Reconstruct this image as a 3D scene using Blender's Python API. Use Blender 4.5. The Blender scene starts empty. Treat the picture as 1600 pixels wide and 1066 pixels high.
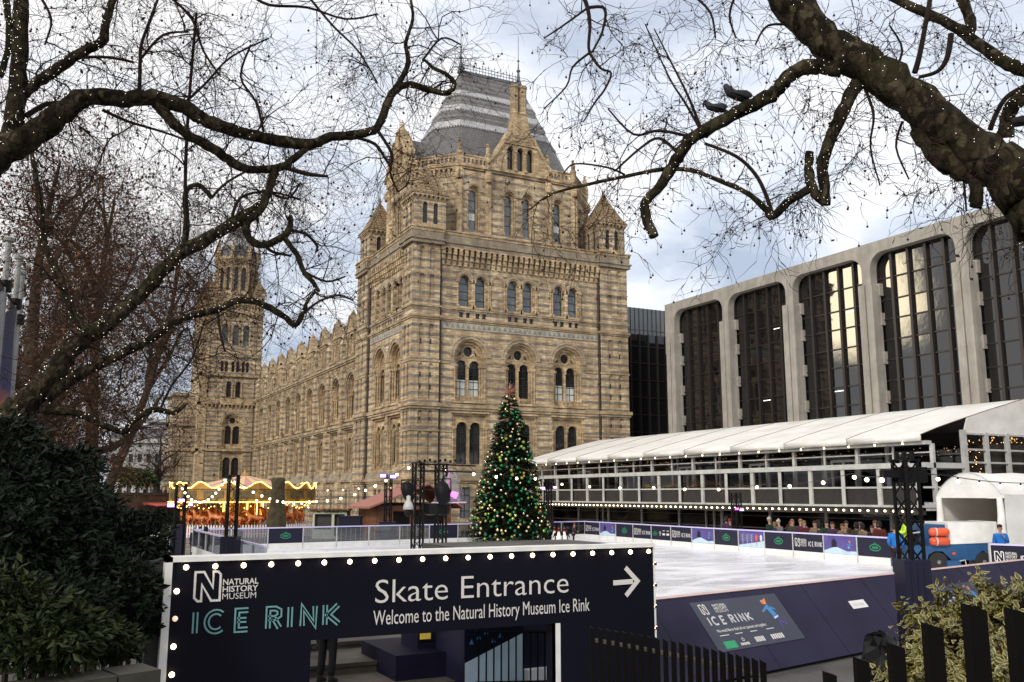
import bpy, bmesh, math, random
from mathutils import Vector as V, Matrix, noise as mnoise
from mathutils.geometry import tessellate_polygon
R = math.radians
rnd = random.Random(11)
sc = bpy.context.scene
col = sc.collection

# ------------------------------------------------------------------ camera, sky, sun, exposure
CAM = V((-29.67, -78.59, 2.86)); PITCH = R(9.576); YAW = R(-27.09); FPX = 1417.7
cd = bpy.data.cameras.new('camera'); cam = bpy.data.objects.new('camera', cd); col.objects.link(cam)
cam.location = CAM; cam.rotation_euler = (R(90) + PITCH, 0, YAW)
cd.sensor_width = 36; cd.lens = FPX * 36 / 1600; cd.clip_start = 0.05; cd.clip_end = 4000
sc.camera = cam
sc.view_settings.view_transform = 'Standard'; sc.view_settings.look = 'None'
sc.view_settings.gamma = 1; sc.view_settings.exposure = 0.12
sc.render.resolution_x = 1024; sc.render.resolution_y = 682
SUN_DIR = V((-0.72, -0.50, 0.50)).normalized()       # towards the sun, behind thin cloud
sl = bpy.data.lights.new('sun', 'SUN'); sl.energy = 2.0; sl.angle = R(10); sl.color = (1, .93, .82)
so = bpy.data.objects.new('sun', sl); col.objects.link(so)
so.rotation_euler = (-SUN_DIR).to_track_quat('-Z', 'Y').to_euler()

def make_world():
    w = bpy.data.worlds.new('World'); sc.world = w; w.use_nodes = True
    nt = w.node_tree; N = nt.nodes; L = nt.links; N.clear()
    out = N.new('ShaderNodeOutputWorld'); mix = N.new('ShaderNodeMixShader')
    b1 = N.new('ShaderNodeBackground'); b2 = N.new('ShaderNodeBackground')
    sky = N.new('ShaderNodeTexSky'); sky.sky_type = 'NISHITA'; sky.sun_disc = False
    sky.sun_elevation = math.asin(SUN_DIR.z); sky.sun_rotation = math.atan2(SUN_DIR.x, SUN_DIR.y)
    L.new(sky.outputs[0], b1.inputs[0]); b1.inputs[1].default_value = 0.12
    tc = N.new('ShaderNodeTexCoord'); sp = N.new('ShaderNodeSeparateXYZ'); L.new(tc.outputs['Generated'], sp.inputs[0])
    def mth(op, a, b=None, clamp=False):
        n = N.new('ShaderNodeMath'); n.operation = op; n.use_clamp = clamp
        for i, x in enumerate((a, b)):
            if x is None: continue
            if isinstance(x, (int, float)): n.inputs[i].default_value = x
            else: L.new(x, n.inputs[i])
        return n.outputs[0]
    zz = mth('ADD', mth('MAXIMUM', sp.outputs[2], 0.0), 0.28)
    cb = N.new('ShaderNodeCombineXYZ')
    L.new(mth('DIVIDE', sp.outputs[0], zz), cb.inputs[0]); L.new(mth('DIVIDE', sp.outputs[1], zz), cb.inputs[1])
    n1 = N.new('ShaderNodeTexNoise'); n1.inputs['Scale'].default_value = 1.7; n1.inputs['Detail'].default_value = 7
    n1.inputs['Roughness'].default_value = .55; n1.inputs['Distortion'].default_value = .35; L.new(cb.outputs[0], n1.inputs['Vector'])
    cr = N.new('ShaderNodeValToRGB'); el = cr.color_ramp.elements
    el[0].position = .38; el[0].color = (.46, .53, .66, 1)
    el[1].position = .60; el[1].color = (1.12, 1.10, 1.09, 1)
    e = el.new(.50); e.color = (.80, .85, .94, 1)
    # the cloud deck is brighter and whiter high up and to the west, greyer low in the east
    up = mth('ADD', n1.outputs[0], mth('ADD', mth('MULTIPLY', sp.outputs[2], .40), mth('MULTIPLY', sp.outputs[0], -.17)), True)
    L.new(mth('SUBTRACT', up, .03), cr.inputs[0])
    # break in the cloud towards the sunset, outside the frame on the left
    d = V((-.731, .682, .205)).normalized()
    vm = N.new('ShaderNodeVectorMath'); vm.operation = 'DOT_PRODUCT'; L.new(tc.outputs['Generated'], vm.inputs[0]); vm.inputs[1].default_value = d
    g = N.new('ShaderNodeMapRange'); g.interpolation_type = 'SMOOTHSTEP'
    g.inputs['From Min'].default_value = .9950; g.inputs['From Max'].default_value = .9980; L.new(vm.outputs['Value'], g.inputs[0])
    e2 = N.new('ShaderNodeMapRange'); e2.interpolation_type = 'SMOOTHSTEP'; L.new(mth('ADD', sp.outputs[2], mth('MULTIPLY', n1.outputs[0], .05)), e2.inputs[0])
    e2.inputs['From Min'].default_value = .155; e2.inputs['From Max'].default_value = .185
    mx = N.new('ShaderNodeMix'); mx.data_type = 'RGBA'; L.new(mth('MULTIPLY', g.outputs[0], e2.outputs[0]), mx.inputs[0]); L.new(cr.outputs[0], mx.inputs[6])
    mx.inputs[7].default_value = (13.0, 11.2, 7.6, 1)
    L.new(mx.outputs[2], b2.inputs[0]); b2.inputs[1].default_value = 1.06
    mix.inputs[0].default_value = .88
    L.new(b1.outputs[0], mix.inputs[1]); L.new(b2.outputs[0], mix.inputs[2]); L.new(mix.outputs[0], out.inputs[0])
make_world()

# ------------------------------------------------------------------ measuring helpers: a sight line from the tripod, cut by a wall, the ground or a distance
_cy, _sy = math.cos(YAW), math.sin(YAW)
def ray(px, py):
    a = (px - 800) / FPX; b = (533 - py) / FPX
    f = math.cos(PITCH) - b * math.sin(PITCH)
    return V((a * _cy - f * _sy, a * _sy + f * _cy, math.sin(PITCH) + b * math.cos(PITCH)))
def G(px, py, z=0.):  r = ray(px, py); return CAM + r * ((z - CAM.z) / r.z)
def E_(px, py, y=0.): r = ray(px, py); return CAM + r * ((y - CAM.y) / r.y)
def S_(px, py, x=0.): r = ray(px, py); return CAM + r * ((x - CAM.x) / r.x)
def W(px, py, d):     r = ray(px, py); return CAM + r * (d / math.hypot(r.x, r.y))
RIGHT = V((_cy, _sy, 0)); FWD = V((-_sy, _cy, 0)); UP = V((0, 0, 1))

# ------------------------------------------------------------------ object helpers
def tag(o, label=None, cat=None, group=None, kind=None):
    if label: o['label'] = label
    if cat: o['category'] = cat
    if group: o['group'] = group
    if kind: o['kind'] = kind
    return o
def thing(name, label, cat, loc=(0, 0, 0), group=None, rz=0):
    o = bpy.data.objects.new(name, None); col.objects.link(o); o.location = loc; o.rotation_euler = (0, 0, rz)
    o.empty_display_size = .2
    return tag(o, label, cat, group)
def setpar(o, p, keep=True):
    o.parent = p
    if keep and p is not None and p.type == 'EMPTY':
        o.matrix_parent_inverse = (Matrix.Translation(p.location) @ p.rotation_euler.to_matrix().to_4x4()).inverted()
def dup(root, label=None):
    r = root.copy(); col.objects.link(r)
    if label: r['label'] = label
    for c in root.children:
        k = c.copy(); col.objects.link(k); k.parent = r
        for g in c.children:
            q = g.copy(); col.objects.link(q); q.parent = k
    return r
def frame(o, along, out):
    o = V(o); a = V(along).normalized(); n = V(out).normalized()
    return lambda p, q, c=0.: o + a * p + V((0, 0, 1)) * q + n * c
def frame3(o, along, up, out):
    o = V(o); a = V(along).normalized(); u = V(up).normalized(); n = V(out).normalized()
    return lambda p, q, c=0.: o + a * p + u * q + n * c
def FE(y): return frame((0, y, 0), (1, 0, 0), (0, -1, 0))
def FS(x): return frame((x, 0, 0), (0, 1, 0), (-1, 0, 0))

class MB:
    def __init__(s): s.v = []; s.f = []; s.m = []; s.mi = 0
    def add(s, vs, fs):
        n = len(s.v); s.v += [tuple(v) for v in vs]; s.f += [tuple(i + n for i in f) for f in fs]; s.m += [s.mi] * len(fs); return s
    def hexa(s, c):
        return s.add(c, [(0, 3, 2, 1), (4, 5, 6, 7), (0, 1, 5, 4), (1, 2, 6, 5), (2, 3, 7, 6), (3, 0, 4, 7)])
    def fbox(s, fr, a0, a1, b0, b1, c0, c1):
        return s.hexa([fr(a0, b0, c0), fr(a1, b0, c0), fr(a1, b0, c1), fr(a0, b0, c1), fr(a0, b1, c0), fr(a1, b1, c0), fr(a1, b1, c1), fr(a0, b1, c1)])
    def box(s, x0, x1, y0, y1, z0, z1):
        return s.hexa([V(p) for p in ((x0, y0, z0), (x1, y0, z0), (x1, y1, z0), (x0, y1, z0), (x0, y0, z1), (x1, y0, z1), (x1, y1, z1), (x0, y1, z1))])
    def obox(s, c, ax, ay, hx, hy, z0, z1):
        c = V(c); ax = V(ax).normalized() * hx; ay = V(ay).normalized() * hy
        p = [c - ax - ay, c + ax - ay, c + ax + ay, c - ax + ay]
        return s.hexa([V((q.x, q.y, z0)) for q in p] + [V((q.x, q.y, z1)) for q in p])
    def plate(s, fr, outer, holes=(), c0=0., c1=.1, back=False):
        loops = [list(outer)] + [list(h) for h in holes]
        flat = [p for l in loops for p in l]; n = len(flat)
        tris = tessellate_polygon([[V((p[0], p[1], 0)) for p in l] for l in loops])
        vs = [fr(p[0], p[1], c1) for p in flat] + [fr(p[0], p[1], c0) for p in flat]
        fs = [tuple(t) for t in tris]
        if back: fs += [tuple(i + n for i in reversed(t)) for t in tris]
        k = 0
        for l in loops:
            m = len(l)
            for i in range(m):
                j = (i + 1) % m; fs.append((k + i, k + j, k + j + n, k + i + n))
            k += m
        return s.add(vs, fs)
    def ring(s, fr, ca, cb, r0, r1, c0, c1, a0=0., a1=math.pi, n=14):
        vs = []; fs = []
        for i in range(n + 1):
            t = a0 + (a1 - a0) * i / n; x, y = math.cos(t), math.sin(t)
            vs += [fr(ca + r0 * x, cb + r0 * y, c0), fr(ca + r1 * x, cb + r1 * y, c0), fr(ca + r1 * x, cb + r1 * y, c1), fr(ca + r0 * x, cb + r0 * y, c1)]
        for i in range(n):
            k = 4 * i
            for q in range(4): fs.append((k + q, k + (q + 1) % 4, k + 4 + (q + 1) % 4, k + 4 + q))
        fs += [(0, 1, 2, 3), (4 * n, 4 * n + 3, 4 * n + 2, 4 * n + 1)]
        return s.add(vs, fs)
    def tube(s, pts, rads, n=6, cap=True, lump=0.):
        pts = [V(p) for p in pts]; m = len(pts)
        if not hasattr(rads, '__len__'): rads = [rads] * m
        vs = []; fs = []; x = None
        for i, p in enumerate(pts):
            t = pts[min(i + 1, m - 1)] - pts[max(i - 1, 0)]
            if t.length < 1e-9: t = V((0, 0, 1))
            t.normalize()
            if x is None: x = t.orthogonal().normalized()
            else:
                x = x - t * x.dot(t)
                x = x.normalized() if x.length > 1e-6 else t.orthogonal().normalized()
            y = t.cross(x)
            for k in range(n):
                a = 2 * math.pi * k / n; q = p + (x * math.cos(a) + y * math.sin(a)) * rads[i]; vs.append(p + (q - p) * (1 + lump * (mnoise.noise(q * 3.1) + .55 * mnoise.noise(q * 8.3))) if lump else q)
        for i in range(m - 1):
            for k in range(n): fs.append((i * n + k, i * n + (k + 1) % n, (i + 1) * n + (k + 1) % n, (i + 1) * n + k))
        if cap: fs += [tuple(range(n - 1, -1, -1)), tuple((m - 1) * n + k for k in range(n))]
        return s.add(vs, fs)
    def lathe(s, prof, o=(0, 0, 0), n=12, sx=1, sy=1, rot=0.):
        o = V(o); vs = []; fs = []; m = len(prof)
        for r, z in prof:
            for k in range(n):
                a = 2 * math.pi * k / n + rot; vs.append(o + V((r * math.cos(a) * sx, r * math.sin(a) * sy, z)))
        for i in range(m - 1):
            for k in range(n): fs.append((i * n + k, i * n + (k + 1) % n, (i + 1) * n + (k + 1) % n, (i + 1) * n + k))
        fs += [tuple(range(n - 1, -1, -1)), tuple((m - 1) * n + k for k in range(n))]
        return s.add(vs, fs)
    def ball(s, p, r, n=8, m=5, sz=1.):
        return s.lathe([(max(r * math.sin(math.pi * i / m), r * .02), -r * sz * math.cos(math.pi * i / m)) for i in range(m + 1)], p, n)
    def build(s, name, mat, parent=None, smooth=False, recalc=True):
        me = bpy.data.meshes.new(name); me.from_pydata(s.v, [], s.f)
        mats = mat if isinstance(mat, (list, tuple)) else [mat]
        for q in mats: me.materials.append(q)
        if len(mats) > 1: me.polygons.foreach_set('material_index', s.m)
        if recalc:
            b = bmesh.new(); b.from_mesh(me); bmesh.ops.recalc_face_normals(b, faces=b.faces[:]); b.to_mesh(me); b.free()
        if smooth: me.polygons.foreach_set('use_smooth', [True] * len(me.polygons))
        o = bpy.data.objects.new(name, me); col.objects.link(o)
        if parent is not None: setpar(o, parent)
        return o

def arch(ca, hw, b0, bs, n=10):
    "outline of a round-headed opening"
    p = [(ca - hw, b0), (ca + hw, b0)]
    for i in range(n + 1):
        t = math.pi * i / n; p.append((ca + hw * math.cos(t), bs + hw * math.sin(t)))
    return p
def circ(ca, cb, r, n=14): return [(ca + r * math.cos(2 * math.pi * i / n), cb + r * math.sin(2 * math.pi * i / n)) for i in range(n)]
def rect(a0, a1, b0, b1): return [(a0, b0), (a1, b0), (a1, b1), (a0, b1)]
def smooth_path(pts, k=4):
    "Catmull-Rom through (Vector, radius) pairs"
    P = [(V(p), r) for p, r in pts]; out = []
    for i in range(len(P) - 1):
        p0, p1, p2, p3 = P[max(i - 1, 0)], P[i], P[i + 1], P[min(i + 2, len(P) - 1)]
        for j in range(k):
            t = j / k; t2 = t * t; t3 = t2 * t
            f = lambda a, b, c, d: .5 * (2 * b + (c - a) * t + (2 * a - 5 * b + 4 * c - d) * t2 + (3 * b - a - 3 * c + d) * t3)
            out.append((f(p0[0], p1[0], p2[0], p3[0]), p1[1] + (p2[1] - p1[1]) * t))
    out.append(P[-1]); return out

_txt = {}
def text_geo(sr, bold=0.):
    if (sr, bold) in _txt: return _txt[sr, bold]
    cu = bpy.data.curves.new('lettering', 'FONT'); cu.body = sr; cu.resolution_u = 3; cu.offset = bold
    o = bpy.data.objects.new('lettering', cu); col.objects.link(o); bpy.context.view_layer.update()
    me = bpy.data.meshes.new_from_object(o.evaluated_get(bpy.context.evaluated_depsgraph_get()))
    vs = [(v.co.x, v.co.y) for v in me.vertices]; fs = [tuple(p.vertices) for p in me.polygons]
    bpy.data.objects.remove(o); bpy.data.meshes.remove(me)
    _txt[sr, bold] = (vs, fs); return vs, fs
def put_text(mb, fr, sr, a0, a1, b0, b1, c, bold=0., capref=None):
    "fit lettering into a box on a surface; capref: text whose height is stretched to b0..b1 (for descenders)"
    vs, fs = text_geo(sr, bold); rv, _ = text_geo(capref, bold) if capref else (vs, fs)
    x0 = min(v[0] for v in vs); x1 = max(v[0] for v in vs); y0 = min(v[1] for v in rv); y1 = max(v[1] for v in rv)
    mb.add([fr(a0 + (v[0] - x0) / (x1 - x0) * (a1 - a0), b0 + (v[1] - y0) / (y1 - y0) * (b1 - b0), c) for v in vs], fs)
def stroke(mb, fr, pts, w, c, closed=False, th=.004):
    "flat ribbon lettering stroke"
    n = len(pts); P = [V((p[0], p[1])) for p in pts]; q = []
    for i in range(n):
        a = P[(i - 1) % n] if (closed or i > 0) else None; b = P[(i + 1) % n] if (closed or i < n - 1) else None
        d1 = (P[i] - a).normalized() if a is not None else None; d2 = (b - P[i]).normalized() if b is not None else None
        d = (d1 + d2) if (d1 is not None and d2 is not None) else (d1 or d2)
        if d.length < 1e-4: d = d1
        d = d.normalized(); nn = V((-d.y, d.x)); k = 1.
        if d1 is not None and d2 is not None: k = min(1 / max(abs(nn.dot(V((-d1.y, d1.x)))), .35), 2.2)
        q.append((P[i] + nn * w * .5 * k, P[i] - nn * w * .5 * k))
    m = n if closed else n - 1
    for i in range(m):
        j = (i + 1) % n
        mb.add([fr(*q[i][0], c), fr(*q[j][0], c), fr(*q[j][1], c), fr(*q[i][1], c)], [(0, 1, 2, 3)])

# ------------------------------------------------------------------ materials
def new_mat(name):
    m = bpy.data.materials.new(name); m.use_nodes = True; nt = m.node_tree
    return m, nt, nt.nodes, nt.links, nt.nodes['Principled BSDF']
class NG:
    "short-hand for node building"
    def __init__(s, nt): s.N = nt.nodes; s.L = nt.links
    def put(s, sock, x):
        if isinstance(x, (int, float)): sock.default_value = x
        elif isinstance(x, (tuple, list)): sock.default_value = (tuple(x) + (1,))[:len(sock.default_value)]
        else: s.L.new(x, sock)
    def math(s, op, a, b=0., clamp=False):
        n = s.N.new('ShaderNodeMath'); n.operation = op; n.use_clamp = clamp; s.put(n.inputs[0], a); s.put(n.inputs[1], b); return n.outputs[0]
    def mix(s, f, a, b, mode='MIX'):
        n = s.N.new('ShaderNodeMix'); n.data_type = 'RGBA'; n.blend_type = mode
        s.put(n.inputs[0], f); s.put(n.inputs[6], a); s.put(n.inputs[7], b); return n.outputs[2]
    def noise(s, vec, scale, detail=4, rough=.55, dist=0.):
        n = s.N.new('ShaderNodeTexNoise'); n.inputs['Scale'].default_value = scale; n.inputs['Detail'].default_value = detail
        n.inputs['Roughness'].default_value = rough; n.inputs['Distortion'].default_value = dist
        if vec is not None: s.L.new(vec, n.inputs['Vector'])
        return n.outputs[0]
    def pos(s): return s.N.new('ShaderNodeNewGeometry').outputs['Position']
    def obj(s): return s.N.new('ShaderNodeTexCoord').outputs['Object']
    def sep(s, v): n = s.N.new('ShaderNodeSeparateXYZ'); s.L.new(v, n.inputs[0]); return n.outputs
    def comb(s, x, y, z=0.):
        n = s.N.new('ShaderNodeCombineXYZ'); s.put(n.inputs[0], x); s.put(n.inputs[1], y); s.put(n.inputs[2], z); return n.outputs[0]
    def ramp(s, f, *els):
        n = s.N.new('ShaderNodeValToRGB'); e = n.color_ramp.elements
        while len(e) < len(els): e.new(.5)
        for k, (p, c) in enumerate(els):
            e[k].position = p; e[k].color = tuple(c) + (1,) if hasattr(c, '__len__') else (c, c, c, 1)
        s.L.new(f, n.inputs[0]); return n.outputs[0]
    def scale(s, v, k):
        n = s.N.new('ShaderNodeVectorMath'); n.operation = 'MULTIPLY'; s.L.new(v, n.inputs[0]); n.inputs[1].default_value = k; return n.outputs[0]
    def bump(s, h, strength, dist, bsdf):
        n = s.N.new('ShaderNodeBump'); n.inputs['Strength'].default_value = strength; n.inputs['Distance'].default_value = dist
        s.L.new(h, n.inputs['Height']); s.L.new(n.outputs[0], bsdf.inputs['Normal'])

def pm(name, c, rough=.6, metal=0., var=.15, scale=3., bump=0., emit=None, es=0., spec=.5, alpha=1., space='pos'):
    m, nt, N, L, b = new_mat(name); g = NG(nt)
    v = g.pos() if space == 'pos' else g.obj()
    f = g.noise(v, scale, 5)
    if var:
        lo = tuple(x * (1 - var) for x in c); hi = tuple(min(x * (1 + var), 1) for x in c)
        L.new(g.ramp(f, (.3, lo), (.7, hi)), b.inputs['Base Color'])
    else: b.inputs['Base Color'].default_value = tuple(c) + (1,)
    b.inputs['Roughness'].default_value = rough; b.inputs['Metallic'].default_value = metal
    b.inputs['Specular IOR Level'].default_value = spec
    if bump: g.bump(g.noise(v, scale * 4, 6), bump, .02, b)
    if emit: b.inputs['Emission Color'].default_value = tuple(emit) + (1,); b.inputs['Emission Strength'].default_value = es
    if alpha < 1: b.inputs['Alpha'].default_value = alpha
    return m

def stone_mat(name, bands=True, lift=1., grey=0.):
    m, nt, N, L, b = new_mat(name); g = NG(nt)
    p = g.pos(); x, y, z = g.sep(p)
    ax = g.math('SUBTRACT', x, g.math('MULTIPLY', y, .8))
    vec = g.comb(ax, z)
    br = N.new('ShaderNodeTexBrick'); L.new(vec, br.inputs['Vector'])
    br.inputs['Color1'].default_value = (.60 * lift, .455 * lift, .275 * lift, 1); br.inputs['Color2'].default_value = (.335 * lift, .232 * lift, .125 * lift, 1)
    br.inputs['Mortar'].default_value = (.20, .15, .09, 1)
    br.inputs['Scale'].default_value = 1; br.inputs['Brick Width'].default_value = .62; br.inputs['Row Height'].default_value = .26
    br.inputs['Mortar Size'].default_value = .014; br.inputs['Bias'].default_value = -.1
    c = br.outputs['Color']
    # blocks of paler and redder terracotta, large enough to read at this distance
    n1 = g.noise(g.scale(vec, (.9, 3.8, 1)), 1., 2)
    c = g.mix(g.ramp(n1, (.52, 0.), (.68, .75)), c, (.78 * lift, .66 * lift, .48 * lift))
    n2 = g.noise(g.scale(vec, (1.3, 3.8, 1)), .77, 2)
    c = g.mix(g.ramp(n2, (.56, 0.), (.70, .65)), c, (.42 * lift, .26 * lift, .13 * lift))
    if bands:
        fz = g.math('FRACT', g.math('DIVIDE', z, .80))
        on = g.math('LESS_THAN', fz, .36)
        ms = g.noise(g.comb(0, 0, z), .38, 1)
        on = g.math('MULTIPLY', on, g.ramp(ms, (.38, 0.), (.42, 1.)))
        pn = g.noise(g.scale(vec, (1.6, 3.8, 1)), 1.2, 2)
        on = g.math('MULTIPLY', on, g.ramp(pn, (.34, .3), (.52, .88)))
        c = g.mix(on, c, (.105, .112, .122))
    if grey: c = g.mix(grey, c, (.25, .235, .20))
    # soot and rain streaks
    st = g.noise(g.scale(p, (.9, .9, .16)), 1.1, 5, .6)
    c = g.mix(g.ramp(st, (.36, .62), (.62, 0.)), c, (.115, .085, .06))
    sp = g.noise(p, .55, 5, .65)
    c = g.mix(g.ramp(sp, (.55, 0.), (.78, .45)), c, (.16, .125, .09))
    L.new(c, b.inputs['Base Color']); b.inputs['Roughness'].default_value = .82; b.inputs['Specular IOR Level'].default_value = .25
    g.bump(g.noise(g.scale(vec, (2.2, 5, 1)), 3., 4), .5, .05, b)
    return m
M = {}
M['stone'] = stone_mat('banded_terracotta', True, 1.10, .14)
M['trim'] = stone_mat('terracotta_trim', False, .92, .18)
M['cap'] = stone_mat('weathered_coping', False, .7, .55)
M['pale'] = stone_mat('pale_terracotta', False, 1.15, .5)
M['plainstone'] = stone_mat('plain_terracotta', False, .95)
M['bluegrey'] = pm('blue_grey_terracotta', (.17, .185, .20), .8, var=.3, scale=2)
M['whitish'] = pm('cream_terracotta', (.36, .31, .23), .8, var=.25, scale=2)
M['pipe'] = pm('dark_drainpipe', (.035, .025, .02), .6)
def glass_mat(name, c, rough=.06, spec=.6, var=.4, sc_=.6):
    m, nt, N, L, b = new_mat(name); g = NG(nt); p = g.pos()
    f = g.noise(p, sc_, 2)
    L.new(g.ramp(f, (.35, tuple(x * (1 - var) for x in c)), (.65, tuple(x * (1 + var) for x in c))), b.inputs['Base Color'])
    b.inputs['Roughness'].default_value = rough; b.inputs['Specular IOR Level'].default_value = spec
    g.bump(g.noise(p, 1.7, 2), .08, .02, b)
    return m
M['glass'] = glass_mat('dark_window_glass', (.018, .02, .022))
M['leadglass'] = glass_mat('grey_leaded_glass', (.10, .115, .125), .2, .8)
M['tint'] = glass_mat('bronze_tinted_glass', (.005, .005, .006), .03, .5, .15, .35); M['tint'].node_tree.nodes['Principled BSDF'].inputs['IOR'].default_value = 1.75
M['blind'] = pm('white_roller_blind', (.55, .58, .56), .8, var=.08)
M['bar'] = pm('black_glazing_bar', (.02, .02, .02), .5)
def slate_mat():
    m, nt, N, L, b = new_mat('banded_slate'); g = NG(nt); p = g.pos(); x, y, z = g.sep(p)
    br = N.new('ShaderNodeTexBrick'); L.new(g.comb(g.math('SUBTRACT', x, g.math('MULTIPLY', y, .8)), z), br.inputs['Vector'])
    br.inputs['Color1'].default_value = (.125, .12, .12, 1); br.inputs['Color2'].default_value = (.085, .085, .088, 1); br.inputs['Mortar'].default_value = (.04, .04, .04, 1)
    br.inputs['Scale'].default_value = 1; br.inputs['Brick Width'].default_value = .4; br.inputs['Row Height'].default_value = .3; br.inputs['Mortar Size'].default_value = .02
    c = br.outputs['Color']
    # paler diamond courses and white lead bands
    fz = g.math('FRACT', g.math('DIVIDE', z, .62)); c = g.mix(g.math('MULTIPLY', g.math('LESS_THAN', fz, .28), g.math('GREATER_THAN', z, 42.3)), c, (.17, .155, .145))
    c = g.mix(g.ramp(g.noise(g.scale(p, (1, 1, .3)), .9, 5), (.45, 0.), (.75, .5)), c, (.065, .06, .055))
    L.new(c, b.inputs['Base Color']); b.inputs['Roughness'].default_value = .55
    return m
M['slate'] = slate_mat()
M['lead'] = pm('pale_lead_band', (.34, .34, .35), .6, var=.25, scale=1.5)
M['wingslate'] = pm('wing_slate', (.09, .088, .09), .6, var=.35, scale=2)
M['iron'] = pm('wrought_iron', (.10, .11, .13), .5)
def concrete_mat():
    m, nt, N, L, b = new_mat('board_marked_concrete'); g = NG(nt); p = g.pos()
    c = g.ramp(g.noise(p, .8, 6, .6), (.3, (.26, .24, .21)), (.7, (.40, .375, .335)))
    st = g.noise(g.scale(p, (1.5, 1.5, .10)), 1.3, 5, .65)
    c = g.mix(g.ramp(st, (.38, .45), (.60, 0.)), c, (.18, .16, .14))
    L.new(c, b.inputs['Base Color']); b.inputs['Roughness'].default_value = .85
    g.bump(g.noise(p, 9, 5), .3, .02, b); return m
M['concrete'] = concrete_mat()
M['mullion'] = pm('dark_bronze_mullion', (.028, .022, .02), .4, .3)
M['spandrel'] = pm('dark_spandrel', (.03, .03, .032), .35, var=.3)
M['cladding'] = pm('grey_metal_cladding', (.17, .185, .19), .45, .3, var=.12, scale=.6)
def canvas_mat():
    m, nt, N, L, b = new_mat('white_marquee_fabric'); g = NG(nt); p = g.pos()
    c = g.ramp(g.noise(g.scale(p, (.5, .5, 1)), 1.1, 5), (.3, (.60, .59, .56)), (.7, (.78, .775, .75)))
    c = g.mix(g.ramp(g.noise(p, 3.5, 6, .7), (.55, 0.), (.8, .35)), c, (.40, .37, .32))
    L.new(c, b.inputs['Base Color']); b.inputs['Roughness'].default_value = .65
    g.bump(g.noise(g.scale(p, (.5, 1, .5)), .7, 3), .35, .3, b); return m
M['canvas'] = canvas_mat()
M['alu'] = pm('pale_aluminium', (.50, .50, .49), .45, .2, var=.15)
M['white'] = pm('white_paint', (.72, .72, .70), .5, var=.1)
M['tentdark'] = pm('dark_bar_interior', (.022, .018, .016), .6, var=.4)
M['interior'] = pm('warm_bar_timber', (.10, .065, .04), .6, var=.5, scale=1.)
def clear_mat(name, tint=(.8, .85, .9), mixf=.12, rough=.05):
    m = bpy.data.materials.new(name); m.use_nodes = True; nt = m.node_tree; N = nt.nodes; L = nt.links; N.clear()
    out = N.new('ShaderNodeOutputMaterial'); mx = N.new('ShaderNodeMixShader'); tr = N.new('ShaderNodeBsdfTransparent'); gl = N.new('ShaderNodeBsdfGlossy')
    ns = N.new('ShaderNodeTexNoise'); ns.inputs['Scale'].default_value = 2.
    mr = N.new('ShaderNodeMapRange'); mr.inputs['To Min'].default_value = mixf * .6; mr.inputs['To Max'].default_value = mixf * 1.4
    L.new(ns.outputs[0], mr.inputs[0]); L.new(mr.outputs[0], mx.inputs[0])
    tr.inputs[0].default_value = tuple(tint) + (1,); gl.inputs[1].default_value = rough
    L.new(tr.outputs[0], mx.inputs[1]); L.new(gl.outputs[0], mx.inputs[2]); L.new(mx.outputs[0], out.inputs[0]); return m
M['perspex'] = clear_mat('clear_barrier_glazing', (.62, .64, .68), .10)
M['barglass'] = clear_mat('bar_glazing', (.55, .55, .56), .035)
M['plastic'] = clear_mat('clear_rain_cover', (.86, .84, .88), .20, .25)
M['navy'] = pm('navy_hoarding', (.010, .010, .028), .5, var=.2, scale=.8, spec=.25)
M['navy2'] = pm('navy_rink_skirt', (.022, .020, .045), .6, spec=.12, var=.22, scale=.7)
M['signblack'] = pm('near_black_navy_board', (.0035, .0035, .009), .6, var=.25, scale=.7, spec=.12)
M['letter'] = pm('off_white_lettering', (.62, .60, .57), .6, var=.03)
M['teal'] = pm('teal_lettering', (.13, .30, .31), .6, var=.05)
M['lettergrey'] = pm('pale_grey_lettering', (.5, .5, .52), .6, var=.03)
M['green'] = pm('green_emblem', (.02, .28, .12), .6, var=.1)
M['purple'] = pm('violet_artwork', (.075, .055, .23), .6, var=.35, scale=1.5)
M['snowblue'] = pm('pale_blue_artwork', (.45, .60, .72), .6, var=.1)
M['coatblue'] = pm('blue_artwork', (.04, .20, .45), .6)
M['orange'] = pm('orange_artwork', (.70, .20, .03), .6)
M['skinart'] = pm('tan_artwork', (.45, .25, .16), .6)
M['truss'] = pm('black_truss', (.005, .005, .005), .55, spec=.15)
M['cable'] = pm('black_cable', (.012, .012, .012), .6)
def emis(name, c, s):
    m, nt, N, L, b = new_mat(name); b.inputs['Base Color'].default_value = tuple(c) + (1,)
    b.inputs['Emission Color'].default_value = tuple(c) + (1,); b.inputs['Emission Strength'].default_value = s; return m
M['bulb'] = emis('warm_bulb', (1, .80, .52), 9.)
M['signbulb'] = emis('sign_bulb', (1, .78, .50), 7.)
M['dimbulb'] = emis('dim_bulb', (1, .70, .55), .7)
M['fairy'] = emis('fairy_light', (1, .93, .80), 3.)
M['fairywarm'] = emis('amber_fairy_light', (1, .50, .16), 8.)
M['carbulb'] = emis('golden_carousel_bulb', (1, .55, .10), 9.)
M['violetlamp'] = emis('violet_stage_lamp', (.42, .25, 1), 7.)
M['pinklamp'] = emis('magenta_stage_lamp', (1, .10, .85), 4.)
M['tubelight'] = emis('office_strip_light', (1, .95, .85), 1.6)
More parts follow.
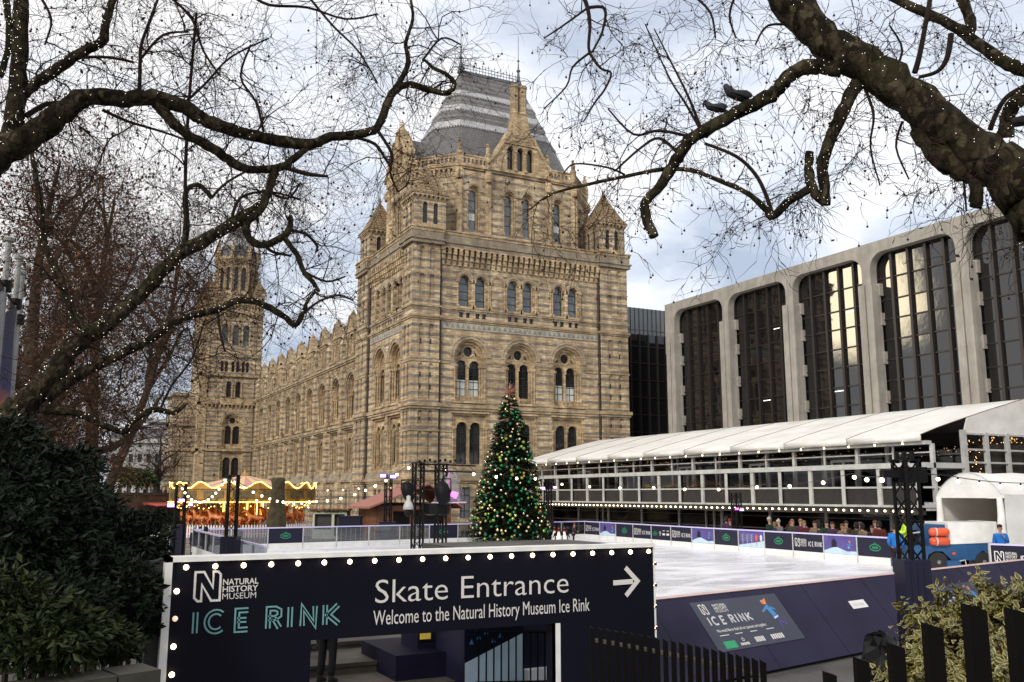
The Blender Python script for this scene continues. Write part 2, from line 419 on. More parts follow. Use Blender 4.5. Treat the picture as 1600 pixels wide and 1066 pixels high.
def bark_mat():
    m, nt, N, L, b = new_mat('plane_tree_bark'); g = NG(nt); p = g.pos()
    vo = N.new('ShaderNodeTexVoronoi'); vo.inputs['Scale'].default_value = 15.; wp = g.N.new('ShaderNodeVectorMath'); wp.operation = 'ADD'; L.new(g.scale(p, (1, 1, .6)), wp.inputs[0])
    nz = N.new('ShaderNodeTexNoise'); nz.inputs['Scale'].default_value = 6.; nz.inputs['Detail'].default_value = 4; L.new(p, nz.inputs['Vector']); L.new(g.scale(nz.outputs['Color'], (.22, .22, .22)), wp.inputs[1]); L.new(wp.outputs[0], vo.inputs['Vector'])
    vr = g.sep(vo.outputs['Color'])[0]
    c = g.ramp(g.math('ADD', g.math('MULTIPLY', vr, .6), g.math('MULTIPLY', g.noise(p, 3., 4), .4)), (.30, (.010, .008, .005)), (.42, (.026, .021, .013)), (.56, (.042, .034, .020)), (.74, (.070, .059, .037)))
    c = g.mix(g.ramp(vo.outputs['Distance'], (.42, 0.), (.62, .6)), c, (.010, .008, .006))
    c = g.mix(g.ramp(g.noise(p, 2.2, 3), (.50, 0.), (.68, .45)), c, (.022, .023, .009))
    L.new(c, b.inputs['Base Color']); b.inputs['Roughness'].default_value = .95; b.inputs['Specular IOR Level'].default_value = .08
    g.bump(g.math('ADD', g.noise(p, 16, 6), g.math('MULTIPLY', vr, .8)), .9, .03, b); return m
M['bark'] = bark_mat()
M['twig'] = pm('dark_twig', (.022, .015, .012), .9, var=.4, spec=.1)
M['twigred'] = pm('russet_twig', (.070, .040, .026), .9, var=.4, spec=.1)
M['farbark'] = pm('grey_brown_bark', (.05, .038, .027), .9, var=.4, scale=1.5, spec=.1)
M['seed'] = pm('dry_seed_ball', (.030, .018, .014), .9, var=.3, spec=.1)
M['deadleaf'] = pm('dead_russet_leaf', (.095, .048, .026), .9, var=.5, spec=.1)
def leaf_mat(name, c1, c2, rough=.5):
    m, nt, N, L, b = new_mat(name); g = NG(nt); p = g.pos()
    c = g.ramp(g.noise(p, 2.4, 3), (.32, c1), (.66, c2))
    ob = N.new('ShaderNodeNewGeometry'); c = g.mix(g.math('MULTIPLY', ob.outputs['Random Per Island'], .6), c, tuple(x * .4 for x in c1))
    L.new(c, b.inputs['Base Color']); b.inputs['Roughness'].default_value = rough; b.inputs['Specular IOR Level'].default_value = .12; return m
M['evergreen'] = leaf_mat('dark_evergreen_leaf', (.004, .008, .004), (.011, .019, .009))
M['evergreen2'] = leaf_mat('olive_evergreen_leaf', (.012, .020, .007), (.036, .048, .016))
M['fir'] = leaf_mat('fir_needles', (.006, .014, .006), (.018, .034, .014), .7)
M['ivy'] = leaf_mat('far_green_leaf', (.02, .045, .012), (.05, .09, .02), .7)
M['ice'] = None
def ice_mat():
    m, nt, N, L, b = new_mat('skated_ice'); g = NG(nt); p = g.pos()
    n = g.noise(p, .35, 3, .5, .8)
    c = g.ramp(n, (.35, (.64, .65, .71)), (.65, (.82, .82, .86)))
    wv = N.new('ShaderNodeTexWave'); wv.wave_type = 'RINGS'; wv.rings_direction = 'Z'; L.new(g.scale(p, (1, .55, 1)), wv.inputs['Vector'])
    wv.inputs['Scale'].default_value = .16; wv.inputs['Distortion'].default_value = 9.; wv.inputs['Detail'].default_value = 3; wv.inputs['Detail Scale'].default_value = .5
    c = g.mix(g.ramp(wv.outputs[1], (.86, 0.), (.95, .55)), c, (.88, .88, .90))
    w2 = N.new('ShaderNodeTexWave'); w2.wave_type = 'RINGS'; w2.rings_direction = 'Z'; L.new(g.scale(p, (.8, .5, 1)), w2.inputs['Vector'])
    w2.inputs['Scale'].default_value = .9; w2.inputs['Distortion'].default_value = 16.; w2.inputs['Detail'].default_value = 4; w2.inputs['Detail Scale'].default_value = .35
    c = g.mix(g.ramp(w2.outputs[1], (.93, 0.), (.98, .5)), c, (.93, .93, .94))
    c = g.mix(g.ramp(g.noise(g.scale(p, (.35, 1.1, 1)), .6, 4, .6, 1.2), (.52, 0.), (.72, .4)), c, (.46, .47, .53))
    wet = g.ramp(g.noise(g.scale(p, (.5, 1, 1)), .5, 3, .5, 1.), (.42, .2), (.6, .45))
    L.new(c, b.inputs['Base Color']); L.new(wet, b.inputs['Roughness'])
    b.inputs['Specular IOR Level'].default_value = .45
    return m
M['ice'] = ice_mat()
def ground_mat():
    m, nt, N, L, b = new_mat('damp_asphalt'); g = NG(nt); p = g.pos()
    c = g.ramp(g.noise(p, .5, 6, .65), (.3, (.040, .036, .033)), (.7, (.085, .078, .070)))
    c = g.mix(g.ramp(g.noise(p, 30, 3), (.45, 0.), (.7, .3)), c, (.12, .11, .10))
    L.new(c, b.inputs['Base Color']); L.new(g.ramp(g.noise(p, .8, 4), (.4, .35), (.6, .8)), b.inputs['Roughness']); return m
M['ground'] = ground_mat()
M['kerb'] = pm('mossy_stone', (.045, .042, .03), .85, var=.4, scale=3, bump=.4)
M['brown'] = pm('brown_brick', (.085, .055, .04), .85, var=.4, scale=2)
M['felt'] = pm('roofing_felt', (.075, .068, .062), .9, var=.45, scale=1.2, bump=.3)
M['wood'] = pm('red_brown_timber', (.16, .060, .025), .6, var=.4, scale=1.5)
M['redroof'] = pm('terracotta_red_roof', (.30, .115, .09), .7, var=.15)
M['black'] = pm('black_plastic', (.005, .005, .0055), .5, var=.2, spec=.15)
M['fenceblack'] = pm('black_painted_iron', (.0035, .0032, .003), .6, var=.2, spec=.08)
M['gold'] = pm('gilded_paint', (.36, .20, .045), .45, .3, var=.35, scale=2)
M['carred'] = pm('fairground_red', (.36, .045, .025), .45, var=.3, scale=1.2)
M['stripe'] = pm('yellow_canvas', (.60, .45, .20), .7, var=.08)
M['stripered'] = pm('pink_red_canvas', (.50, .22, .21), .7, var=.08)
M['blue'] = pm('machine_blue', (.018, .075, .19), .4, var=.15)
M['gas'] = pm('orange_gas_bottle', (.62, .085, .025), .35, var=.15)
M['rubber'] = pm('tyre_rubber', (.015, .015, .015), .8)
M['grille'] = pm('speaker_mesh', (.008, .008, .009), .8)
M['farwhite'] = pm('far_white_stucco', (.40, .40, .39), .85, var=.12, scale=.3)
M['fargrey'] = pm('far_grey_roof', (.14, .15, .17), .8)
M['yellow'] = pm('yellow_notice', (.65, .48, .06), .6, var=.05)
M['sand'] = pm('pale_planking', (.06, .05, .04), .8, var=.3, scale=2)
#@@PART2
# ------------------------------------------------------------------ the setting
def struct(o): o['kind'] = 'structure'; return o
mb = MB(); mb.add([V(p) for p in ((-1500, -1500, -.5), (1500, -1500, -.5), (1500, 1500, -.5), (-1500, 1500, -.5))], [(0, 1, 2, 3)])
struct(mb.build('ground', M['ground']))
mb = MB(); c = CAM - FWD * 3.2; mb.obox((c.x, c.y, 0), RIGHT, FWD, 14, 4.2, -.5, 1.2)
struct(mb.build('pavement', M['ground']))
# front edge of the rink (sloping navy skirt) and the other three sides
K0 = G(960, 945, .9); K1 = G(1405, 897, .9); KD = (K1 - K0).normalized(); KN = V((KD.y, -KD.x, 0))
if KN.dot(FWD) > 0: KN = -KN
K1 = K0 + KD * 34
BL = V((-22.7, -29.6, 0)); BR = V((2.3, -26.6, 0)); RF = V((1.4, -52.0, 0))
ice_front = [V((K0.x, K0.y, 0)) - KD * 2.0, V((K1.x, K1.y, 0))]
mb = MB()
pl = [BL, V((-22.7, ice_front[0].y + 1, 0)), ice_front[0], ice_front[1], V((14.5, -57, 0)), V((8.5, -47, 0)), V((2.0, -50, 0)), BR]
mb.plate(lambda a, b, c=0: V((a, b, c)), [(p.x, p.y) for p in pl], c0=-.45, c1=0.)
struct(mb.build('ice', M['ice']))

# ------------------------------------------------------------------ museum: shared pieces
def bars(mb, fr, a0, a1, b0, b1, c, na, nb, w=.05):
    for i in range(1, na): a = a0 + (a1 - a0) * i / na; mb.fbox(fr, a - w / 2, a + w / 2, b0, b1, c, c + .03)
    for i in range(1, nb): b = b0 + (b1 - b0) * i / nb; mb.fbox(fr, a0, a1, b - w / 2, b + w / 2, c, c + .035)
def window(parent, fr, outlines, c, grid, blind=None, glass='glass', w=.05):
    "glazing-bar frame (part) with its pane and, where drawn, its blind (sub-parts)"
    a0 = min(p[0] for o in outlines for p in o); a1 = max(p[0] for o in outlines for p in o)
    f = MB()
    for o in outlines:
        x0 = min(p[0] for p in o); x1 = max(p[0] for p in o); y0 = min(p[1] for p in o); y1 = max(p[1] for p in o)
        bars(f, fr, x0, x1, y0, y1, c + .03, grid[0], grid[1], w)
        f.fbox(fr, x0, x0 + w, y0, y1 - .3, c + .03, c + .06); f.fbox(fr, x1 - w, x1, y0, y1 - .3, c + .03, c + .06)
    fo = f.build('window', M['bar'], parent)
    g = MB(); 
    for o in outlines:
        n = len(o); g.add([fr(p[0], p[1], c) for p in o], [tuple(range(n))])
    g.build('pane', M[glass], fo)
    if blind:
        b = MB()
        for (x0, x1, y0, y1) in blind: b.add([fr(x0, y0, c + .012), fr(x1, y0, c + .012), fr(x1, y1, c + .012), fr(x0, y1, c + .012)], [(0, 1, 2, 3)])
        b.build('blind', M['blind'], fo)
    return fo
def columns(mb, fr, a, b0, b1, c, r=.09):
    "engaged shaft with base and capital"
    mb.tube([fr(a, b0, c), fr(a, b1, c)], r, 6)
    mb.fbox(fr, a - r * 1.5, a + r * 1.5, b1, b1 + .26, c - r * 1.5, c + r * 1.5)
    mb.fbox(fr, a - r * 1.4, a + r * 1.4, b0 - .12, b0 + .12, c - r * 1.4, c + r * 1.4)
def corbels(mb, fr, a0, a1, b0, b1, n, w=.33, k=1.):
    st = (a1 - a0) / n; h = (b1 - b0)
    for i in range(n):
        a = a0 + st * (i + .5)
        for q, (u0, u1, d) in enumerate(((.0, .30, .16), (.30, .58, .30), (.58, .8, .44))):
            mb.fbox(fr, a - w / 2, a + w / 2, b0 + h * u0, b0 + h * u1 - .01, 0, d * k)
        # little arch between this and the next
    mb.plate(fr, rect(a0, a1, b0 + h * .78, b1), [arch(a0 + st * (i + 1), st * .5 - w * .42, b0 + h * .785, b0 + h * .86, 5) for i in range(n - 1)], .02, .46 * k)
def big_window(parent, trim, pale, fr, ca, b0, bs, hw=1.72, blind=True, tall=None, lod=0):
    "great round-headed window: orders, shafts, tracery of two lancets and a roundel"
    sill = b0 + .65; ls = bs - .85; own = trim is None
    if own: trim, pale = MB(), MB()
    if tall: ls = tall
    la = [ca - .70, ca + .70]; lw = .57
    pale.ring(fr, ca, bs, hw + .02, hw + .46, 0, .10, n=18)
    pale.ring(fr, ca, bs, hw + .30, hw + .46, .10, .16, n=18)
    trim.plate(fr, arch(ca, hw + .02, b0, bs, 18), [arch(ca, hw - .22, b0 + .02, bs, 16)], -.6, -.22)
    trim.ring(fr, ca, bs, hw - .16, hw + .0, -.22, -.08, n=16)
    trim.plate(fr, arch(ca, hw - .2, b0, bs, 16), [arch(ca, hw - .42, b0 + .04, bs, 14)], -.8, -.42)
    tri1 = [(ca - 1.12, bs + .15), (ca - .75, bs + .25), (ca - .72, bs + .70)]; tri2 = [(2 * ca - p[0], p[1]) for p in reversed(tri1)]
    L1 = [arch(a, lw, sill, ls, 10) for a in la]; rd = circ(ca, bs + .60, .50)
    trim.plate(fr, arch(ca, hw - .38, b0, bs, 14), L1 + [rd, tri1, tri2], -1.0, -.62)
    trim.ring(fr, ca, bs + .60, .50, .64, -.62, -.56, 0, 2 * math.pi, 14)
    for a in la: trim.ring(fr, a, ls, lw, lw + .12, -.62, -.56, n=10)
    for s in (-1, 1):
        for d, c in ((hw - .1, -.10), (hw - .30, -.32), (hw - .50, -.50)):
            columns(trim, fr, ca + s * d, b0 + .15, ls - .12, c, .085)
    columns(trim, fr, ca, sill, ls - .12, -.56, .08)
    trim.fbox(fr, ca - hw - .1, ca + hw + .1, b0 - .14, b0 + .06, -.6, .14)
    bl = None
    if blind: bl = [(a - lw, a + lw, sill, sill + (1.55 if q % 2 == 0 or blind == 2 else 1.45)) for q, a in enumerate(la)]
    if own: trim.build('window_surround', M['plainstone'], parent); pale.build('arch_moulding', M['pale'], parent)
    return window(parent, fr, L1 + [rd], -.9, (2, 5), bl)
def square_window(parent, trim, fr, ca, b0, b1, bs, hw=1.85):
    "square-headed recess holding two dark lancets"
    la = [ca - .70, ca + .70]; lw = .57; own = trim is None
    if own: trim = MB()
    trim.fbox(fr, ca - hw - .12, ca + hw + .12, b1, b1 + .16, -.1, .14)
    trim.plate(fr, rect(ca - hw, ca + hw, b0, b1), [rect(ca - hw + .2, ca + hw - .2, b0 + .01, b1 - .2)], -.4, -.12)
    L1 = [arch(a, lw, b0 + .45, bs, 10) for a in la]
    trim.plate(fr, rect(ca - hw, ca + hw, b0, b1), L1, -.75, -.34)
    for a in la: trim.ring(fr, a, bs, lw, lw + .16, -.34, -.26, n=10)
    for s in (-1, 1):
        for d, c in ((hw - .08, -.06), (hw - .28, -.22)): columns(trim, fr, ca + s * d, b0 + .1, bs - .15, c, .085)
    columns(trim, fr, ca, b0 + .5, bs - .12, -.30, .09)
    if own: trim.build('window_surround', M['plainstone'], parent)
    return window(parent, fr, L1, -.62, (2, 4))
def ball_finial(mb, p, h, r=.14):
    p = V(p); mb.lathe([(r * 1.5, 0), (r * 1.2, h * .15), (r * .55, h * .3), (r * .8, h * .45), (r * .7, h * .7), (r * .45, h * .85), (r * .1, h)], p, 8)
def beast(mb, p, h=1.5):
    "little seated stone animal on its pedestal"
    p = V(p)
    mb.lathe([(.34, -.1), (.34, .25), (.24, .32)], p, 8)
    mb.lathe([(.22, .3), (.27, .5 * h), (.17, .72 * h), (.10, .78 * h)], p, 8)
    mb.ball(p + V((-.06, -.06, .86 * h)), .16, 8, 6); mb.tube([p + V((-.1, -.1, .86 * h)), p + V((-.24, -.2, .82 * h))], [.09, .05], 6)
    mb.tube([p + V((-.12, -.14, .62 * h)), p + V((-.16, -.2, .3))], [.08, .06], 6)
def pier(par, x0, x1, y0, y1, z0, z1, faces, name='corner_pier'):
    "square angle pier with long blind lancets sunk in its faces, stage by stage"
    mb = MB(); d = .14
    mb.box(x0 + d, x1 - d, y0 + d, y1 - d, z0, z1)
    dk = MB()
    for fr, a0, a1 in faces:
        w = a1 - a0; cs = [a0 + w * .34, a0 + w * .70]; hw = w * .085
        holes = []
        for (q0, q1) in ((1.0, 3.4), (5.3, 8.35), (9.2, 10.3), (11.6, 14.75), (15.7, 18.5), (21.2, 23.4), (24.2, 26.0)):
            for c in cs: holes.append(arch(c, hw, q0, q1, 6))
        mb.plate(fr, rect(a0 + (d if fr is faces[-1][0] and len(faces) > 1 else 0), a1, z0, z1), holes, -d, 0)
        for c in cs:
            for (q, h) in ((9.6, .35), (12.5, .5), (13.7, .45), (16.8, .5)): dk.fbox(fr, c - .07, c + .07, q, q + h, -d, -d + .015)
    o = mb.build(name, M['stone'], par)
    dk.build('slit', M['bar'], o)
    return o
def turret(par, cx, cy, z0, z1, apex, hw=1.62, name='turret'):
    mb = MB(); mb.box(cx - hw + .15, cx + hw - .15, cy - hw + .15, cy + hw - .15, z0, z1)
    dk = MB(); tr = MB()
    for kk, fr in enumerate((frame((cx, cy - hw, 0), (1, 0, 0), (0, -1, 0)), frame((cx - hw, cy, 0), (0, 1, 0), (-1, 0, 0)), frame((cx + hw, cy, 0), (0, 1, 0), (1, 0, 0)), frame((cx, cy + hw, 0), (1, 0, 0), (0, 1, 0)))):
        h = [arch(s * .55, .24, z0 + 1.0, z1 - .85, 8) for s in (-1, 1)]
        w_ = hw if kk in (0, 3) else hw - .15; mb.plate(fr, rect(-w_, w_, z0, z1), h, -.15, 0)
        for q in h: dk.add([fr(p[0], p[1], -.14) for p in q], [tuple(range(len(q)))])
        for s in (-1, 1): tr.ring(fr, s * .55, z1 - .85, .25, .36, 0, .05, n=8)
        corbels(tr, fr, -hw, hw, z1 - .38, z1 + .02, 7, .2, .5)
    t = mb.build(name, M['stone'], par)
    tr.box(cx - hw - .22, cx + hw + .22, cy - hw - .22, cy + hw + .22, z1, z1 + .22)
    tr.build('turret_cornice', M['trim'], t); dk.build('louvre', M['bar'], t)
    r = MB(); e = hw + .3; k = 8
    vs = []
    for (f, z) in ((1., z1 + .22), (.80, z1 + .75), (.40, z1 + (apex - z1) * .58), (.10, apex - .45)):
        vs.append([V((cx + sx * e * f, cy + sy * e * f, z)) for sx, sy in ((-1, -1), (1, -1), (1, 1), (-1, 1))])
    for i in range(3): r.hexa(vs[i] + vs[i + 1])
    ball_finial(r, (cx, cy, apex - .5), 1.0, .16)
    r.build('turret_roof', M['rooftile'], t)
    return t
def rooftile_mat():
    m, nt, N, L, b = new_mat('stone_roof_tiles'); g = NG(nt); p = g.pos(); x, y, z = g.sep(p)
    br = N.new('ShaderNodeTexBrick'); L.new(g.comb(g.math('SUBTRACT', x, y), z), br.inputs['Vector'])
    br.inputs['Color1'].default_value = (.30, .20, .105, 1); br.inputs['Color2'].default_value = (.20, .135, .07, 1); br.inputs['Mortar'].default_value = (.06, .045, .03, 1)
    br.inputs['Scale'].default_value = 1; br.inputs['Brick Width'].default_value = .5; br.inputs['Row Height'].default_value = .33; br.inputs['Mortar Size'].default_value = .035
    c = g.mix(g.ramp(g.noise(p, 1.1, 5), (.45, 0.), (.7, .5)), br.outputs['Color'], (.14, .11, .075))
    L.new(c, b.inputs['Base Color']); b.inputs['Roughness'].default_value = .85; return m
M['rooftile'] = rooftile_mat()

# ------------------------------------------------------------------ museum pavilion (the big corner block)
def pavilion():
    P = thing('museum_pavilion', 'tall banded terracotta corner pavilion with steep slate roof, closest part of the old museum', 'building', (12.1, 8.6, -.5), 'wings of the old terracotta museum')
    X1, Y1 = 24.3, 17.2; fe = FE(.35); fs = FS(.35)
    Ec = (6.2, 11.65, 17.05); Sc = (5.35, 9.95)
    e3 = (5.55, 7.30, 10.82, 12.55, 16.10, 17.82); eb = (9.05, 14.3)
    s3 = (3.95, 5.55, 7.25, 8.95, 10.8)
    wall = MB(); trim = MB(); pale = MB()
    up3 = lambda cs, hw: [arch(c, hw, 20.78, 23.42, 10) for c in cs]
    sq = lambda cs: [rect(c + s * .36 - .22, c + s * .36 + .22, 19.72, 20.22) for c in cs for s in (-1, 1)]
    holes = up3(e3, .64) + sq(e3) + [arch(c, 1.72, 11.55, 15.9, 18) for c in Ec] + [rect(c - 1.85, c + 1.85, 5.2, 10.45) for c in Ec] + [rect(c - .55, c + .55, .6, 3.5) for c in (5.77, 11.4, 16.9)]
    wall.plate(fe, rect(2.7, 21.0, -.5, 27.2), holes, -.35, 0)
    holes = up3(s3, .62) + sq(s3) + [arch(c, 1.72, 11.55, 15.9, 18) for c in Sc] + [rect(c - 1.85, c + 1.85, 5.2, 10.45) for c in Sc] + [rect(c + d - .4, c + d + .4, .6, 3.3) for c in Sc for d in (-.6, .6)]
    wall.plate(fs, rect(2.5, 13.7, -.5, 27.2), holes, -.35, 0)
    wall.box(1.5, X1 - .02, 1.5, Y1 - .02, -.5, 27.2)          # the mass behind the openings
    wall.box(X1 - 3.3, X1, 3, Y1, -.5, 27.2)
    w = wall.build('wall', M['stone'], P)
    # windows
    for q, c in enumerate(Ec): big_window(P, None, None, fe, c, 11.55, 15.9, blind=(2, 0, 1)[q])
    for c in Sc: big_window(P, None, None, fs, c, 11.55, 15.9, blind=0)
    for c in Ec: square_window(P, None, fe, c, 5.2, 10.45, 9.08)
    for c in Sc: square_window(P, None, fs, c, 5.2, 10.45, 9.08)
    for fr, cs, blanks, hw, gc in ((fe, e3, eb, .64, 'leadglass'), (fs, s3, (), .62, 'glass')):
        for c in cs:
            window(P, fr, [arch(c, hw - .12, 20.78, 23.42, 10)], -.48, (1, 4), None, gc)
            trim.plate(fr, arch(c, hw, 20.78, 23.42, 10), [arch(c, hw - .12, 20.84, 23.42, 10)], -.55, -.30)
        for c in list(cs) + list(blanks):
            pale.ring(fr, c, 23.42, .66, .92, 0, .14, n=12); trim.ring(fr, c, 23.42, .52, .66, -.12, .06, n=12)
            for s in (-1, 1): columns(trim, fr, c + s * .80, 20.85, 23.2, .06, .10)
            trim.fbox(fr, c - .95, c + .95, 20.6, 20.8, -.1, .16)
        for c in cs:
            for s in (-1, 1): window(P, fr, [rect(c + s * .36 - .22, c + s * .36 + .22, 19.72, 20.22)], -.22, (1, 1), None, 'glass', .03)
    for c in (5.77, 11.4, 16.9): window(P, fe, [rect(c - .55, c + .55, .6, 3.5)], -.25, (2, 4), None, 'leadglass')
    for c in Sc:
        for d in (-.6, .6): window(P, fs, [rect(c + d - .4, c + d + .4, .6, 3.3)], -.25, (1, 3), None, 'glass')
    # carved panels under the great windows
    for fr, cs in ((fe, Ec), (fs, Sc)):
        for c in cs:
            for s in (-.7, .7): trim.fbox(fr, c + s - .5, c + s + .5, 11.62, 12.05, -.62, -.5)
            for s in (-1.2, 0, 1.2): trim.fbox(fr, c + s - .14, c + s + .14, 11.5, 12.15, -.62, -.35)
    trim.build('arcade_moulding', M['plainstone'], P); pale.build('arcade_arch', M['pale'], P)
    # angle piers
    pier(P, 0, 2.8, 0, 2.6, -.5, 27.0, [(FE(0), 0, 2.8), (FS(0), 0, 2.6)])
    pier(P, 20.95, X1, 0, 3.0, -.5, 27.0, [(FE(0), 20.95, X1)])
    pier(P, 0, 3, 13.6, Y1, -.5, 27.0, [(FS(0), 13.6, Y1)])
    # string courses run round everything
    sc_ = MB()
    def course(b0, b1, pr, mbx, gap=None):
        def cut(a0, a1, cs, hw):
            o = []; a = a0
            for c in cs:
                if c - hw > a: o.append((a, c - hw))
                a = c + hw
            return o + [(a, a1)]
        if gap:
            hw = {1: 1.86, 2: 2.2, 3: .95}[gap]; ce = {1: Ec, 2: Ec, 3: sorted(e3 + eb)}[gap]; cs_ = {1: Sc, 2: Sc, 3: s3}[gap]
            for fr, segs in ((FE(0), ((-pr, 2.8 + pr), (20.95 - pr, X1 + pr))), (FS(0), ((.302 if gap else .402, 2.6 + pr), (13.6 - pr, Y1))), (FE(.35), cut(2.8 + pr, 20.95 - pr, ce, hw)), (FS(.35), cut(2.6 + pr, 13.6 - pr, cs_, hw))):
                for (a0, a1) in segs: mbx.fbox(fr, a0, a1, b0, b1, -.3, pr)
            return
        for (fr, segs) in ((FE(0), ((-pr, 2.8 + pr), (20.95 - pr, X1 + pr))), (FE(.35), ((2.8 + pr, 20.95 - pr),)), (FS(0), ((.302 if gap else .402, 2.6 + pr), (13.6 - pr, Y1))), (FS(.35), ((2.6 + pr, 13.6 - pr),))):
            for (a0, a1) in segs: mbx.fbox(fr, a0, a1, b0, b1, -.4, pr)
    for (b0, b1, p) in ((10.72, 10.95, .12), (10.95, 11.28, .24), (19.22, 19.4, .10), (19.4, 19.6, .2), (20.42, 20.6, .12), (3.9, 4.1, .14), (4.1, 4.32, .26)):
        course(b0, b1, p, sc_)
    course(15.12, 15.3, .08, sc_, 2); course(8.62, 8.78, .08, sc_, 1); course(23.55, 23.68, .05, sc_, 3)
    sc_.build('string_course', M['trim'], P)
    pl = MB()
    for fr, a0, a1 in ((fe, 2.8, 20.95), (fs, 2.6, 13.6)):       # battered plinth
        pl.add([fr(a0, 4.32, .2), fr(a1, 4.32, .2), fr(a1, 5.05, .02), fr(a0, 5.05, .02)], [(0, 1, 2, 3)])
    pl.build('sloped_plinth', M['cap'], P)
    cn = MB(); course(26.55, 26.9, .30, cn); course(26.9, 27.05, .42, cn); course(27.05, 27.75, .24, cn)
    cn.build('cornice', M['cap'], P)
    cp = MB(); course(27.75, 28.02, .30, cp); course(28.02, 28.14, .40, cp); cp.build('parapet', M['plainstone'], P)
    co = MB(); corbels(co, fe, 2.85, 20.9, 24.75, 26.5, 30, .34); corbels(co, fs, 2.65, 13.55, 24.75, 26.5, 18, .34)
    co.build('corbel_table', M['plainstone'], P)
    # zigzag tile frieze
    z1 = MB(); z2 = MB()
    for fr, a0, a1, n in ((fe, 2.85, 20.9, 32), (fs, 2.65, 13.55, 19)):
        z1.fbox(fr, a0, a1, 18.55, 19.18, -.1, .03)
        st = (a1 - a0) / n
        for i in range(n):
            a = a0 + st * i
            z2.add([fr(a + .05, 18.66, .035), fr(a + st - .05, 18.66, .035), fr(a + st / 2, 19.12, .035)], [(0, 1, 2)])
            if i % 3 == 1: z2.add([fr(a + st - .1, 19.1, .035), fr(a + st + .1, 19.1, .035), fr(a + st, 18.85, .035)], [(0, 1, 2)])
    fz = z1.build('tile_frieze', M['whitish'], P); z2.build('zigzag', M['bluegrey'], fz)
    for fr, a in ((fe, 2.98), (fe, 20.8), (fs, 13.45)):
        d = MB(); d.tube([fr(a, -.5, .12), fr(a, 26.6, .12)], .10, 8)
        for b in range(2, 26, 3): d.fbox(fr, a - .16, a + .16, b, b + .18, 0, .26)
        d.build('drainpipe', M['pipe'], P)
    # corner turrets
    for (cx, cy) in ((1.75, 1.75), (22.6, 1.75), (1.75, 15.4), (22.6, 15.4)): turret(P, cx, cy, 27.6, 31.3, 35.3)
    # attic storey: octagon with arched windows
    pts = [(1.6, 11.8), (1.6, 5.4), (5.4, 1.6), (18.8, 1.6), (22.6, 5.4), (22.6, 11.8), (18.8, 15.6), (5.4, 15.6)]
    at = MB(); tr = MB(); pa = MB(); bal = MB(); st = MB()
    ins = [(12.1 + (x - 12.1) * (1 - .95 / 10.5), 8.6 + (y - 8.6) * (1 - .95 / 7.)) for x, y in pts]
    at.plate(lambda a, b, c=0: V((a, b, c)), ins, c0=27.0, c1=35.9)
    cx, cy = 12.1, 8.6
    for i in range(8):
        p = V((pts[i][0], pts[i][1], 0)); q = V((pts[(i + 1) % 8][0], pts[(i + 1) % 8][1], 0)); ln = (q - p).length
        d = (q - p).normalized(); nrm = V((d.y, -d.x, 0))
        if nrm.dot((p + q) / 2 - V((cx, cy, 0))) < 0: nrm = -nrm
        fr = frame(p, d, nrm)
        if i == 2: cs = (1.58, 5.65, 7.75, 11.45)
        elif i == 0: cs = (1.5, 3.2, 4.9)
        elif i in (1, 3, 5, 7): cs = (ln * .5,)
        else: cs = (1.6, ln - 1.6)
        at.plate(fr, rect(0, ln, 27.0, 35.9), [arch(c, .74, 29.0, 33.1, 12) for c in cs], -.34, 0)
        for c in cs:
            tr.plate(fr, arch(c, .74, 29.0, 33.1, 12), [arch(c, .56, 29.05, 33.0, 12)], -.5, -.2)
            tr.plate(fr, arch(c, .60, 29.0, 33.0, 12), [arch(c, .42, 29.1, 32.9, 12)], -.7, -.38)
            tr.ring(fr, c, 33.1, .62, .76, -.2, .05, n=12); pa.ring(fr, c, 33.1, .76, 1.08, 0, .09, n=14)
            for s in (-1, 1):
                for dd, cc in ((.66, -.1), (.50, -.3)): columns(tr, fr, c + s * dd, 29.15, 32.8, cc, .08)
            window(P, fr, [arch(c, .42, 29.1, 32.9, 10)], -.6, (1, 4), [(c - .4, c + .4, 30.1, 30.9)] if (i == 2 and c > 11) or (i == 2 and c < 2) else None, 'leadglass', .04)
        for a in (0.0, ln) + ((3.2, 10.2) if i == 2 else ()):
            tr.fbox(fr, a - .32, a + .32, 27.6, 35.4, -.25, .16)
            tr.lathe([(.36, 0), (.46, .3), (.40, .8), (.30, 1.0)], fr(a, 34.2, .16), 8)
        for b0, b1, pr in ((35.35, 35.55, .14), (35.55, 35.8, .26), (28.1, 28.5, .1)): tr.fbox(fr, -pr * .4, ln + pr * .4, b0, b1, -.3, pr)
        corbels(tr, fr, .3, ln - .3, 34.5, 35.3, max(int(ln / .55), 3), .26, .45) if i in (0, 1, 3) else None
        segs = ((0.3, 3.0), (10.4, ln - .3)) if i == 2 else (((.3, 1.2), (ln - 1.2, ln - .3)) if i == 0 else ((.3, ln - .3),))
        for (a0, a1) in segs:
            n = max(int((a1 - a0) / .42), 2); s_ = (a1 - a0) / n
            bal.plate(fr, rect(a0, a1, 35.8, 36.72), [arch(a0 + s_ * (k + .5), s_ * .30, 35.98, 36.35, 6) for k in range(n)], -.1, .12, True)
            bal.fbox(fr, a0, a1, 36.72, 36.86, -.14, .18)
        for a in (0.0,) + ((3.2, 10.2) if i == 2 else ()):
            bal.fbox(fr, a - .34, a + .34, 35.8, 36.95, -.34, .22); st = MB(); beast(st, fr(a, 36.95, -.05), 1.55); st.build('stone_animal', M['trim'], P)
    at.build('attic_storey', M['stone'], P); tr.build('attic_moulding', M['plainstone'], P); pa.build('attic_arch', M['pale'], P)
    b = bal.build('balustrade', M['plainstone'], P)
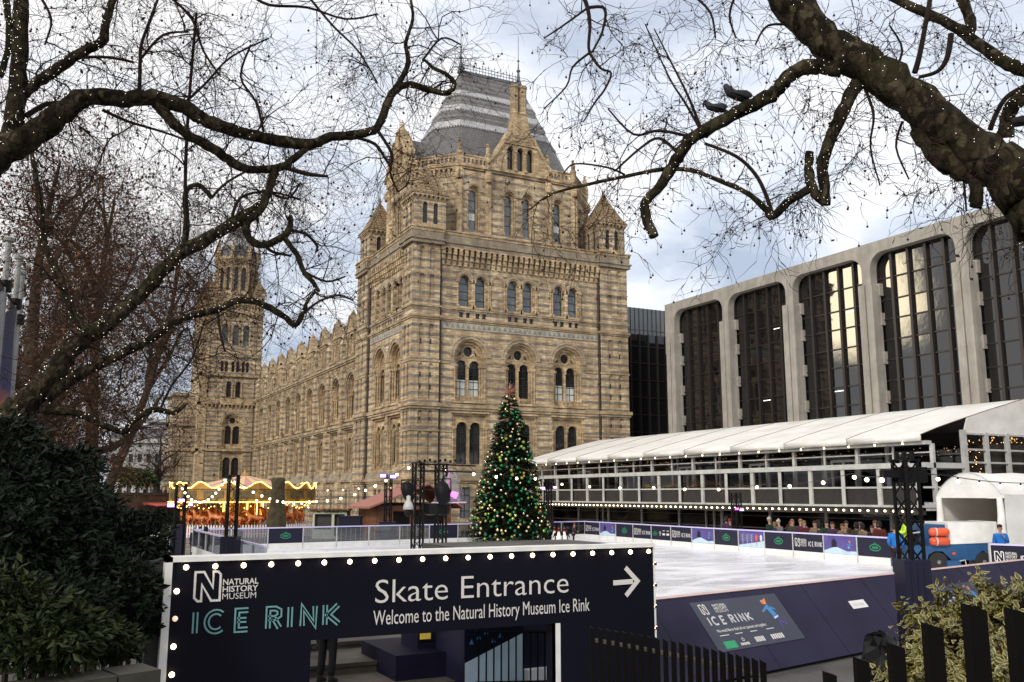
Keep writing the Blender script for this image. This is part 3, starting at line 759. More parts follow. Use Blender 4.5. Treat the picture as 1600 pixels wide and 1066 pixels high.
    # two chimney gables
    for k, (fr, ca, dz) in enumerate(((FE(1.25), 12.15, 0), (FS(1.3), 8.6, 0))):
        g = MB(); tp = 42.2 if k == 0 else 40.9; o = [(ca - 3.5, 35.6), (ca + 3.5, 35.6), (ca + 3.5, 36.5), (ca + 1.2, 40.0), (ca + .82, tp), (ca - .82, tp), (ca - 1.2, 40.0), (ca - 3.5, 36.5)]
        ws = [arch(ca + s, .36, 35.95, 38.1, 8) for s in (-1.15, 0, 1.15)]
        g.plate(fr, o, ws, -.9, 0, True)
        gb = g.build('chimney_gable', M['plainstone'], P)
        for q in ws: window(P, fr, [q], -.4, (1, 1), None, 'glass')
        t = MB()
        for s in (-1, 1):
            t.hexa([fr(ca + s * 3.75, 36.2, -.95), fr(ca + s * 3.75, 36.2, .18), fr(ca + s * 3.35, 36.5, .18), fr(ca + s * 3.35, 36.5, -.95), fr(ca + s * 1.45, 40.1, -.95), fr(ca + s * 1.45, 40.1, .18), fr(ca + s * 1.02, 40.1, .18), fr(ca + s * 1.02, 40.1, -.95)])
        for s in (-1.15, 0, 1.15): t.ring(fr, ca + s, 38.1, .38, .52, 0, .08, n=8)
        for s in (-.58, .58): columns(t, fr, ca + s, 36.0, 37.9, .02, .1)
        t.fbox(fr, ca - 1.9, ca + 1.9, 38.75, 38.9, 0, .1)
        for i in range(5):
            for j in range(5 - i):
                t.fbox(fr, ca - 1.2 + .5 * j + .25 * i, ca - .9 + .5 * j + .25 * i, 38.95 + .3 * i, 39.12 + .3 * i, 0, .06)
        t.build('gable_coping', M['plainstone'], gb)
        c = MB(); c0 = fr(ca, 0, -.45); al = (fr(1, 0, 0) - fr(0, 0, 0))
        for s in (-.47, .47):
            p = c0 + al * s
            c.lathe([(.46, 41.9), (.46, 42.2), (.54, 42.35), (.44, 42.6), (.44, 45.2), (.52, 45.3), (.52, 45.55), (.40, 45.6)], (p.x, p.y, 0), 8, rot=R(22.5))
        if k == 0: c.build('chimney', M['plainstone'], gb)
        else: 
            f = MB(); p = c0; f.lathe([(.75, 40.8), (.45, 41.2), (.18, 41.6), (.24, 41.8), (.05, 42.4)], (p.x, p.y, 0), 8); f.build('finial', M['plainstone'], gb)
        d = MB(); o2 = [(ca - 3.2, 35.8), (ca + 3.2, 35.8), (ca + 3.2, 36.4), (ca, 40.3), (ca - 3.2, 36.4)]
        d.plate(fr, o2, (), -4.5, -.9, True); d.build('gable_roof', M['slate'], gb)
    # hipped slate roof, banded in lead, iron cresting on the ridge
    zb, zt = 36.0, 49.4; base = [(12.1 + (x - 12.1) * .93, 8.6 + (y - 8.6) * .93) for x, y in pts]; ridge = [(8.5, 8.6), (15.75, 8.6)]
    def level(z):
        f = (z - zb) / (zt - zb); f = f * .985; o = []
        for x, y in base:
            t = ridge[0] if x < 12.1 else ridge[1]; o.append((x + (t[0] - x) * f, y + (t[1] - y) * f))
        return o
    rf = MB(); hz = lambda a, b, c=0: V((a, b, c))
    def skin(mbx, za, zb_, grow=0.):
        A = level(za); B = level(zb_)
        if grow:
            A = [(x + (x - 12.1) / max(abs(x - 12.1), .1) * grow, y + (y - 8.6) / max(abs(y - 8.6), .1) * grow) for x, y in A]
            B = [(x + (x - 12.1) / max(abs(x - 12.1), .1) * grow, y + (y - 8.6) / max(abs(y - 8.6), .1) * grow) for x, y in B]
        vs = [V((x, y, za)) for x, y in A] + [V((x, y, zb_)) for x, y in B]
        mbx.add(vs, [(i, (i + 1) % 8, 8 + (i + 1) % 8, 8 + i) for i in range(8)] + [tuple(range(8, 16))])
    skin(rf, zb, zt); ro = rf.build('roof', M['slate'], P)
    ld = MB()
    for za, zb_ in ((41.35, 42.15), (43.7, 44.45), (45.9, 46.5)): skin(ld, za, zb_, .05)
    for za in (41.2, 43.55, 45.75):
        A = level(za)
        for i in range(8):
            p = V((*A[i], za)); q = V((*A[(i + 1) % 8], za)); n = int((q - p).length / .3)
            for k in range(n):
                c = p + (q - p) * ((k + .5) / n); d = (c - V((12.1, 8.6, za))); d.z = 0; d.normalize()
                ld.obox(c + d * .06, (q - p), d, .07, .05, za - .02, za + .17)
    ld.build('lead_band', M['lead'], ro)
    cr = MB(); cr.box(8.2, 16.05, 8.35, 8.85, 49.2, 49.55)
    for i in range(20):
        x = 8.5 + 7.25 * i / 19; h = 1.5 if i % 2 else 1.15
        cr.tube([(x, 8.6, 49.4), (x, 8.6, 49.4 + h)], [.035, .02], 4); cr.lathe([(.02, 0), (.09, .08), (.02, .2)], (x, 8.6, 49.4 + h * .75), 5)
    for z in (49.95, 50.3): cr.box(8.5, 15.75, 8.575, 8.625, z, z + .05)
    for x in (8.5, 15.75):
        cr.lathe([(.42, 49.3), (.22, 50.1), (.12, 50.9), (.26, 51.1), (.10, 51.3), (.06, 52.2), (.16, 52.35), (.04, 52.5), (.03, 55.2), (.01, 55.6)], (x, 8.6, 0), 8)
    cr.build('roof_cresting', M['iron'], ro)
    sk = MB(); sk.obox((7.2, 3.6, 0), (1, 0, 0), (0, 1, 0), .75, .35, 37.6, 37.85); sk.build('skylight', M['lead'], ro)
    return P
pavilion()

# ------------------------------------------------------------------ museum wing: nine bays running away to the left
def wing():
    P = thing('museum_wing', 'long terracotta museum wing of tall round-headed windows and small gabled dormers', 'building', (5, 46, -.5), 'wings of the old terracotta museum')
    fr = FS(1.0); y0, y1 = 17.2, 75.0; cs = [21.95 + 6 * k for k in range(9)]
    wall = MB(); trim = MB(); pale = MB(); pil = MB()
    holes = [arch(c, 1.72, 11.25, 14.95, 16) for c in cs] + [rect(c - 1.85, c + 1.85, 5.2, 10.1) for c in cs] + [rect(c + d - .42, c + d + .42, .3, 3.3) for c in cs for d in (-.75, .75)]
    wall.plate(fr, rect(y0, y1, -.5, 18.2), holes, -.35, 0); wall.box(2.1, 12, y0, y1, -.5, 18.2)
    wall.build('wall', M['stone'], P)
    for c in cs:
        big_window(P, None, None, fr, c, 11.25, 14.95, blind=0)
        square_window(P, None, fr, c, 5.2, 10.1, 8.7)
        for d in (-.75, .75): window(P, fr, [rect(c + d - .42, c + d + .42, .3, 3.3)], -.28, (1, 3))
        b_ = MB(); beast(b_, fr(c + 1.75, 10.95, .5), 1.3); b_.build('stone_animal', M['plainstone'], P)
    for k in range(10):
        a = 18.95 + 6 * k
        for (b0, b1, h, c) in ((-.5, 4.2, .62, .5), (4.2, 10.4, .46, .32), (10.4, 18.0, .42, .30)):
            pil.fbox(fr, a - h, a + h, b0, b1, -.1, c)
        for s in (-1, 1): pil.tube([fr(a + s * .3, 5.2, .34), fr(a + s * .3, 10.2, .34)], .1, 6); pil.tube([fr(a + s * .28, 11.4, .32), fr(a + s * .28, 17.2, .32)], .1, 6)
        pil.tube([fr(a + .62, -.5, .18), fr(a + .62, 17.6, .18)], .07, 5)
        pil.fbox(fr, a - .55, a + .55, 17.9, 20.3, -.3, .38); pil.lathe([(.5, 20.3), (.5, 20.5), (.2, 21.0), (.3, 21.2), (.06, 21.9)], fr(a, 0, .05), 6)
    pil.build('pilaster', M['stone'], P)
    s = MB()
    for b0, b1, p in ((10.3, 10.5, .34), (10.5, 10.8, .44), (17.75, 17.95, .40), (17.95, 18.3, .52), (4.2, 4.4, .3), (11.0, 11.12, .2)): s.fbox(fr, y0, y1, b0, b1, -.2, p)
    s.build('string_course', M['trim'], P)
    pl = MB(); pl.add([fr(y0, 4.35, .34), fr(y1, 4.35, .34), fr(y1, 5.2, .02), fr(y0, 5.2, .02)], [(0, 1, 2, 3)])
    pl.build('sloped_plinth', M['cap'], P)
    co = MB()
    for c in cs: corbels(co, fr, c - 2.45, c + 2.45, 17.0, 17.74, 9, .3, .6)
    co.build('corbel_table', M['plainstone'], P)
    for c in cs:
        d = MB(); ws = [arch(c + q, .42, 18.7, 20.7, 8) for q in (-.6, .6)]
        d.plate(fr, [(c - 1.45, 18.2), (c + 1.45, 18.2), (c + 1.45, 21.55), (c + .28, 23.2), (c - .28, 23.2), (c - 1.45, 21.55)], ws, -.5, .25, True)
        do = d.build('dormer', M['plainstone'], P)
        t = MB()
        for q in (-1, 1): t.hexa([fr(c + q * 1.65, 21.45, -.5), fr(c + q * 1.65, 21.45, .4), fr(c + q * 1.3, 21.6, .4), fr(c + q * 1.3, 21.6, -.5), fr(c + q * .42, 23.35, -.5), fr(c + q * .42, 23.35, .4), fr(c + q * .08, 23.35, .4), fr(c + q * .08, 23.35, -.5)])
        t.fbox(fr, c - 1.55, c + 1.55, 21.35, 21.55, 0, .36); t.fbox(fr, c - 1.5, c + 1.5, 18.3, 18.6, .2, .62)
        t.lathe([(.3, 23.2), (.36, 23.5), (.15, 23.8), (.05, 24.0)], fr(c, 0, -.05), 6)
        for q in (-1.15, 0, 1.15): columns(t, fr, c + q, 18.75, 20.6, .26, .1)
        t.add([fr(c, 22.6, .26), fr(c - .3, 21.9, .26), fr(c + .3, 21.9, .26)], [(0, 1, 2)])
        t.build('dormer_coping', M['trim'], do)
        g = MB()
        for q in ws: g.add([fr(p[0], p[1], -.1) for p in q], [tuple(range(len(q)))])
        g.build('pane', M['glass'], do)
        r = MB(); r.plate(fr, [(c - 1.35, 18.2), (c + 1.35, 18.2), (c + 1.35, 21.5), (c, 23.1), (c - 1.35, 21.5)], (), -3.6, -.5, True); r.build('dormer_roof', M['wingslate'], do)
    r = MB(); r.plate(frame((0, y0, 0), (1, 0, 0), (0, 1, 0)), [(1.5, 18.2), (12.0, 18.2), (7.0, 26.1), (6.4, 26.1)], (), 0, y1 - y0, True)
    ro = r.build('roof', M['wingslate'], P)
    c = MB(); c.box(6.6, 6.8, y0, y1, 26.1, 26.25)
    for i in range(90): y = y0 + .3 + i * .64; c.tube([(6.7, y, 26.2), (6.7, y, 26.9)], .035, 3)
    c.build('roof_cresting', M['iron'], ro)
wing()

# ------------------------------------------------------------------ museum tower at the far end of the wing
def tower():
    P = thing('museum_tower', 'distant museum tower with octagonal top and domed slate cap, half behind bare branches', 'building', (-3.2, 80, -.5), 'wings of the old terracotta museum')
    x0, x1, ya, yb = -8.0, 1.6, 75.0, 84.4; fe = FE(ya); fs = FS(x0)
    wall = MB(); trim = MB(); pale = MB(); cx = -3.2
    H = [arch(c, .46, 27.3, 30.2, 8) for c in (-4.55, -2.8, -1.1)] + [arch(c, .25, 22.8, 24.3, 6) for c in (-4.75, -4.05, -3.0, -2.25, -1.35, -.65)] + [arch(c, .38, 18.6, 20.8, 8) for c in (-3.5, -2.0)]
    big = [arch(-2.55, 1.72, 10.3, 14.2, 16), rect(-4.4, -.7, 5.0, 9.7)]
    wall.plate(fe, rect(x0, x1, -.5, 34.9), H + big, -.35, 0)
    fsf = lambda a, b, c=0.: fs(a, b, c)
    wall.plate(fs, rect(ya, yb, -.5, 34.9), [arch(c, .46, 27.3, 30.2, 8) for c in (77.8, 79.7, 81.6)] + [arch(79.7, 1.72, 10.3, 14.2, 16), rect(77.8, 81.6, 5, 9.7)], -.35, 0)
    wall.box(x0 + 1.2, x1, ya + 1.2, yb, -.5, 34.9)
    wall.build('wall', M['stone'], P)
    for q in H: window(P, fe, [q], -.3, (1, 3), None, 'leadglass' if q[0][1] > 27 else 'glass', .04)
    big_window(P, None, None, fe, -2.55, 10.3, 14.2, blind=0); square_window(P, None, fe, -2.55, 5.0, 9.7, 8.2)
    big_window(P, None, None, fs, 79.7, 10.3, 14.2, blind=0); square_window(P, None, fs, 79.7, 5.0, 9.7, 8.2)
    for c in (77.8, 79.7, 81.6): window(P, fs, [arch(c, .46, 27.3, 30.2, 8)], -.3, (1, 3), None, 'glass', .04)
    for q in H[:3] + H[-2:]:
        a = (q[0][0] + q[1][0]) / 2; hw = (q[1][0] - q[0][0]) / 2; bs = max(p[1] for p in q) - hw
        pale.ring(fe, a, bs, hw + .1, hw + .35, 0, .1, n=10); [columns(trim, fe, a + s * (hw + .18), q[0][1], bs - .2, .05, .1) for s in (-1, 1)]
    for fr, a0, a1 in ((fe, x0, x1), (fs, ya, yb)):
        for b0, b1, p in ((9.75, 10.1, .25), (17.3, 17.6, .35), (17.6, 18.3, .15), (22.0, 22.4, .3), (25.3, 25.6, .2), (32.6, 33.0, .25), (34.6, 34.95, .35), (4.0, 4.3, .2)): trim.fbox(fr, a0 - p, a1 + p, b0, b1, -.2, p)
        corbels(trim, fr, a0 + .3, a1 - .3, 16.6, 17.3, 14, .3, .6); corbels(trim, fr, a0 + .3, a1 - .3, 31.9, 32.6, 14, .3, .5)
        n = 16; s_ = (a1 - a0 - 1) / n
        trim.plate(fr, rect(a0 + .5, a1 - .5, 33.0, 34.6), [arch(a0 + .5 + s_ * (k + .5), s_ * .28, 33.2, 34.0, 6) for k in range(n)], .05, .2, True)
        for a in (a0, a1 - 1.1 if fr is fe else a1): trim.fbox(fr, a - .02, a + 1.1 if a == a0 else a + .02, -.5, 34.6, -.2, .18)
    trim.build('tower_moulding', M['plainstone'], P); pale.build('arch_moulding', M['pale'], P)
    # octagon
    oc = V((-2.35, 79.7, 0)); ro_ = 3.55; oct_ = MB(); ot = MB(); dk = MB()
    oct_.lathe([(ro_ - .35, 34.5), (ro_ - .35, 43.2)], oc, 8, rot=R(22.5))
    for i in range(8):
        a = R(45 * i); n = V((math.cos(a), math.sin(a), 0)); al = V((-n.y, n.x, 0)); ap = ro_ * math.cos(R(22.5)); fr = frame(oc + n * ap, al, n); hw = ro_ * math.sin(R(22.5))
        hs = [arch(s * .62, .34, 37.0, 40.6, 8) for s in (-1, 1)]
        oct_.plate(fr, rect(-hw, hw, 34.5, 43.0), hs, -.3, 0)
        for q in hs: dk.add([fr(p[0], p[1], -.28) for p in q], [tuple(range(len(q)))])
        for s in (-1, 1): ot.ring(fr, s * .62, 40.6, .36, .54, 0, .1, n=8)
        for s in (-hw, 0, hw): columns(ot, fr, s, 35.4, 40.5, .05, .17)
        ot.fbox(fr, -hw - .1, hw + .1, 42.0, 42.3, -.1, .25); ot.fbox(fr, -hw - .1, hw + .1, 42.3, 42.6, -.1, .4); corbels(ot, fr, -hw, hw, 41.4, 42.0, 7, .24, .5)
        p = oc + (n * math.cos(R(22.5)) + al * math.sin(R(22.5))).normalized() * (ro_ + .05)
        ot.lathe([(.36, 42.6), (.36, 44.0), (.12, 45.2), (.02, 45.5)], (p.x, p.y, 0), 6)
    oc_o = oct_.build('octagon_stage', M['stone'], P); ot.build('octagon_moulding', M['plainstone'], P); dk.build('belfry_opening', M['glass'], P)
    dm = MB(); dm.lathe([(ro_ * .96, 42.6), (ro_ * .86, 44.2), (ro_ * .70, 46.0), (ro_ * .54, 47.4), (ro_ * .38, 48.5), (.75, 49.0), (.75, 50.6), (.9, 50.7), (.08, 53.4), (.03, 55)], oc, 8, rot=R(22.5))
    d = dm.build('dome', M['wingslate'], P)
    lb = MB()
    lb.lathe([(ro_ * .80, 45.0), (ro_ * .67, 46.4)], oc, 8, rot=R(22.5)); lb.lathe([(ro_ * .42, 48.4), (ro_ * .3, 49.0)], oc, 8, rot=R(22.5)); lb.build('lead_band', M['lead'], d)
    for x, y in ((.9, 76), (-7.2, 76), (.9, 83.4), (-7.2, 83.4)): turret(P, x, y, 34.0, 36.3, 39.0, .8)
    # lower projecting bays further left
    lo = MB(); lt = MB()
    for (ax0, ax1, ay, h) in ((-11.3, -8.6, 80.0, 19.5),):
        lo.box(ax0, 1.0, ay, ay + 9, -.5, h)
        for b in (4.2, 9.9, 14.0, h - .5): lt.box(ax0 - .25, ax1 + 4.5, ay - .25, ay, b, b + .4); lt.box(ax0 - .25, ax0, ay, ay + 9, b, b + .4)
        f2 = FE(ay)
        for c in (ax0 + .8, ax0 + 1.9):
            for b0, b1 in ((5.2, 8.6), (10.8, 13), (14.9, 17.6)):
                lt.ring(f2, c, b1, .2, .34, 0, .08, n=8); lt.fbox(f2, c - .34, c - .2, b0, b1, 0, .08); lt.fbox(f2, c + .2, c + .34, b0, b1, 0, .08)
    lo.build('entrance_bay', M['stone'], P); lt.build('entrance_bay_moulding', M['trim'], P)
    rr = MB(); rr.box(1.6, 10, 74.6, 84, 18, 23.6); rr.build('back_range', M['stone'], P)
tower()
#@@PART3
# ------------------------------------------------------------------ modern concrete block on the right
def office():
    P = thing('concrete_office_block', 'modern concrete block with rounded bays of dark bronze glass, right of the old museum', 'building', (30, -25, -.5))
    X = 26.0; fr = FS(X); y0, y1 = -70.0, -4.2; per = 8.25
    ps = [-5.3 - per * k for k in range(8)]
    wall = MB(); holes = []
    for k in range(len(ps) - 1):
        a0 = ps[k + 1] + .42; a1 = ps[k] - .42; r = 1.15; o = [(a0, 16.9), (a1, 16.9)]
        for (cx, t0) in ((a1 - r, 0), (a0 + r, math.pi / 2)):
            for i in range(8): t = t0 + math.pi / 2 * i / 7; o.append((cx + r * math.cos(t), 20.0 + r * math.sin(t)))
        holes.append(o)
    b = [(ps[-1] - .6, 16.95), ]
    ol = [(-4.25, 22.05), (ps[-1] - .7, 22.05), (ps[-1] - .7, 16.9)]
    for h in reversed(holes): ol += [h[0]] + list(reversed(h[2:])) + [h[1]]
    ol += [(-4.25, 16.9)]
    wall.plate(fr, ol, (), -.7, 0, True)
    wall.fbox(fr, ps[-1] - .7, -4.25, 21.25, 22.0, -9, -.7)
    wall.build('fascia', M['concrete'], P)
    for k, p in enumerate(ps):
        c = MB()
        for s in (-1, 1): c.fbox(fr, p + s * .36 - .30, p + s * .36 + .30, -.5, 18.7 + (.12 if s > 0 else 0), -.7, .22)
        c.fbox(fr, p - .08, p + .08, -.5, 18.4, -.7, .08)
        c.fbox(fr, p - .67, p + .67, 12.9, 12.93, -.5, .226)
        for z in (6.6, 9.6, 12.6, 15.6, 17.9): c.fbox(fr, p - .80, p + .2, z, z + .95, -.85, -.5)
        c.build('pier', M['concrete'], P)
    for k in range(len(ps) - 1):
        a0 = ps[k + 1] + .3; a1 = ps[k] - .3; n = 5; st = (a1 - a0) / n
        m = MB(); g = MB()
        for i in range(n + 1): m.fbox(fr, a0 + st * i - .11, a0 + st * i + .11, -.5, 21.1, -.95, -.62)
        zs = [0.5, 3.6, 5.1, 6.7, 8.2, 9.8, 11.3, 12.9, 14.4, 16.0, 17.5, 19.2, 21.1]
        for z in zs: m.fbox(fr, a0, a1, z - .05, z + .05, -.92, -.76)
        w = m.build('window', M['mullion'], P)
        rk = random.Random(k)
        for i in range(n):
            for j in range(len(zs) - 1):
                t = rk.uniform(-.003, .003); u = rk.uniform(-.003, .003); q0, q1 = a0 + st * i, a0 + st * (i + 1)
                g.add([fr(q0, zs[j], -.86 + t + u), fr(q1, zs[j], -.86 - t + u), fr(q1, zs[j + 1], -.86 - t - u), fr(q0, zs[j + 1], -.86 + t - u)], [(0, 1, 2, 3)])
        g.build('pane', M['tint'], w, recalc=False)
        if k in (1, 2):
            l = MB(); l.fbox(fr, a0 + st * 1.1, a0 + st * 1.7, 17.2, 17.25, -.84, -.82); l.fbox(fr, a0 + st * 2.2, a0 + st * 2.8, 11.0, 11.06, -.84, -.82); l.build('strip_light', M['tubelight'], w)
    bk = MB(); bk.box(X + 1.2, X + 20, y0, -4.3, -.5, 21.1); bk.build('core_wall', M['spandrel'], P)
    # dark glass link and its metal-clad head beside the pavilion
    lk = MB(); lk.box(24.6, 44, 6, 14, 15.5, 24.0)
    l = lk.build('plant_room', M['cladding'], P); rb = MB()
    for i in range(30): rb.box(24.6 + i * .6 - .03, 24.6 + i * .6 + .03, 5.94, 6, 15.5, 24.0)
    for z in (18.5, 21.4): rb.box(24.6, 44, 5.95, 6, z, z + .05)
    rb.build('standing_seam', M['spandrel'], l)
    gl = MB(); f2 = FE(3.5)
    gl.add([f2(24.4, -.5), f2(40, -.5), f2(40, 20.4), f2(24.4, 20.4)], [(0, 1, 2, 3)]); m = MB()
    for i in range(9): m.fbox(f2, 24.5 + 1.2 * i, 24.62 + 1.2 * i, -.5, 20.4, 0, .2)
    for j in range(11): m.fbox(f2, 24.4, 36, 1.9 * j, 1.9 * j + .08, 0, .12)
    w = m.build('link_window', M['mullion'], P); gl.build('pane', M['tint'], w)
    for i in range(3): pass
    rl = MB()
    for i in range(2): x = 26.4 + i * .7; rl.tube([(x, -5, 22), (x, -5, 22.9), (x + .35, -5, 23.15), (x + .7, -5, 22.9), (x + .7, -5, 22)], .03, 5)
    rl.build('roof_ladder_rail', M['alu'], P)
office()

# ------------------------------------------------------------------ two-storey marquee bar beside the rink
STR = []          # bulb strings to hang later
M['railgrey'] = pm('grey_white_rail', (.46, .46, .44), .55, var=.2, scale=2)
def marquee():
    P = thing('marquee_bar', 'two storey white fabric marquee bar with glazed balcony along the rink', 'marquee', (16, -24, -.5))
    X = 12.0; fr = FS(X); y0, y1 = -45.8, -.8; n = 9; st = (y1 - y0) / n
    # roof membrane, sagging between the frames
    r = MB(); K = 7; prof = lambda t: (11.2 + (20.0 - 11.2) * t, 5.95 + 2.28 * (t ** .92)); bk_ = lambda x: 20 + (20 - x) * .62
    ys = []
    for i in range(n):
        for q in range(4): ys.append((y0 + st * (i + q / 4), math.sin(math.pi * q / 4) * .12))
    ys.append((y1, 0)); vs = []; m = 2 * K + 1
    for (y, sg) in ys:
        for j in range(m):
            t = j / K if j <= K else 2 - j / K; x, z = prof(t)
            if j > K: x = bk_(x)
            vs.append((x, y, z - sg * (1 - abs(2 * t - 1) * .6) * (0.3 if t > .95 else 1)))
    fs = [(i * m + j, i * m + j + 1, (i + 1) * m + j + 1, (i + 1) * m + j) for i in range(len(ys) - 1) for j in range(m - 1)]
    r.add(vs, fs)
    # valance along the eave
    for i in range(n):
        a = y0 + st * i; r.hexa([V((11.2, a + .03, 5.62)), V((11.2, a + st - .03, 5.62)), V((11.26, a + st - .03, 5.62)), V((11.26, a + .03, 5.62)), V((11.19, a + .03, 5.95)), V((11.19, a + st - .03, 5.95)), V((11.26, a + st - .03, 5.95)), V((11.26, a + .03, 5.95))])
    ro = r.build('roof', M['canvas'], P, smooth=True, recalc=False)
    sm = MB()
    for i in range(n + 1):
        y = y0 + st * i; sm.tube([(prof(j / K)[0], y, prof(j / K)[1] + .012) for j in range(K + 1)], .022, 4)
    sm.build('seam', M['cap'], ro)
    for yy in (y0, y1):
        ge = MB()
        f = frame((0, yy, 0), (1, 0, 0), (0, -1, 0))
        o = [prof(j / K) for j in range(K + 1)] + [(bk_(prof(1 - j / K)[0]), prof(1 - j / K)[1]) for j in range(1, K + 1)]
        o = [(x, z - .02) for x, z in o]
        ge.plate(f, [(25.2, 6.15), (14.6, 6.15)] + [q for q in o[1:-1] if q[0] > 14.5], (), -.04, .04)
        ge.build('gable_end', M['canvas'], P)
    fm = MB()
    for i in range(n + 1):
        a = y0 + st * i
        fm.fbox(fr, a - .11, a + .11, -.5, 6.3, -2.65, -2.4)
        fm.fbox(fr, a - .10, a + .10, 2.3, 5.5, -.1, .08)
        if i < n:
            fm.fbox(fr, a + st / 2 - .05, a + st / 2 + .05, 2.3, 5.5, -.06, .04); fm.fbox(fr, a + .1, a + st - .1, 5.02, 5.09, -.04, .02)
        fm.fbox(fr, a - .13, a + .13, 2.2, 4.2, 1.06, 1.24)
    for b0, b1, c0, c1 in ((5.45, 5.65, -.0, .5), (5.0, 5.06, -2.6, -2.5), (4.2, 4.28, -2.6, -2.5), (2.0, 2.42, -2.7, 1.0)): fm.fbox(fr, y0, y1, b0, b1, c0, c1)
    for b in (.55, 1.35): fm.fbox(fr, y0, y1, b, b + .07, -2.6, -2.5)
    for z in (5.0, 4.0): 
        pass
    for x in (14.6, 16.4, 18.2, 20.2, 22.0, 24.4): fm.box(x - .12, x + .12, y0 - .1, y0 + .1, -.5, 6.2)
    for z in (3.2, 4.5, 5.2, 6.05): fm.box(14.5, 25.2, y0 - .06, y0 + .06, z, z + .1)
    fm.build('frame', M['alu'], P)
    rl = MB(); rl.fbox(fr, y0 - .1, y1, 4.22, 4.50, 1.02, 1.34); rl.fbox(fr, y0 - .1, y1, 3.16, 3.26, 1.08, 1.24); rl.fbox(fr, y0 - .1, y1, 2.16, 2.28, 1.02, 1.34)
    nb = 18; s2 = (y1 - y0) / nb
    for i in range(nb + 1): a = y0 + s2 * i; rl.fbox(fr, a - .13, a + .13, 2.28, 4.22, 1.06, 1.28)
    for (b0, b1) in ((2.16, 4.5),):
        rl.box(10.7, 14.5, y0 - .1, y0 + .05, 4.22, 4.5); rl.box(10.7, 14.5, y0 - .06, y0 + .02, 3.16, 3.26); rl.box(10.7, 14.5, y0 - .06, y0 + .02, 2.16, 2.28)
    rl.build('balcony_rail', M['railgrey'], P)
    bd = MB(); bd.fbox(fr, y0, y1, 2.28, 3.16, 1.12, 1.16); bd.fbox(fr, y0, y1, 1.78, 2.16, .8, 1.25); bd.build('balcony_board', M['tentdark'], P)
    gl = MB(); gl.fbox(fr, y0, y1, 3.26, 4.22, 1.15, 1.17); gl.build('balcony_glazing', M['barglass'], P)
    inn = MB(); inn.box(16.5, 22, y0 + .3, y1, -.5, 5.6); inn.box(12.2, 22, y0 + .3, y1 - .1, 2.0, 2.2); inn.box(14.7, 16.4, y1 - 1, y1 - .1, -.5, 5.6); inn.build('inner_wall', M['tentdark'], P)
    g2 = MB(); g2.fbox(fr, y0, y1, 2.42, 6.2, -2.52, -2.50); g2.fbox(fr, y0, y1, -.4, 2.0, -2.52, -2.50); g2.build('glazing', M['barglass'], P)
    # glazed double doors and bar furniture seen through the glass
    for a in (-37.5, -30.0, -22.0, -13.0, -7.0):
        d = MB(); d.plate(fr, rect(a - 1.0, a + 1.0, 2.42, 4.95), [rect(a - .86, a - .08, 2.6, 4.8), rect(a + .08, a + .86, 2.6, 4.8)], -2.48, -2.36, True)
        d.build('door', M['white'], P)
    for a in (-25.0, -10.0):
        d = MB(); d.plate(fr, rect(a - 1.0, a + 1.0, -.4, 1.8), [rect(a - .86, a - .08, -.2, 1.65), rect(a + .08, a + .86, -.2, 1.65)], -2.48, -2.36, True)
        d.build('door', M['alu'], P)
    for i in range(14):
        a = y0 + 2 + i * 3.1; t = MB(); t.fbox(fr, a - .5, a + .5, 2.2, 3.1 + .5 * (i % 3), -4.0, -3.4); t.fbox(fr, a - .1, a + .6, -.4, .8, -3.8, -3.0); t.build('counter', M['interior'], P)
    # lettering on the balcony at the far end
    sg = MB(); put_text(sg, frame((10.86, 0, 0), (0, -1, 0), (-1, 0, 0)), 'Cafe Bar', 1.3, 6.4, 2.42, 3.3, .02, capref='CB'); 
    stroke(sg, frame((10.86, 0, 0), (0, -1, 0), (-1, 0, 0)), [(3.05, 3.22), (3.22, 3.38)], .06, .02)
    sg.build('bar_lettering', M['white'], P)
marquee()

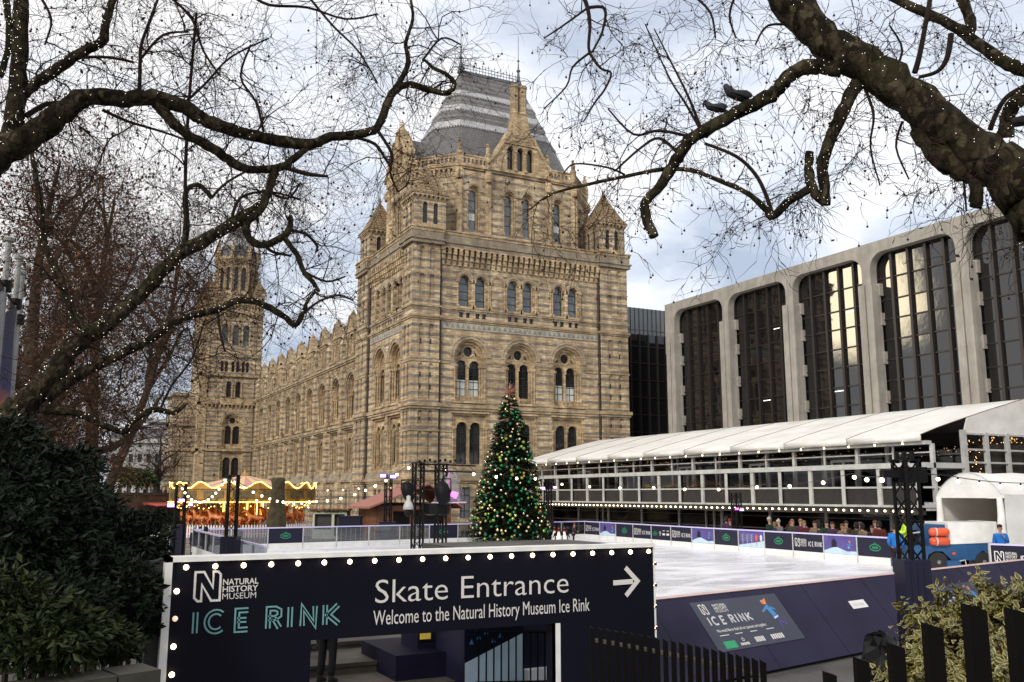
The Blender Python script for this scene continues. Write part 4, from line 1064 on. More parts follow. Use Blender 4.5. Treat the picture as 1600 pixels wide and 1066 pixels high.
# ------------------------------------------------------------------ white garage tent for the ice machine
def garage():
    f0 = W(1473, 870, 40.5); f0.z = -.1; f1 = W(1577, 870, 38.5); f1.z = -.1
    al = (f1 - f0); wd = al.length; al.normalize(); dep = V((1, .06, 0)).normalized()
    P = thing('garage_tent', 'small white arched canvas tent open at the front behind the ice machine', 'tent', f0)
    fr = frame(f0, al, -dep); e = 2.95; K = 10
    arc = [(wd * j / K, e + .85 * math.sin(math.pi * j / K) ** .8) for j in range(K + 1)]
    r = MB(); vs = []
    for c in (.12, -1.5, -3, -4.5, -6.):
        for x, z in arc: vs.append(fr(x, z - (.05 if c in (-1.5, -4.5) else 0), c))
    m = K + 1; r.add(vs, [(i * m + j, i * m + j + 1, (i + 1) * m + j + 1, (i + 1) * m + j) for i in range(4) for j in range(K)])
    r.build('roof', M['canvas'], P, smooth=True, recalc=False)
    g = MB(); g.plate(fr, [(-.05, e - .14), (wd + .05, e - .14)] + [(x, z) for x, z in reversed(arc)], (), 0, .06, True); g.build('valance', M['canvas'], P)
    s = MB(); vs = []; n = 14
    for i in range(n + 1):
        c = -6 * i / n; w = .07 * math.sin(i * 2.3)
        vs += [fr(wd + w, -.2, c), fr(wd - w * .3, e, c)]
    s.add(vs, [(2 * i, 2 * i + 2, 2 * i + 3, 2 * i + 1) for i in range(n)])
    vs = []
    for i in range(n + 1): c = -6 * i / n; w = .07 * math.sin(i * 1.9); vs += [fr(w, -.2, c), fr(0, e, c)]
    s.add(vs, [(2 * i, 2 * i + 2, 2 * i + 3, 2 * i + 1) for i in range(n)])
    s.add([fr(0, -.2, -6), fr(wd, -.2, -6), fr(wd, e + .7, -6), fr(0, e + .7, -6)], [(0, 1, 2, 3)])
    s.build('side_wall', M['canvas'], P, smooth=True, recalc=False)
    for k, a in enumerate((.12, wd - .12)):          # gathered curtains at the opening
        c = MB(); pts = []
        for z, o, rr in ((e - .1, 0, .10), (2.2, .02, .13), (1.5, -.02, .16), (.9, -.06 if k == 0 else .10, .12), (.2, .02 if k == 0 else .22, .15), (-.2, .05 if k == 0 else .3, .17)): pts.append((fr(a + o, z, .12), rr))
        sp = smooth_path(pts, 4); c.tube([p for p, _ in sp], [q for _, q in sp], 9); c.build('curtain', M['canvas'], P, smooth=True)
    b = MB(); b.box(0, 0, 0, 0, 0, 0)
    d = MB(); d.fbox(fr, .7, wd - .6, -.1, 2.0, -5.8, -5.3); d.build('store_cupboard', M['interior'], P)
    for c in (-1.6, -3.2): l = MB(); l.fbox(fr, 1.2, 1.6, 2.80, 2.84, c, c + .08); l.build('strip_light', M['signbulb'], P)
garage()

# ------------------------------------------------------------------ rink barriers
def emblem(mb, fr, ca, cb, r, c):
    n = 22; pts = [(ca + 1.35 * r * math.cos(2 * math.pi * i / n) * (1 + .06 * (i % 2)), cb + .62 * r * math.sin(2 * math.pi * i / n) * (1 + .10 * (i % 2))) for i in range(n)]
    stroke(mb, fr, pts, r * .16, c, True)
    for k in range(6): stroke(mb, fr, [(ca + (-.75 + .27 * k) * r, cb - .25 * r), (ca + (-.62 + .27 * k) * r, cb + .25 * r)], r * .17, c)
    stroke(mb, fr, [(ca - .35 * r, cb + .85 * r), (ca, cb + 1.0 * r), (ca + .35 * r, cb + .85 * r)], r * .12, c)
def nlogo(mb, fr, a, b, h, c, w=None):
    "outlined capital N with cut corners, as on the hoardings"
    w = w or h * .085; s = h
    P = [(0, .12), (0, 1), (.30, 1), (.62, .45), (.62, 1), (.78, 1), (.87, .9), (.87, 0), (.58, 0), (.24, .56), (.24, 0), (.12, 0)]
    stroke(mb, fr, [(a + x * s, b + y * s) for x, y in P], w, c, True)
def museum_lines(mb, fr, a0, a1, b0, b1, c):
    h = (b1 - b0) / 3.35
    for k, (t, bo) in enumerate((('NATURAL', .018), ('HISTORY', .018), ('MUSEUM', -.004))): put_text(mb, fr, t, a0, a1 - (.05 * (a1 - a0) if k == 2 else 0), b1 - h * (1 + 1.17 * k), b1 - h * 1.17 * k, c, bo)
def poly(mb, fr, pts, c): mb.add([fr(p[0], p[1], c) for p in pts], [tuple(range(len(pts)))])
def skater_art(par, fr, x, y, s, c, mir=1):
    "flat printed figure of a skater in a blue coat and orange scarf"
    q = lambda P: [(x + mir * a * s, y + b * s) for a, b in P]
    for name, mat, polys in (('printed_coat', 'coatblue', [[(-.10, .30), (.16, .34), (.34, -.18), (.02, -.26)], [(-.1, .28), (-.42, .10), (-.38, .03), (-.06, .18)], [(.12, .32), (.46, .12), (.44, .06), (.1, .2)]]),
                             ('printed_scarf', 'orange', [[(-.16, .40), (.10, .36), (.22, .66), (.02, .58)]]), ('printed_skin', 'skinart', [[(-.18, .44), (-.02, .42), (.02, .56), (-.14, .60)], [(-.48, .1), (-.38, .1), (-.42, .02)]]),
                             ('printed_skirt', 'snowblue', [[(.02, -.24), (.34, -.16), (.36, -.24), (.02, -.33)]]), ('printed_legs', 'purple', [[(.05, -.33), (.2, -.30), (.62, -.62), (.56, -.68)], [(.2, -.3), (.34, -.27), (.16, -.84), (.08, -.84)]])):
        m = MB()
        for P in polys: poly(m, fr, q(P), c)
        m.build(name, M[mat], par, recalc=False)
def double_stroke(mb, fr, pts, w, gap, c, closed=False):
    n = len(pts); P = [V((p[0], p[1])) for p in pts]
    for s in (-1, 1):
        q = []
        for i in range(n):
            d1 = (P[i] - P[i - 1]).normalized() if i > 0 else None; d2 = (P[i + 1] - P[i]).normalized() if i < n - 1 else None
            d = ((d1 + d2) if d1 is not None and d2 is not None else (d1 if d2 is None else d2)); d = d.normalized(); nn = V((-d.y, d.x)); k = 1.
            if d1 is not None and d2 is not None: k = min(1 / max(abs(nn.dot(V((-d1.y, d1.x)))), .4), 2)
            v = P[i] + nn * s * gap * .5 * k; q.append((v.x, v.y))
        stroke(mb, fr, q, w, c)
def rink_letters(mb, fr, a0, a1, b0, b1, c, w, gap):
    "ICE RINK in inline double-stroke capitals"
    W_ = a1 - a0; h = b1 - b0
    def P(x, pts): return [(a0 + (x + u) * W_, b0 + v * h) for u, v in pts]
    arc = [(.060 + .060 * math.cos(t), .5 + .47 * math.sin(t)) for t in [R(48 + (264) * i / 14) for i in range(15)]]
    L = [(0.012, [(0, 0), (0, 1)]), (.085, arc), (.272, [(.085, .97), (.012, .97), (.012, .03), (.085, .03)]), (.272, [(.012, .5), (.075, .5)]),
         (.482, [(.012, 0), (.012, .97), (.06, .97), (.088, .86), (.088, .62), (.06, .5), (.012, .5)]), (.482, [(.05, .5), (.092, 0)]),
         (.645, [(0, 0), (0, 1)]), (.720, [(.012, .02), (.012, .95), (.10, .05), (.10, .98)]), (.882, [(.012, 0), (.012, 1)]), (.882, [(.105, .98), (.034, .5), (.112, .02)])]
    for x, p in L:
        if gap: double_stroke(mb, fr, P(x, p), w, gap, c)
        else: stroke(mb, fr, P(x, p), w, c)
def barrier_run(p0, p1, n, kinds, label, name, out, group):
    P = thing(name, label, 'barrier', p0, group)
    d = (p1 - p0); ln = d.length; d.normalize(); fr = frame(p0, d, out); st = ln / n
    kick = MB(); kick.fbox(fr, 0, ln, 0, .28, -.04, .02); kick.build('kick_board', M['white'], P)
    rail = MB(); rail.fbox(fr, 0, ln, 1.06, 1.12, -.07, .05); rail.build('top_rail', M['lilac'], P)
    for i in range(n):
        a0 = st * i + .03; a1 = st * (i + 1) - .03; k = kinds[i % len(kinds)]
        ps = MB(); ps.fbox(fr, st * i - .025, st * i + .025, .0, 1.06, -.05, .04); ps.build('post', M['alu'], P)
        if k == 'glass':
            m = MB(); m.fbox(fr, a0, a1, .28, 1.06, -.012, .0); m.build('glazed_panel', M['perspex'], P); continue
        m = MB(); m.fbox(fr, a0, a1, .28, 1.06, -.02, .012); b = m.build('printed_panel', M['purple'] if k in ('art', 'trees') else M['navy'], P)
        c = .017; w = a1 - a0; t = MB()
        if k == 'rink':
            nlogo(t, fr, a0 + .12, .50, .34, c, .035); museum_lines(t, fr, a0 + .48, a0 + .86, .50, .84, c); t.build('printed_logo', M['letter'], b, recalc=False)
            t2 = MB(); rink_letters(t2, fr, a0 + .98, a1 - .08, .53, .73, c, .035, 0); t2.build('printed_words', M['lettergrey'], b, recalc=False)
        elif k == 'emblem': emblem(t, fr, (a0 + a1) / 2, .66, .20, c); t.build('green_emblem', M['green'], b, recalc=False)
        elif k == 'sponsor':
            emblem(t, fr, a0 + .36, .62, .15, c); t.build('green_emblem', M['green'], b, recalc=False); t = MB()
            stroke(t, fr, circ(a0 + .86, .68, .07, 10), .03, c, True); stroke(t, fr, [(a0 + .86, .6), (a0 + .86, .5)], .04, c)
            for q in (1.22, 1.62): t.add([fr(a0 + q - .13, .55, c), fr(a0 + q + .13, .55, c), fr(a0 + q + .13, .66, c), fr(a0 + q - .13, .66, c)], [(0, 1, 2, 3)]); t.add([fr(a0 + q - .1, .78, c), fr(a0 + q + .1, .78, c), fr(a0 + q + .1, .82, c), fr(a0 + q - .1, .82, c)], [(0, 1, 2, 3)])
            t.build('printed_logo', M['letter'], b, recalc=False)
        elif k == 'art':
            poly(t, fr, [(a0, .29), (a1, .29), (a1, .44), (a0 + w * .7, .42), (a0 + w * .36, .60), (a0, .40)], c); t.build('printed_snow', M['snowblue'], b, recalc=False)
            t = MB(); poly(t, fr, [(a0 + .45, .55), (a0 + .75, .57), (a0 + .75, .8), (a0 + .6, .95), (a0 + .45, .8)], c + .001); t.build('printed_house', M['navy'], b, recalc=False)
            skater_art(b, fr, a0 + w * .80, .66, .34, c + .003, -1)
        elif k == 'trees':
            poly(t, fr, [(a0, .29), (a1, .29), (a1, .62), (a0 + w * .6, .50), (a0, .36)], c); t.build('printed_snow', M['snowblue'], b, recalc=False)
            t = MB(); rk = random.Random(i)
            for q in range(3):
                x = a0 + .3 + .33 * q; stroke(t, fr, [(x, .38), (x, .9)], .022, c + .002)
                for z in range(7): zz = .52 + .055 * z; sd = (-1) ** z; stroke(t, fr, [(x, zz), (x + sd * .15, zz + .09)], .013, c + .002)
            t.build('printed_tree', M['lettergrey'], b, recalc=False)
            for q, mt in ((.70, 'gas'), (.88, 'letter')):
                x = a0 + w * q; t = MB(); poly(t, fr, [(x - .07, .62), (x + .07, .62), (x + .09, .82), (x, .92), (x - .09, .82)], c + .003); stroke(t, fr, [(x - .03, .62), (x - .03, .36)], .025, c + .003); stroke(t, fr, [(x + .04, .62), (x + .04, .36)], .025, c + .003); t.build('printed_figure', M[mt], b, recalc=False)
    return P
M['lilac'] = pm('lilac_rail', (.55, .52, .80), .3, var=.05)  # flat pale lilac base colour for the barrier top rails
RB = 'barriers around the ice rink'
barrier_run(BL, BR, 13, ['glass', 'glass', 'emblem', 'glass', 'glass', 'glass', 'glass', 'emblem', 'glass', 'glass', 'glass', 'glass', 'glass'], 'rink barrier of clear panels with two navy panels, at the far end of the ice', 'rink_barrier', V((0, -1, 0)), RB)
barrier_run(BR, RF, 13, ['rink', 'art', 'emblem', 'rink', 'sponsor', 'rink', 'art', 'emblem', 'trees', 'emblem', 'rink', 'art', 'emblem'], 'long printed navy and violet rink barrier in front of the marquee bar', 'rink_barrier', V((-1, 0, 0)), RB)
RG = RF + (RF - BR).normalized() * 2.0
barrier_run(RF, RG, 1, ['trees'], 'short printed rink barrier panel with bare trees, beside the man in blue', 'rink_barrier', V((-1, 0, 0)), RB)
barrier_run(V((-22.7, -46.5, 0)), BL, 8, ['glass'], 'clear rink barrier sloping towards us beside the carousel fence', 'rink_barrier', V((1, 0, 0)), RB)
q0 = W(1548, 880, 37.5); q0.z = 0; q1 = W(1625, 880, 37.0); q1.z = 0
barrier_run(q0, q1, 1, ['rink'], 'single navy barrier panel beside the garage tent, in front of the standing man', 'rink_barrier', -FWD, RB)
# front skirt
def skirt():
    P = thing('rink_skirt', 'sloping navy skirt along the near edge of the rink with a sponsors board', 'barrier', (K0.x, K0.y, 0), RB)
    sl = (KN * 1.12 + V((0, 0, -1.32))); L_ = sl.length; up = -sl.normalized(); out = KD.cross(up); 
    if out.z < 0: out = -out
    fr = frame3(K0, KD, up, out); ln = (K1 - K0).length
    m = MB(); m.fbox(fr, 0, ln, -L_, 0, -.05, 0); b = m.build('skirt_board', M['navy2'], P)
    pj = MB()
    for i in range(14): a = .9 + 2.44 * i; pj.fbox(fr, a, a + .012, -L_, 0, 0, .003); [pj.fbox(fr, a + d_, a + d_ + .022, -L_ * v_, -L_ * v_ + .022, 0, .005) for d_ in (-.05, .05) for v_ in (.12, .5, .9)]
    pj.build('panel_joint', M['black'], b)
    rl = MB(); rl.fbox(fr, 0, ln, 0, .05, -.14, .02); rl.build('top_rail', M['pinkrail'], P)
    bs = MB(); q = frame(K0 + sl, KD, V((KN.x, KN.y, 0))); bs.fbox(q, 0, ln, -.35, .05, -1, -.25); bs.build('base_board', M['black'], P)
    def loc(px, py):
        r = ray(px, py); n = out; t = (K0 - CAM).dot(n) / r.dot(n); p = CAM + r * t - K0; return p.dot(KD), p.dot(up)
    A = [loc(1076, 943), loc(1200, 932), loc(1256, 1006), loc(1128, 1020)]
    a0 = A[0][0]; a1 = A[1][0]; b1 = A[0][1]; b0 = A[3][1]; w = a1 - a0 + .25; h = b1 - b0
    bd = MB(); bd.fbox(fr, a0, a0 + w, b0, b1, 0, .012); B = bd.build('sponsor_board', M['slateblue'], P)
    T = lambda u, v: (a0 + u * w, b0 + v * h); c = .016
    t = MB(); nlogo(t, fr, *T(.07, .74), h * .19, c, h * .022); museum_lines(t, fr, T(.215, 0)[0], T(.36, 0)[0], T(0, .74)[1], T(0, .92)[1], c)
    put_text(t, fr, 'We would like to thank all our sponsors and suppliers', T(.10, 0)[0], T(.66, 0)[0], T(0, .36)[1], T(0, .42)[1], c, .012, 'Wld')
    for u, wd_ in ((.10, .10), (.27, .08), (.44, .08), (.63, .09)): p = T(u, .295); stroke(t, fr, [p, (p[0] + wd_ * w, p[1])], h * .014, c)
    stroke(t, fr, circ(*T(.31, .17), h * .03, 10), h * .012, c, True)
    for u, wd_, hh in ((.26, .10, .05), (.44, .11, .10), (.63, .15, .10)):
        p = T(u, .06 if hh < .08 else .08); 
        for k in range(6): t.add([fr(p[0] + wd_ * w * k / 6, p[1], c), fr(p[0] + wd_ * w * (k + .7) / 6, p[1], c), fr(p[0] + wd_ * w * (k + .7) / 6, p[1] + hh * h, c), fr(p[0] + wd_ * w * k / 6, p[1] + hh * h, c)], [(0, 1, 2, 3)])
    t.build('printed_words', M['letter'], B, recalc=False)
    t = MB(); rink_letters(t, fr, T(.08, 0)[0], T(.56, 0)[0], T(0, .51)[1], T(0, .67)[1], c, h * .035, 0); t.build('rink_lettering', M['lettergrey'], B, recalc=False)
    t = MB(); p = T(.09, .04); t.add([fr(p[0], p[1], c), fr(p[0] + .13 * w, p[1], c), fr(p[0] + .13 * w, p[1] + .14 * h, c), fr(p[0], p[1] + .14 * h, c)], [(0, 1, 2, 3)]); t.build('green_logo', M['green'], B, recalc=False)
    skater_art(B, fr, *T(.80, .62), h * .46, c)
    p = loc(1325, 940); m = MB(); m.fbox(fr, p[0], p[0] + .62, p[1] - .2, p[1], 0, .01); s = m.build('white_sticker', M['white'], P)
    t = MB(); put_text(t, fr, 'ICE RINK', p[0] + .08, p[0] + .54, p[1] - .14, p[1] - .07, .014); t.build('printed_words', M['lettergrey'], s, recalc=False)
    # the same board again further right, mostly behind the shrub
    p = loc(1450, 918); m = MB(); m.fbox(fr, p[0], p[0] + w, p[1] - h, p[1], 0, .012); B2 = m.build('sponsor_board', M['slateblue'], P)
    t = MB(); rink_letters(t, fr, p[0] + .1, p[0] + w * .5, p[1] - h * .5, p[1] - h * .34, c, h * .03, 0); t.build('rink_lettering', M['lettergrey'], B2, recalc=False)
    skater_art(B2, fr, p[0] + w * .68, p[1] - h * .36, h * .40, c)
M['pinkrail'] = pm('pale_pink_rail', (.58, .42, .40), .5, var=.1)
M['slateblue'] = pm('dark_slate_print', (.030, .036, .062), .5, var=.12)
skirt()
#@@PART4
# ------------------------------------------------------------------ entrance sign
def entrance_sign():
    Y = -66.3; fr = FE(Y); a0, a1 = E_(253, 950, Y).x, E_(1021, 900, Y).x; zt = E_(583, 861.5, Y).z; zb = E_(485, 1001, Y).z; zc_ = E_(870, 974, Y).z; h0 = E_(485, 1030, Y).x; h1 = E_(868, 1000, Y).x
    P = thing('entrance_sign', 'big dark navy portal sign pointing skaters to the entrance, edged with round bulbs', 'sign', (-24, Y, -.5))
    m = MB(); m.plate(fr, [(a0 + .09, zt - .06), (a0 + .09, -.5), (h0, -.5), (h0, zb), (h1, zc_), (h1, -.5), (a1, -.5), (a1, zt - .02)], (), -.28, 0, True)
    b = m.build('board', M['signblack'], P)
    e = MB(); e.fbox(fr, a0, a0 + .09, -.5, zt, -.30, .05); e.fbox(fr, a0, a1 + .01, zt - .06, zt, -.30, .05); e.fbox(fr, h1, h1 + .075, -.5, zc_, -.1, .02); e.fbox(fr, a1, a1 + .035, -.5, zt - .06, -.3, -.0)
    e.build('white_frame', M['white'], P)
    pj = MB()
    for i in range(1, 7): x = a0 + (a1 - a0) * i / 7; pj.fbox(fr, x, x + .007, zb + .02, zt - .07, 0, .002); [pj.fbox(fr, x + d_, x + d_ + .014, z_, z_ + .014, 0, .004) for d_ in (-.03, .03) for z_ in (zb + .1, zt - .22)]
    pj.build('panel_joint', M['black'], b)
    cb = MB(); cb.fbox(fr, a0 - .16, a0, -.2, zt - .05, -.30, -.12)
    sp = smooth_path([(fr(a0 - .10, .2, -.2), .035), (fr(a0 - .13, 1.7, -.2), .035), (fr(a0 - .02, 2.03, -.2), .035), (fr(a0 + 1.2, 2.02, -.2), .03), (fr(a1 - 3, 2.02, -.2), .03), (fr(a1 - .9, 2.06, -.2), .03), (fr(a1 - .5, 2.0, -.2), .02)], 5)
    cb.tube([p for p, _ in sp], [r for _, r in sp], 6); cb.build('cable', M['cable'], P)
    def L(px, py): p = E_(px, py, Y - .01); return p.x, p.z
    t = MB(); c = .012
    x0, z0 = L(303, 940); x1, z1 = L(344, 893); nlogo(t, fr, x0, z0, z1 - z0, c, .028)
    a, z = L(347, 937); a_, z_ = L(404, 904); museum_lines(t, fr, a, a_, z, z_ + .01, c)
    t.build('museum_logo', M['letter'], b, recalc=False); t = MB()
    a, z = L(586, 943); a_, z_ = L(888, 893); put_text(t, fr, 'Skate Entrance', a, a_, z, z_ + .0, c, -.006, 'SE')
    t.build('headline', M['letter'], b, recalc=False); t = MB()
    a, z = L(583, 976); a_, z_ = L(921, 937); zc = L(584, 956)[1]; put_text(t, fr, 'Welcome to the Natural History Museum Ice Rink', a, a_, z - .012, zc + .012, c, 0., 'WR')
    t.build('welcome_line', M['letter'], b, recalc=False); t = MB()
    A = [L(958, 911), L(989, 908.6)]; stroke(t, fr, A, .075, c); stroke(t, fr, [L(977, 887), L(996, 908), L(978, 931)], .075, c)
    t.build('arrow', M['letter'], b, recalc=False)
    t = MB(); a, z = L(301, 990); a_, z_ = L(531, 948); rink_letters(t, fr, a, a_, z, z_ + .03, c, .022, .05); t.build('rink_lettering', M['teal'], b, recalc=False)
    k = 0
    spots = [(a0 + .25 + (a1 - a0 - .37) * i / 20, zt - .125) for i in range(21)] + [(a0 + .155, zt - .41 - .33 * i) for i in range(5)] + [(a1 + .03, zt - .33 - .33 * i) for i in range(4)]
    proto = MB(); proto.ball((0, 0, 0), .034, 10, 7); po = None
    so_ = MB()
    for i, (x, z) in enumerate(spots):
        p = fr(x, z, .055 if x < a1 else -.02)
        so_.fbox(fr, x - .022, x + .022, z - .022, z + .022, 0., .025)
        if po is None: po = proto.build('bulb', M['signbulb'], P, smooth=True); q = po
        else: q = po.copy(); col.objects.link(q)
        q.location = p
        if i == 22:
            q.data = po.data.copy(); q.data.materials.clear(); q.data.materials.append(M['dimbulb'])
    so_.build('bulb_holder', M['cable'], P)
    return P
entrance_sign()
def booth():
    p0 = G(748, 857, 1.98); p1 = G(994, 849, 1.98)
    Y = p0.y; x0 = p0.x; x1 = p0.x + (p1.x - p0.x) * .97; yb = G(885, 840.5, 1.98).y
    P = thing('ticket_booth', 'dark navy ticket booth with flat felt roof behind the entrance sign', 'booth', ((x0 + x1) / 2, Y + 2, -.5))
    m = MB(); m.box(x0 + .1, x1 - .1, Y + .1, yb - .1, -.5, 1.8); b = m.build('wall', M['navy'], P)
    r = MB(); r.box(x0, x1, Y, yb, 1.8, 1.95); r.box(x0 - .03, x1 + .03, Y - .03, Y, 1.74, 1.98); 
    r.build('roof', M['felt'], P)
    d = MB(); fr = FE(Y + .1)
    d.fbox(fr, x1 - 1.2, x1 - .4, -.5, 1.5, 0, .03); d.build('door', M['black'], P)
booth()
M['darknavy'] = pm('dark_navy_cover', (.006, .006, .018), .6, var=.2, spec=.1)
def footing():
    "what is seen through the portal: steps, a navy column, panels and rails"
    c = E_(672, 1040, -62.3); P = thing('portal_column', 'square navy column on a broad plinth seen through the sign opening', 'column', (c.x, c.y, -.5))
    w = .42; m = MB(); m.box(c.x - w, c.x + w, c.y - w, c.y + w, -.5, 1.6)
    for k in range(4): m.box(c.x - w - .01, c.x + w + .01, c.y - w - .02, c.y - w, -.2 + k * .45, -.18 + k * .45)
    m.build('shaft', M['darknavy'], P); m = MB(); m.box(c.x - 1.0, c.x + 1.1, c.y - .9, c.y + 1.0, -.5, .12); m.build('plinth', M['darknavy'], P)
    q = E_(664, 994, c.y - w); n = MB(); n.obox((q.x, q.y - .02, 0), (1, 0, 0), (0, 1, 0), .10, .012, q.z - .05, q.z + .05); n.build('yellow_notice', M['yellow'], P)
    p = E_(738, 1040, -64.85); P = thing('printed_panel', 'pale blue and navy printed panel seen through the sign opening', 'panel', (p.x, p.y, -.5))
    f = FE(p.y); m = MB(); m.fbox(f, p.x - .15, p.x + .9, -.5, .85, 0, .04); b = m.build('board', M['darknavy'], P)
    t = MB(); poly(t, f, [(p.x - .15, -.5), (p.x + .9, -.5), (p.x + .9, .62), (p.x - .15, .22)], .046); t.build('printed_snow', M['snowblue'], b, recalc=False)
    t = MB()
    for k in range(5): t.add([f(p.x - .08 + .13 * k, .5 + .07 * (k % 3), .047), f(p.x - .0 + .13 * k, .5 + .07 * (k % 3), .047), f(p.x - .04 + .13 * k, .58 + .07 * (k % 3), .047)], [(0, 1, 2)])
    t.build('printed_star', M['coatblue'], b, recalc=False)
    p = E_(815, 1040, -65.3); P = thing('queue_rail', 'black metal queue railing in the dark beyond the sign opening', 'railing', (p.x, p.y, -.5)); m = MB()
    for k in range(13): x = p.x - .75 + k * .13; m.tube([(x, p.y, -.5), (x, p.y, .78 - .012 * k)], .014, 5)
    for z in (.0, .76): m.tube([(p.x - .8, p.y, z), (p.x + .85, p.y, z - .12)], .02, 5)
    m.build('railing', M['fenceblack'], P)
    p = E_(930, 1050, -63.9); P = thing('navy_panel', 'navy panel with small star prints at the foot of the sign', 'panel', (p.x, p.y, -.5)); m = MB(); f = FE(p.y)
    m.fbox(f, p.x - .45, p.x + .45, -.5, .5, 0, .05); b = m.build('board', M['navy'], P)
    for i, a in enumerate(((560, 1015), (610, 1050))):
        q = G(500 + 40 * i, 1030 + 14 * i, -.15 - .12 * i)
    s = MB(); a = G(480, 1010, .0); P = thing('skate_deck', 'dark planked steps up to the ice seen through the sign opening', 'steps', (-24.5, -60, -.5))
    for k, (y0, y1, z) in enumerate(((-62.2, -60.6, -.12), (-60.6, -59.2, .0), (-63.6, -62.2, -.3))): s.box(-26.6 + .6 * k, -21.2, y0, y1, -.5, z)
    s.build('tread', M['sand'], P); s = MB()
    for k, (y, z) in enumerate(((-62.2, -.115), (-60.6, .005))): s.box(-26.6, -21.2, y - .03, y + .05, z - .06, z + .006)
    s.build('nosing', M['kerb'], P)
footing()

# ------------------------------------------------------------------ lighting trusses
def truss_col(mb, x, y, z0, z1, w=.34):
    h = w / 2
    for sx in (-h, h):
        for sy in (-h, h): mb.tube([(x + sx, y + sy, z0), (x + sx, y + sy, z1)], .042, 6)
    n = max(int((z1 - z0) / (w * 1.05)), 2); s = (z1 - z0) / n
    for i in range(n):
        a, b = z0 + s * i, z0 + s * (i + 1)
        if i % 2: a, b = b, a
        for (p, q) in (((-h, -h), (h, -h)), ((h, -h), (h, h)), ((h, h), (-h, h)), ((-h, h), (-h, -h))): mb.tube([(x + p[0], y + p[1], a), (x + q[0], y + q[1], b)], .020, 4, False)
def truss_tower(px, py, d, ztop, base, label, name='lighting_truss', bw=.29, lamps=()):
    p = W(px, py, d); P = thing(name, label, 'lighting tower', (p.x, p.y, -.4), 'lighting trusses around the rink')
    m = MB(); truss_col(m, p.x, p.y, -.4, ztop); m.obox((p.x, p.y, 0), (1, 0, 0), (0, 1, 0), .22, .22, ztop, ztop + .03); m.build('mast', M['truss'], P)
    if base:
        b = MB(); b.obox((p.x, p.y, 0), RIGHT, FWD, bw, bw, -.45, base); 
        for k in range(3): b.obox((p.x + RIGHT.x * (-.5 + .5 * k) * bw - FWD.x * bw, p.y + RIGHT.y * (-.5 + .5 * k) * bw - FWD.y * bw, 0), RIGHT, FWD, .012, .012, -.45, base - .03)
        b.build('base_cover', M['navy'], P)
    for (dx, dz, mt, sz) in lamps:
        c = p + RIGHT * dx - FWD * .2; l = MB(); l.obox((c.x, c.y, 0), RIGHT, FWD, sz, sz * .6, dz, dz + sz * 1.1); h = l.build('lamp_housing', M['black'], P)
        l = MB(); q = c - FWD * (sz * .62); l.obox((q.x, q.y, 0), RIGHT, FWD, sz * .8, .015, dz + sz * .15, dz + sz * .95); l.build('lamp_lens', M[mt], h)
    return p, P
def speaker_at(p, s, label, tilt=.3):
    P = thing('loudspeaker', label, 'speaker', p)
    m = MB(); sp = [(p + UP * s * .9 - RIGHT * s * .25, s * .28), (p + UP * s * .5 - RIGHT * s * .12, s * .55), (p, s * .62), (p - UP * s * .55 + RIGHT * s * .08, s * .5), (p - UP * s * .85 + RIGHT * s * .12, s * .25)]
    q = smooth_path(sp, 3); m.tube([a for a, _ in q], [b for _, b in q], 10); m.build('wrapped_body', M['black'], P, smooth=True)
    g = MB(); c = p - FWD * s * .52; g.lathe([(s * .30, -.02), (s * .34, .0), (s * .30, .02)], (0, 0, 0), 10); 
    y = MB(); y.tube([p - RIGHT * s * .62 + UP * s * .1, p - RIGHT * s * .6 + UP * s * 1.1, p + RIGHT * s * .6 + UP * s * 1.1, p + RIGHT * s * .62 + UP * s * .1], .03, 5); y.build('yoke', M['truss'], P)
    return P
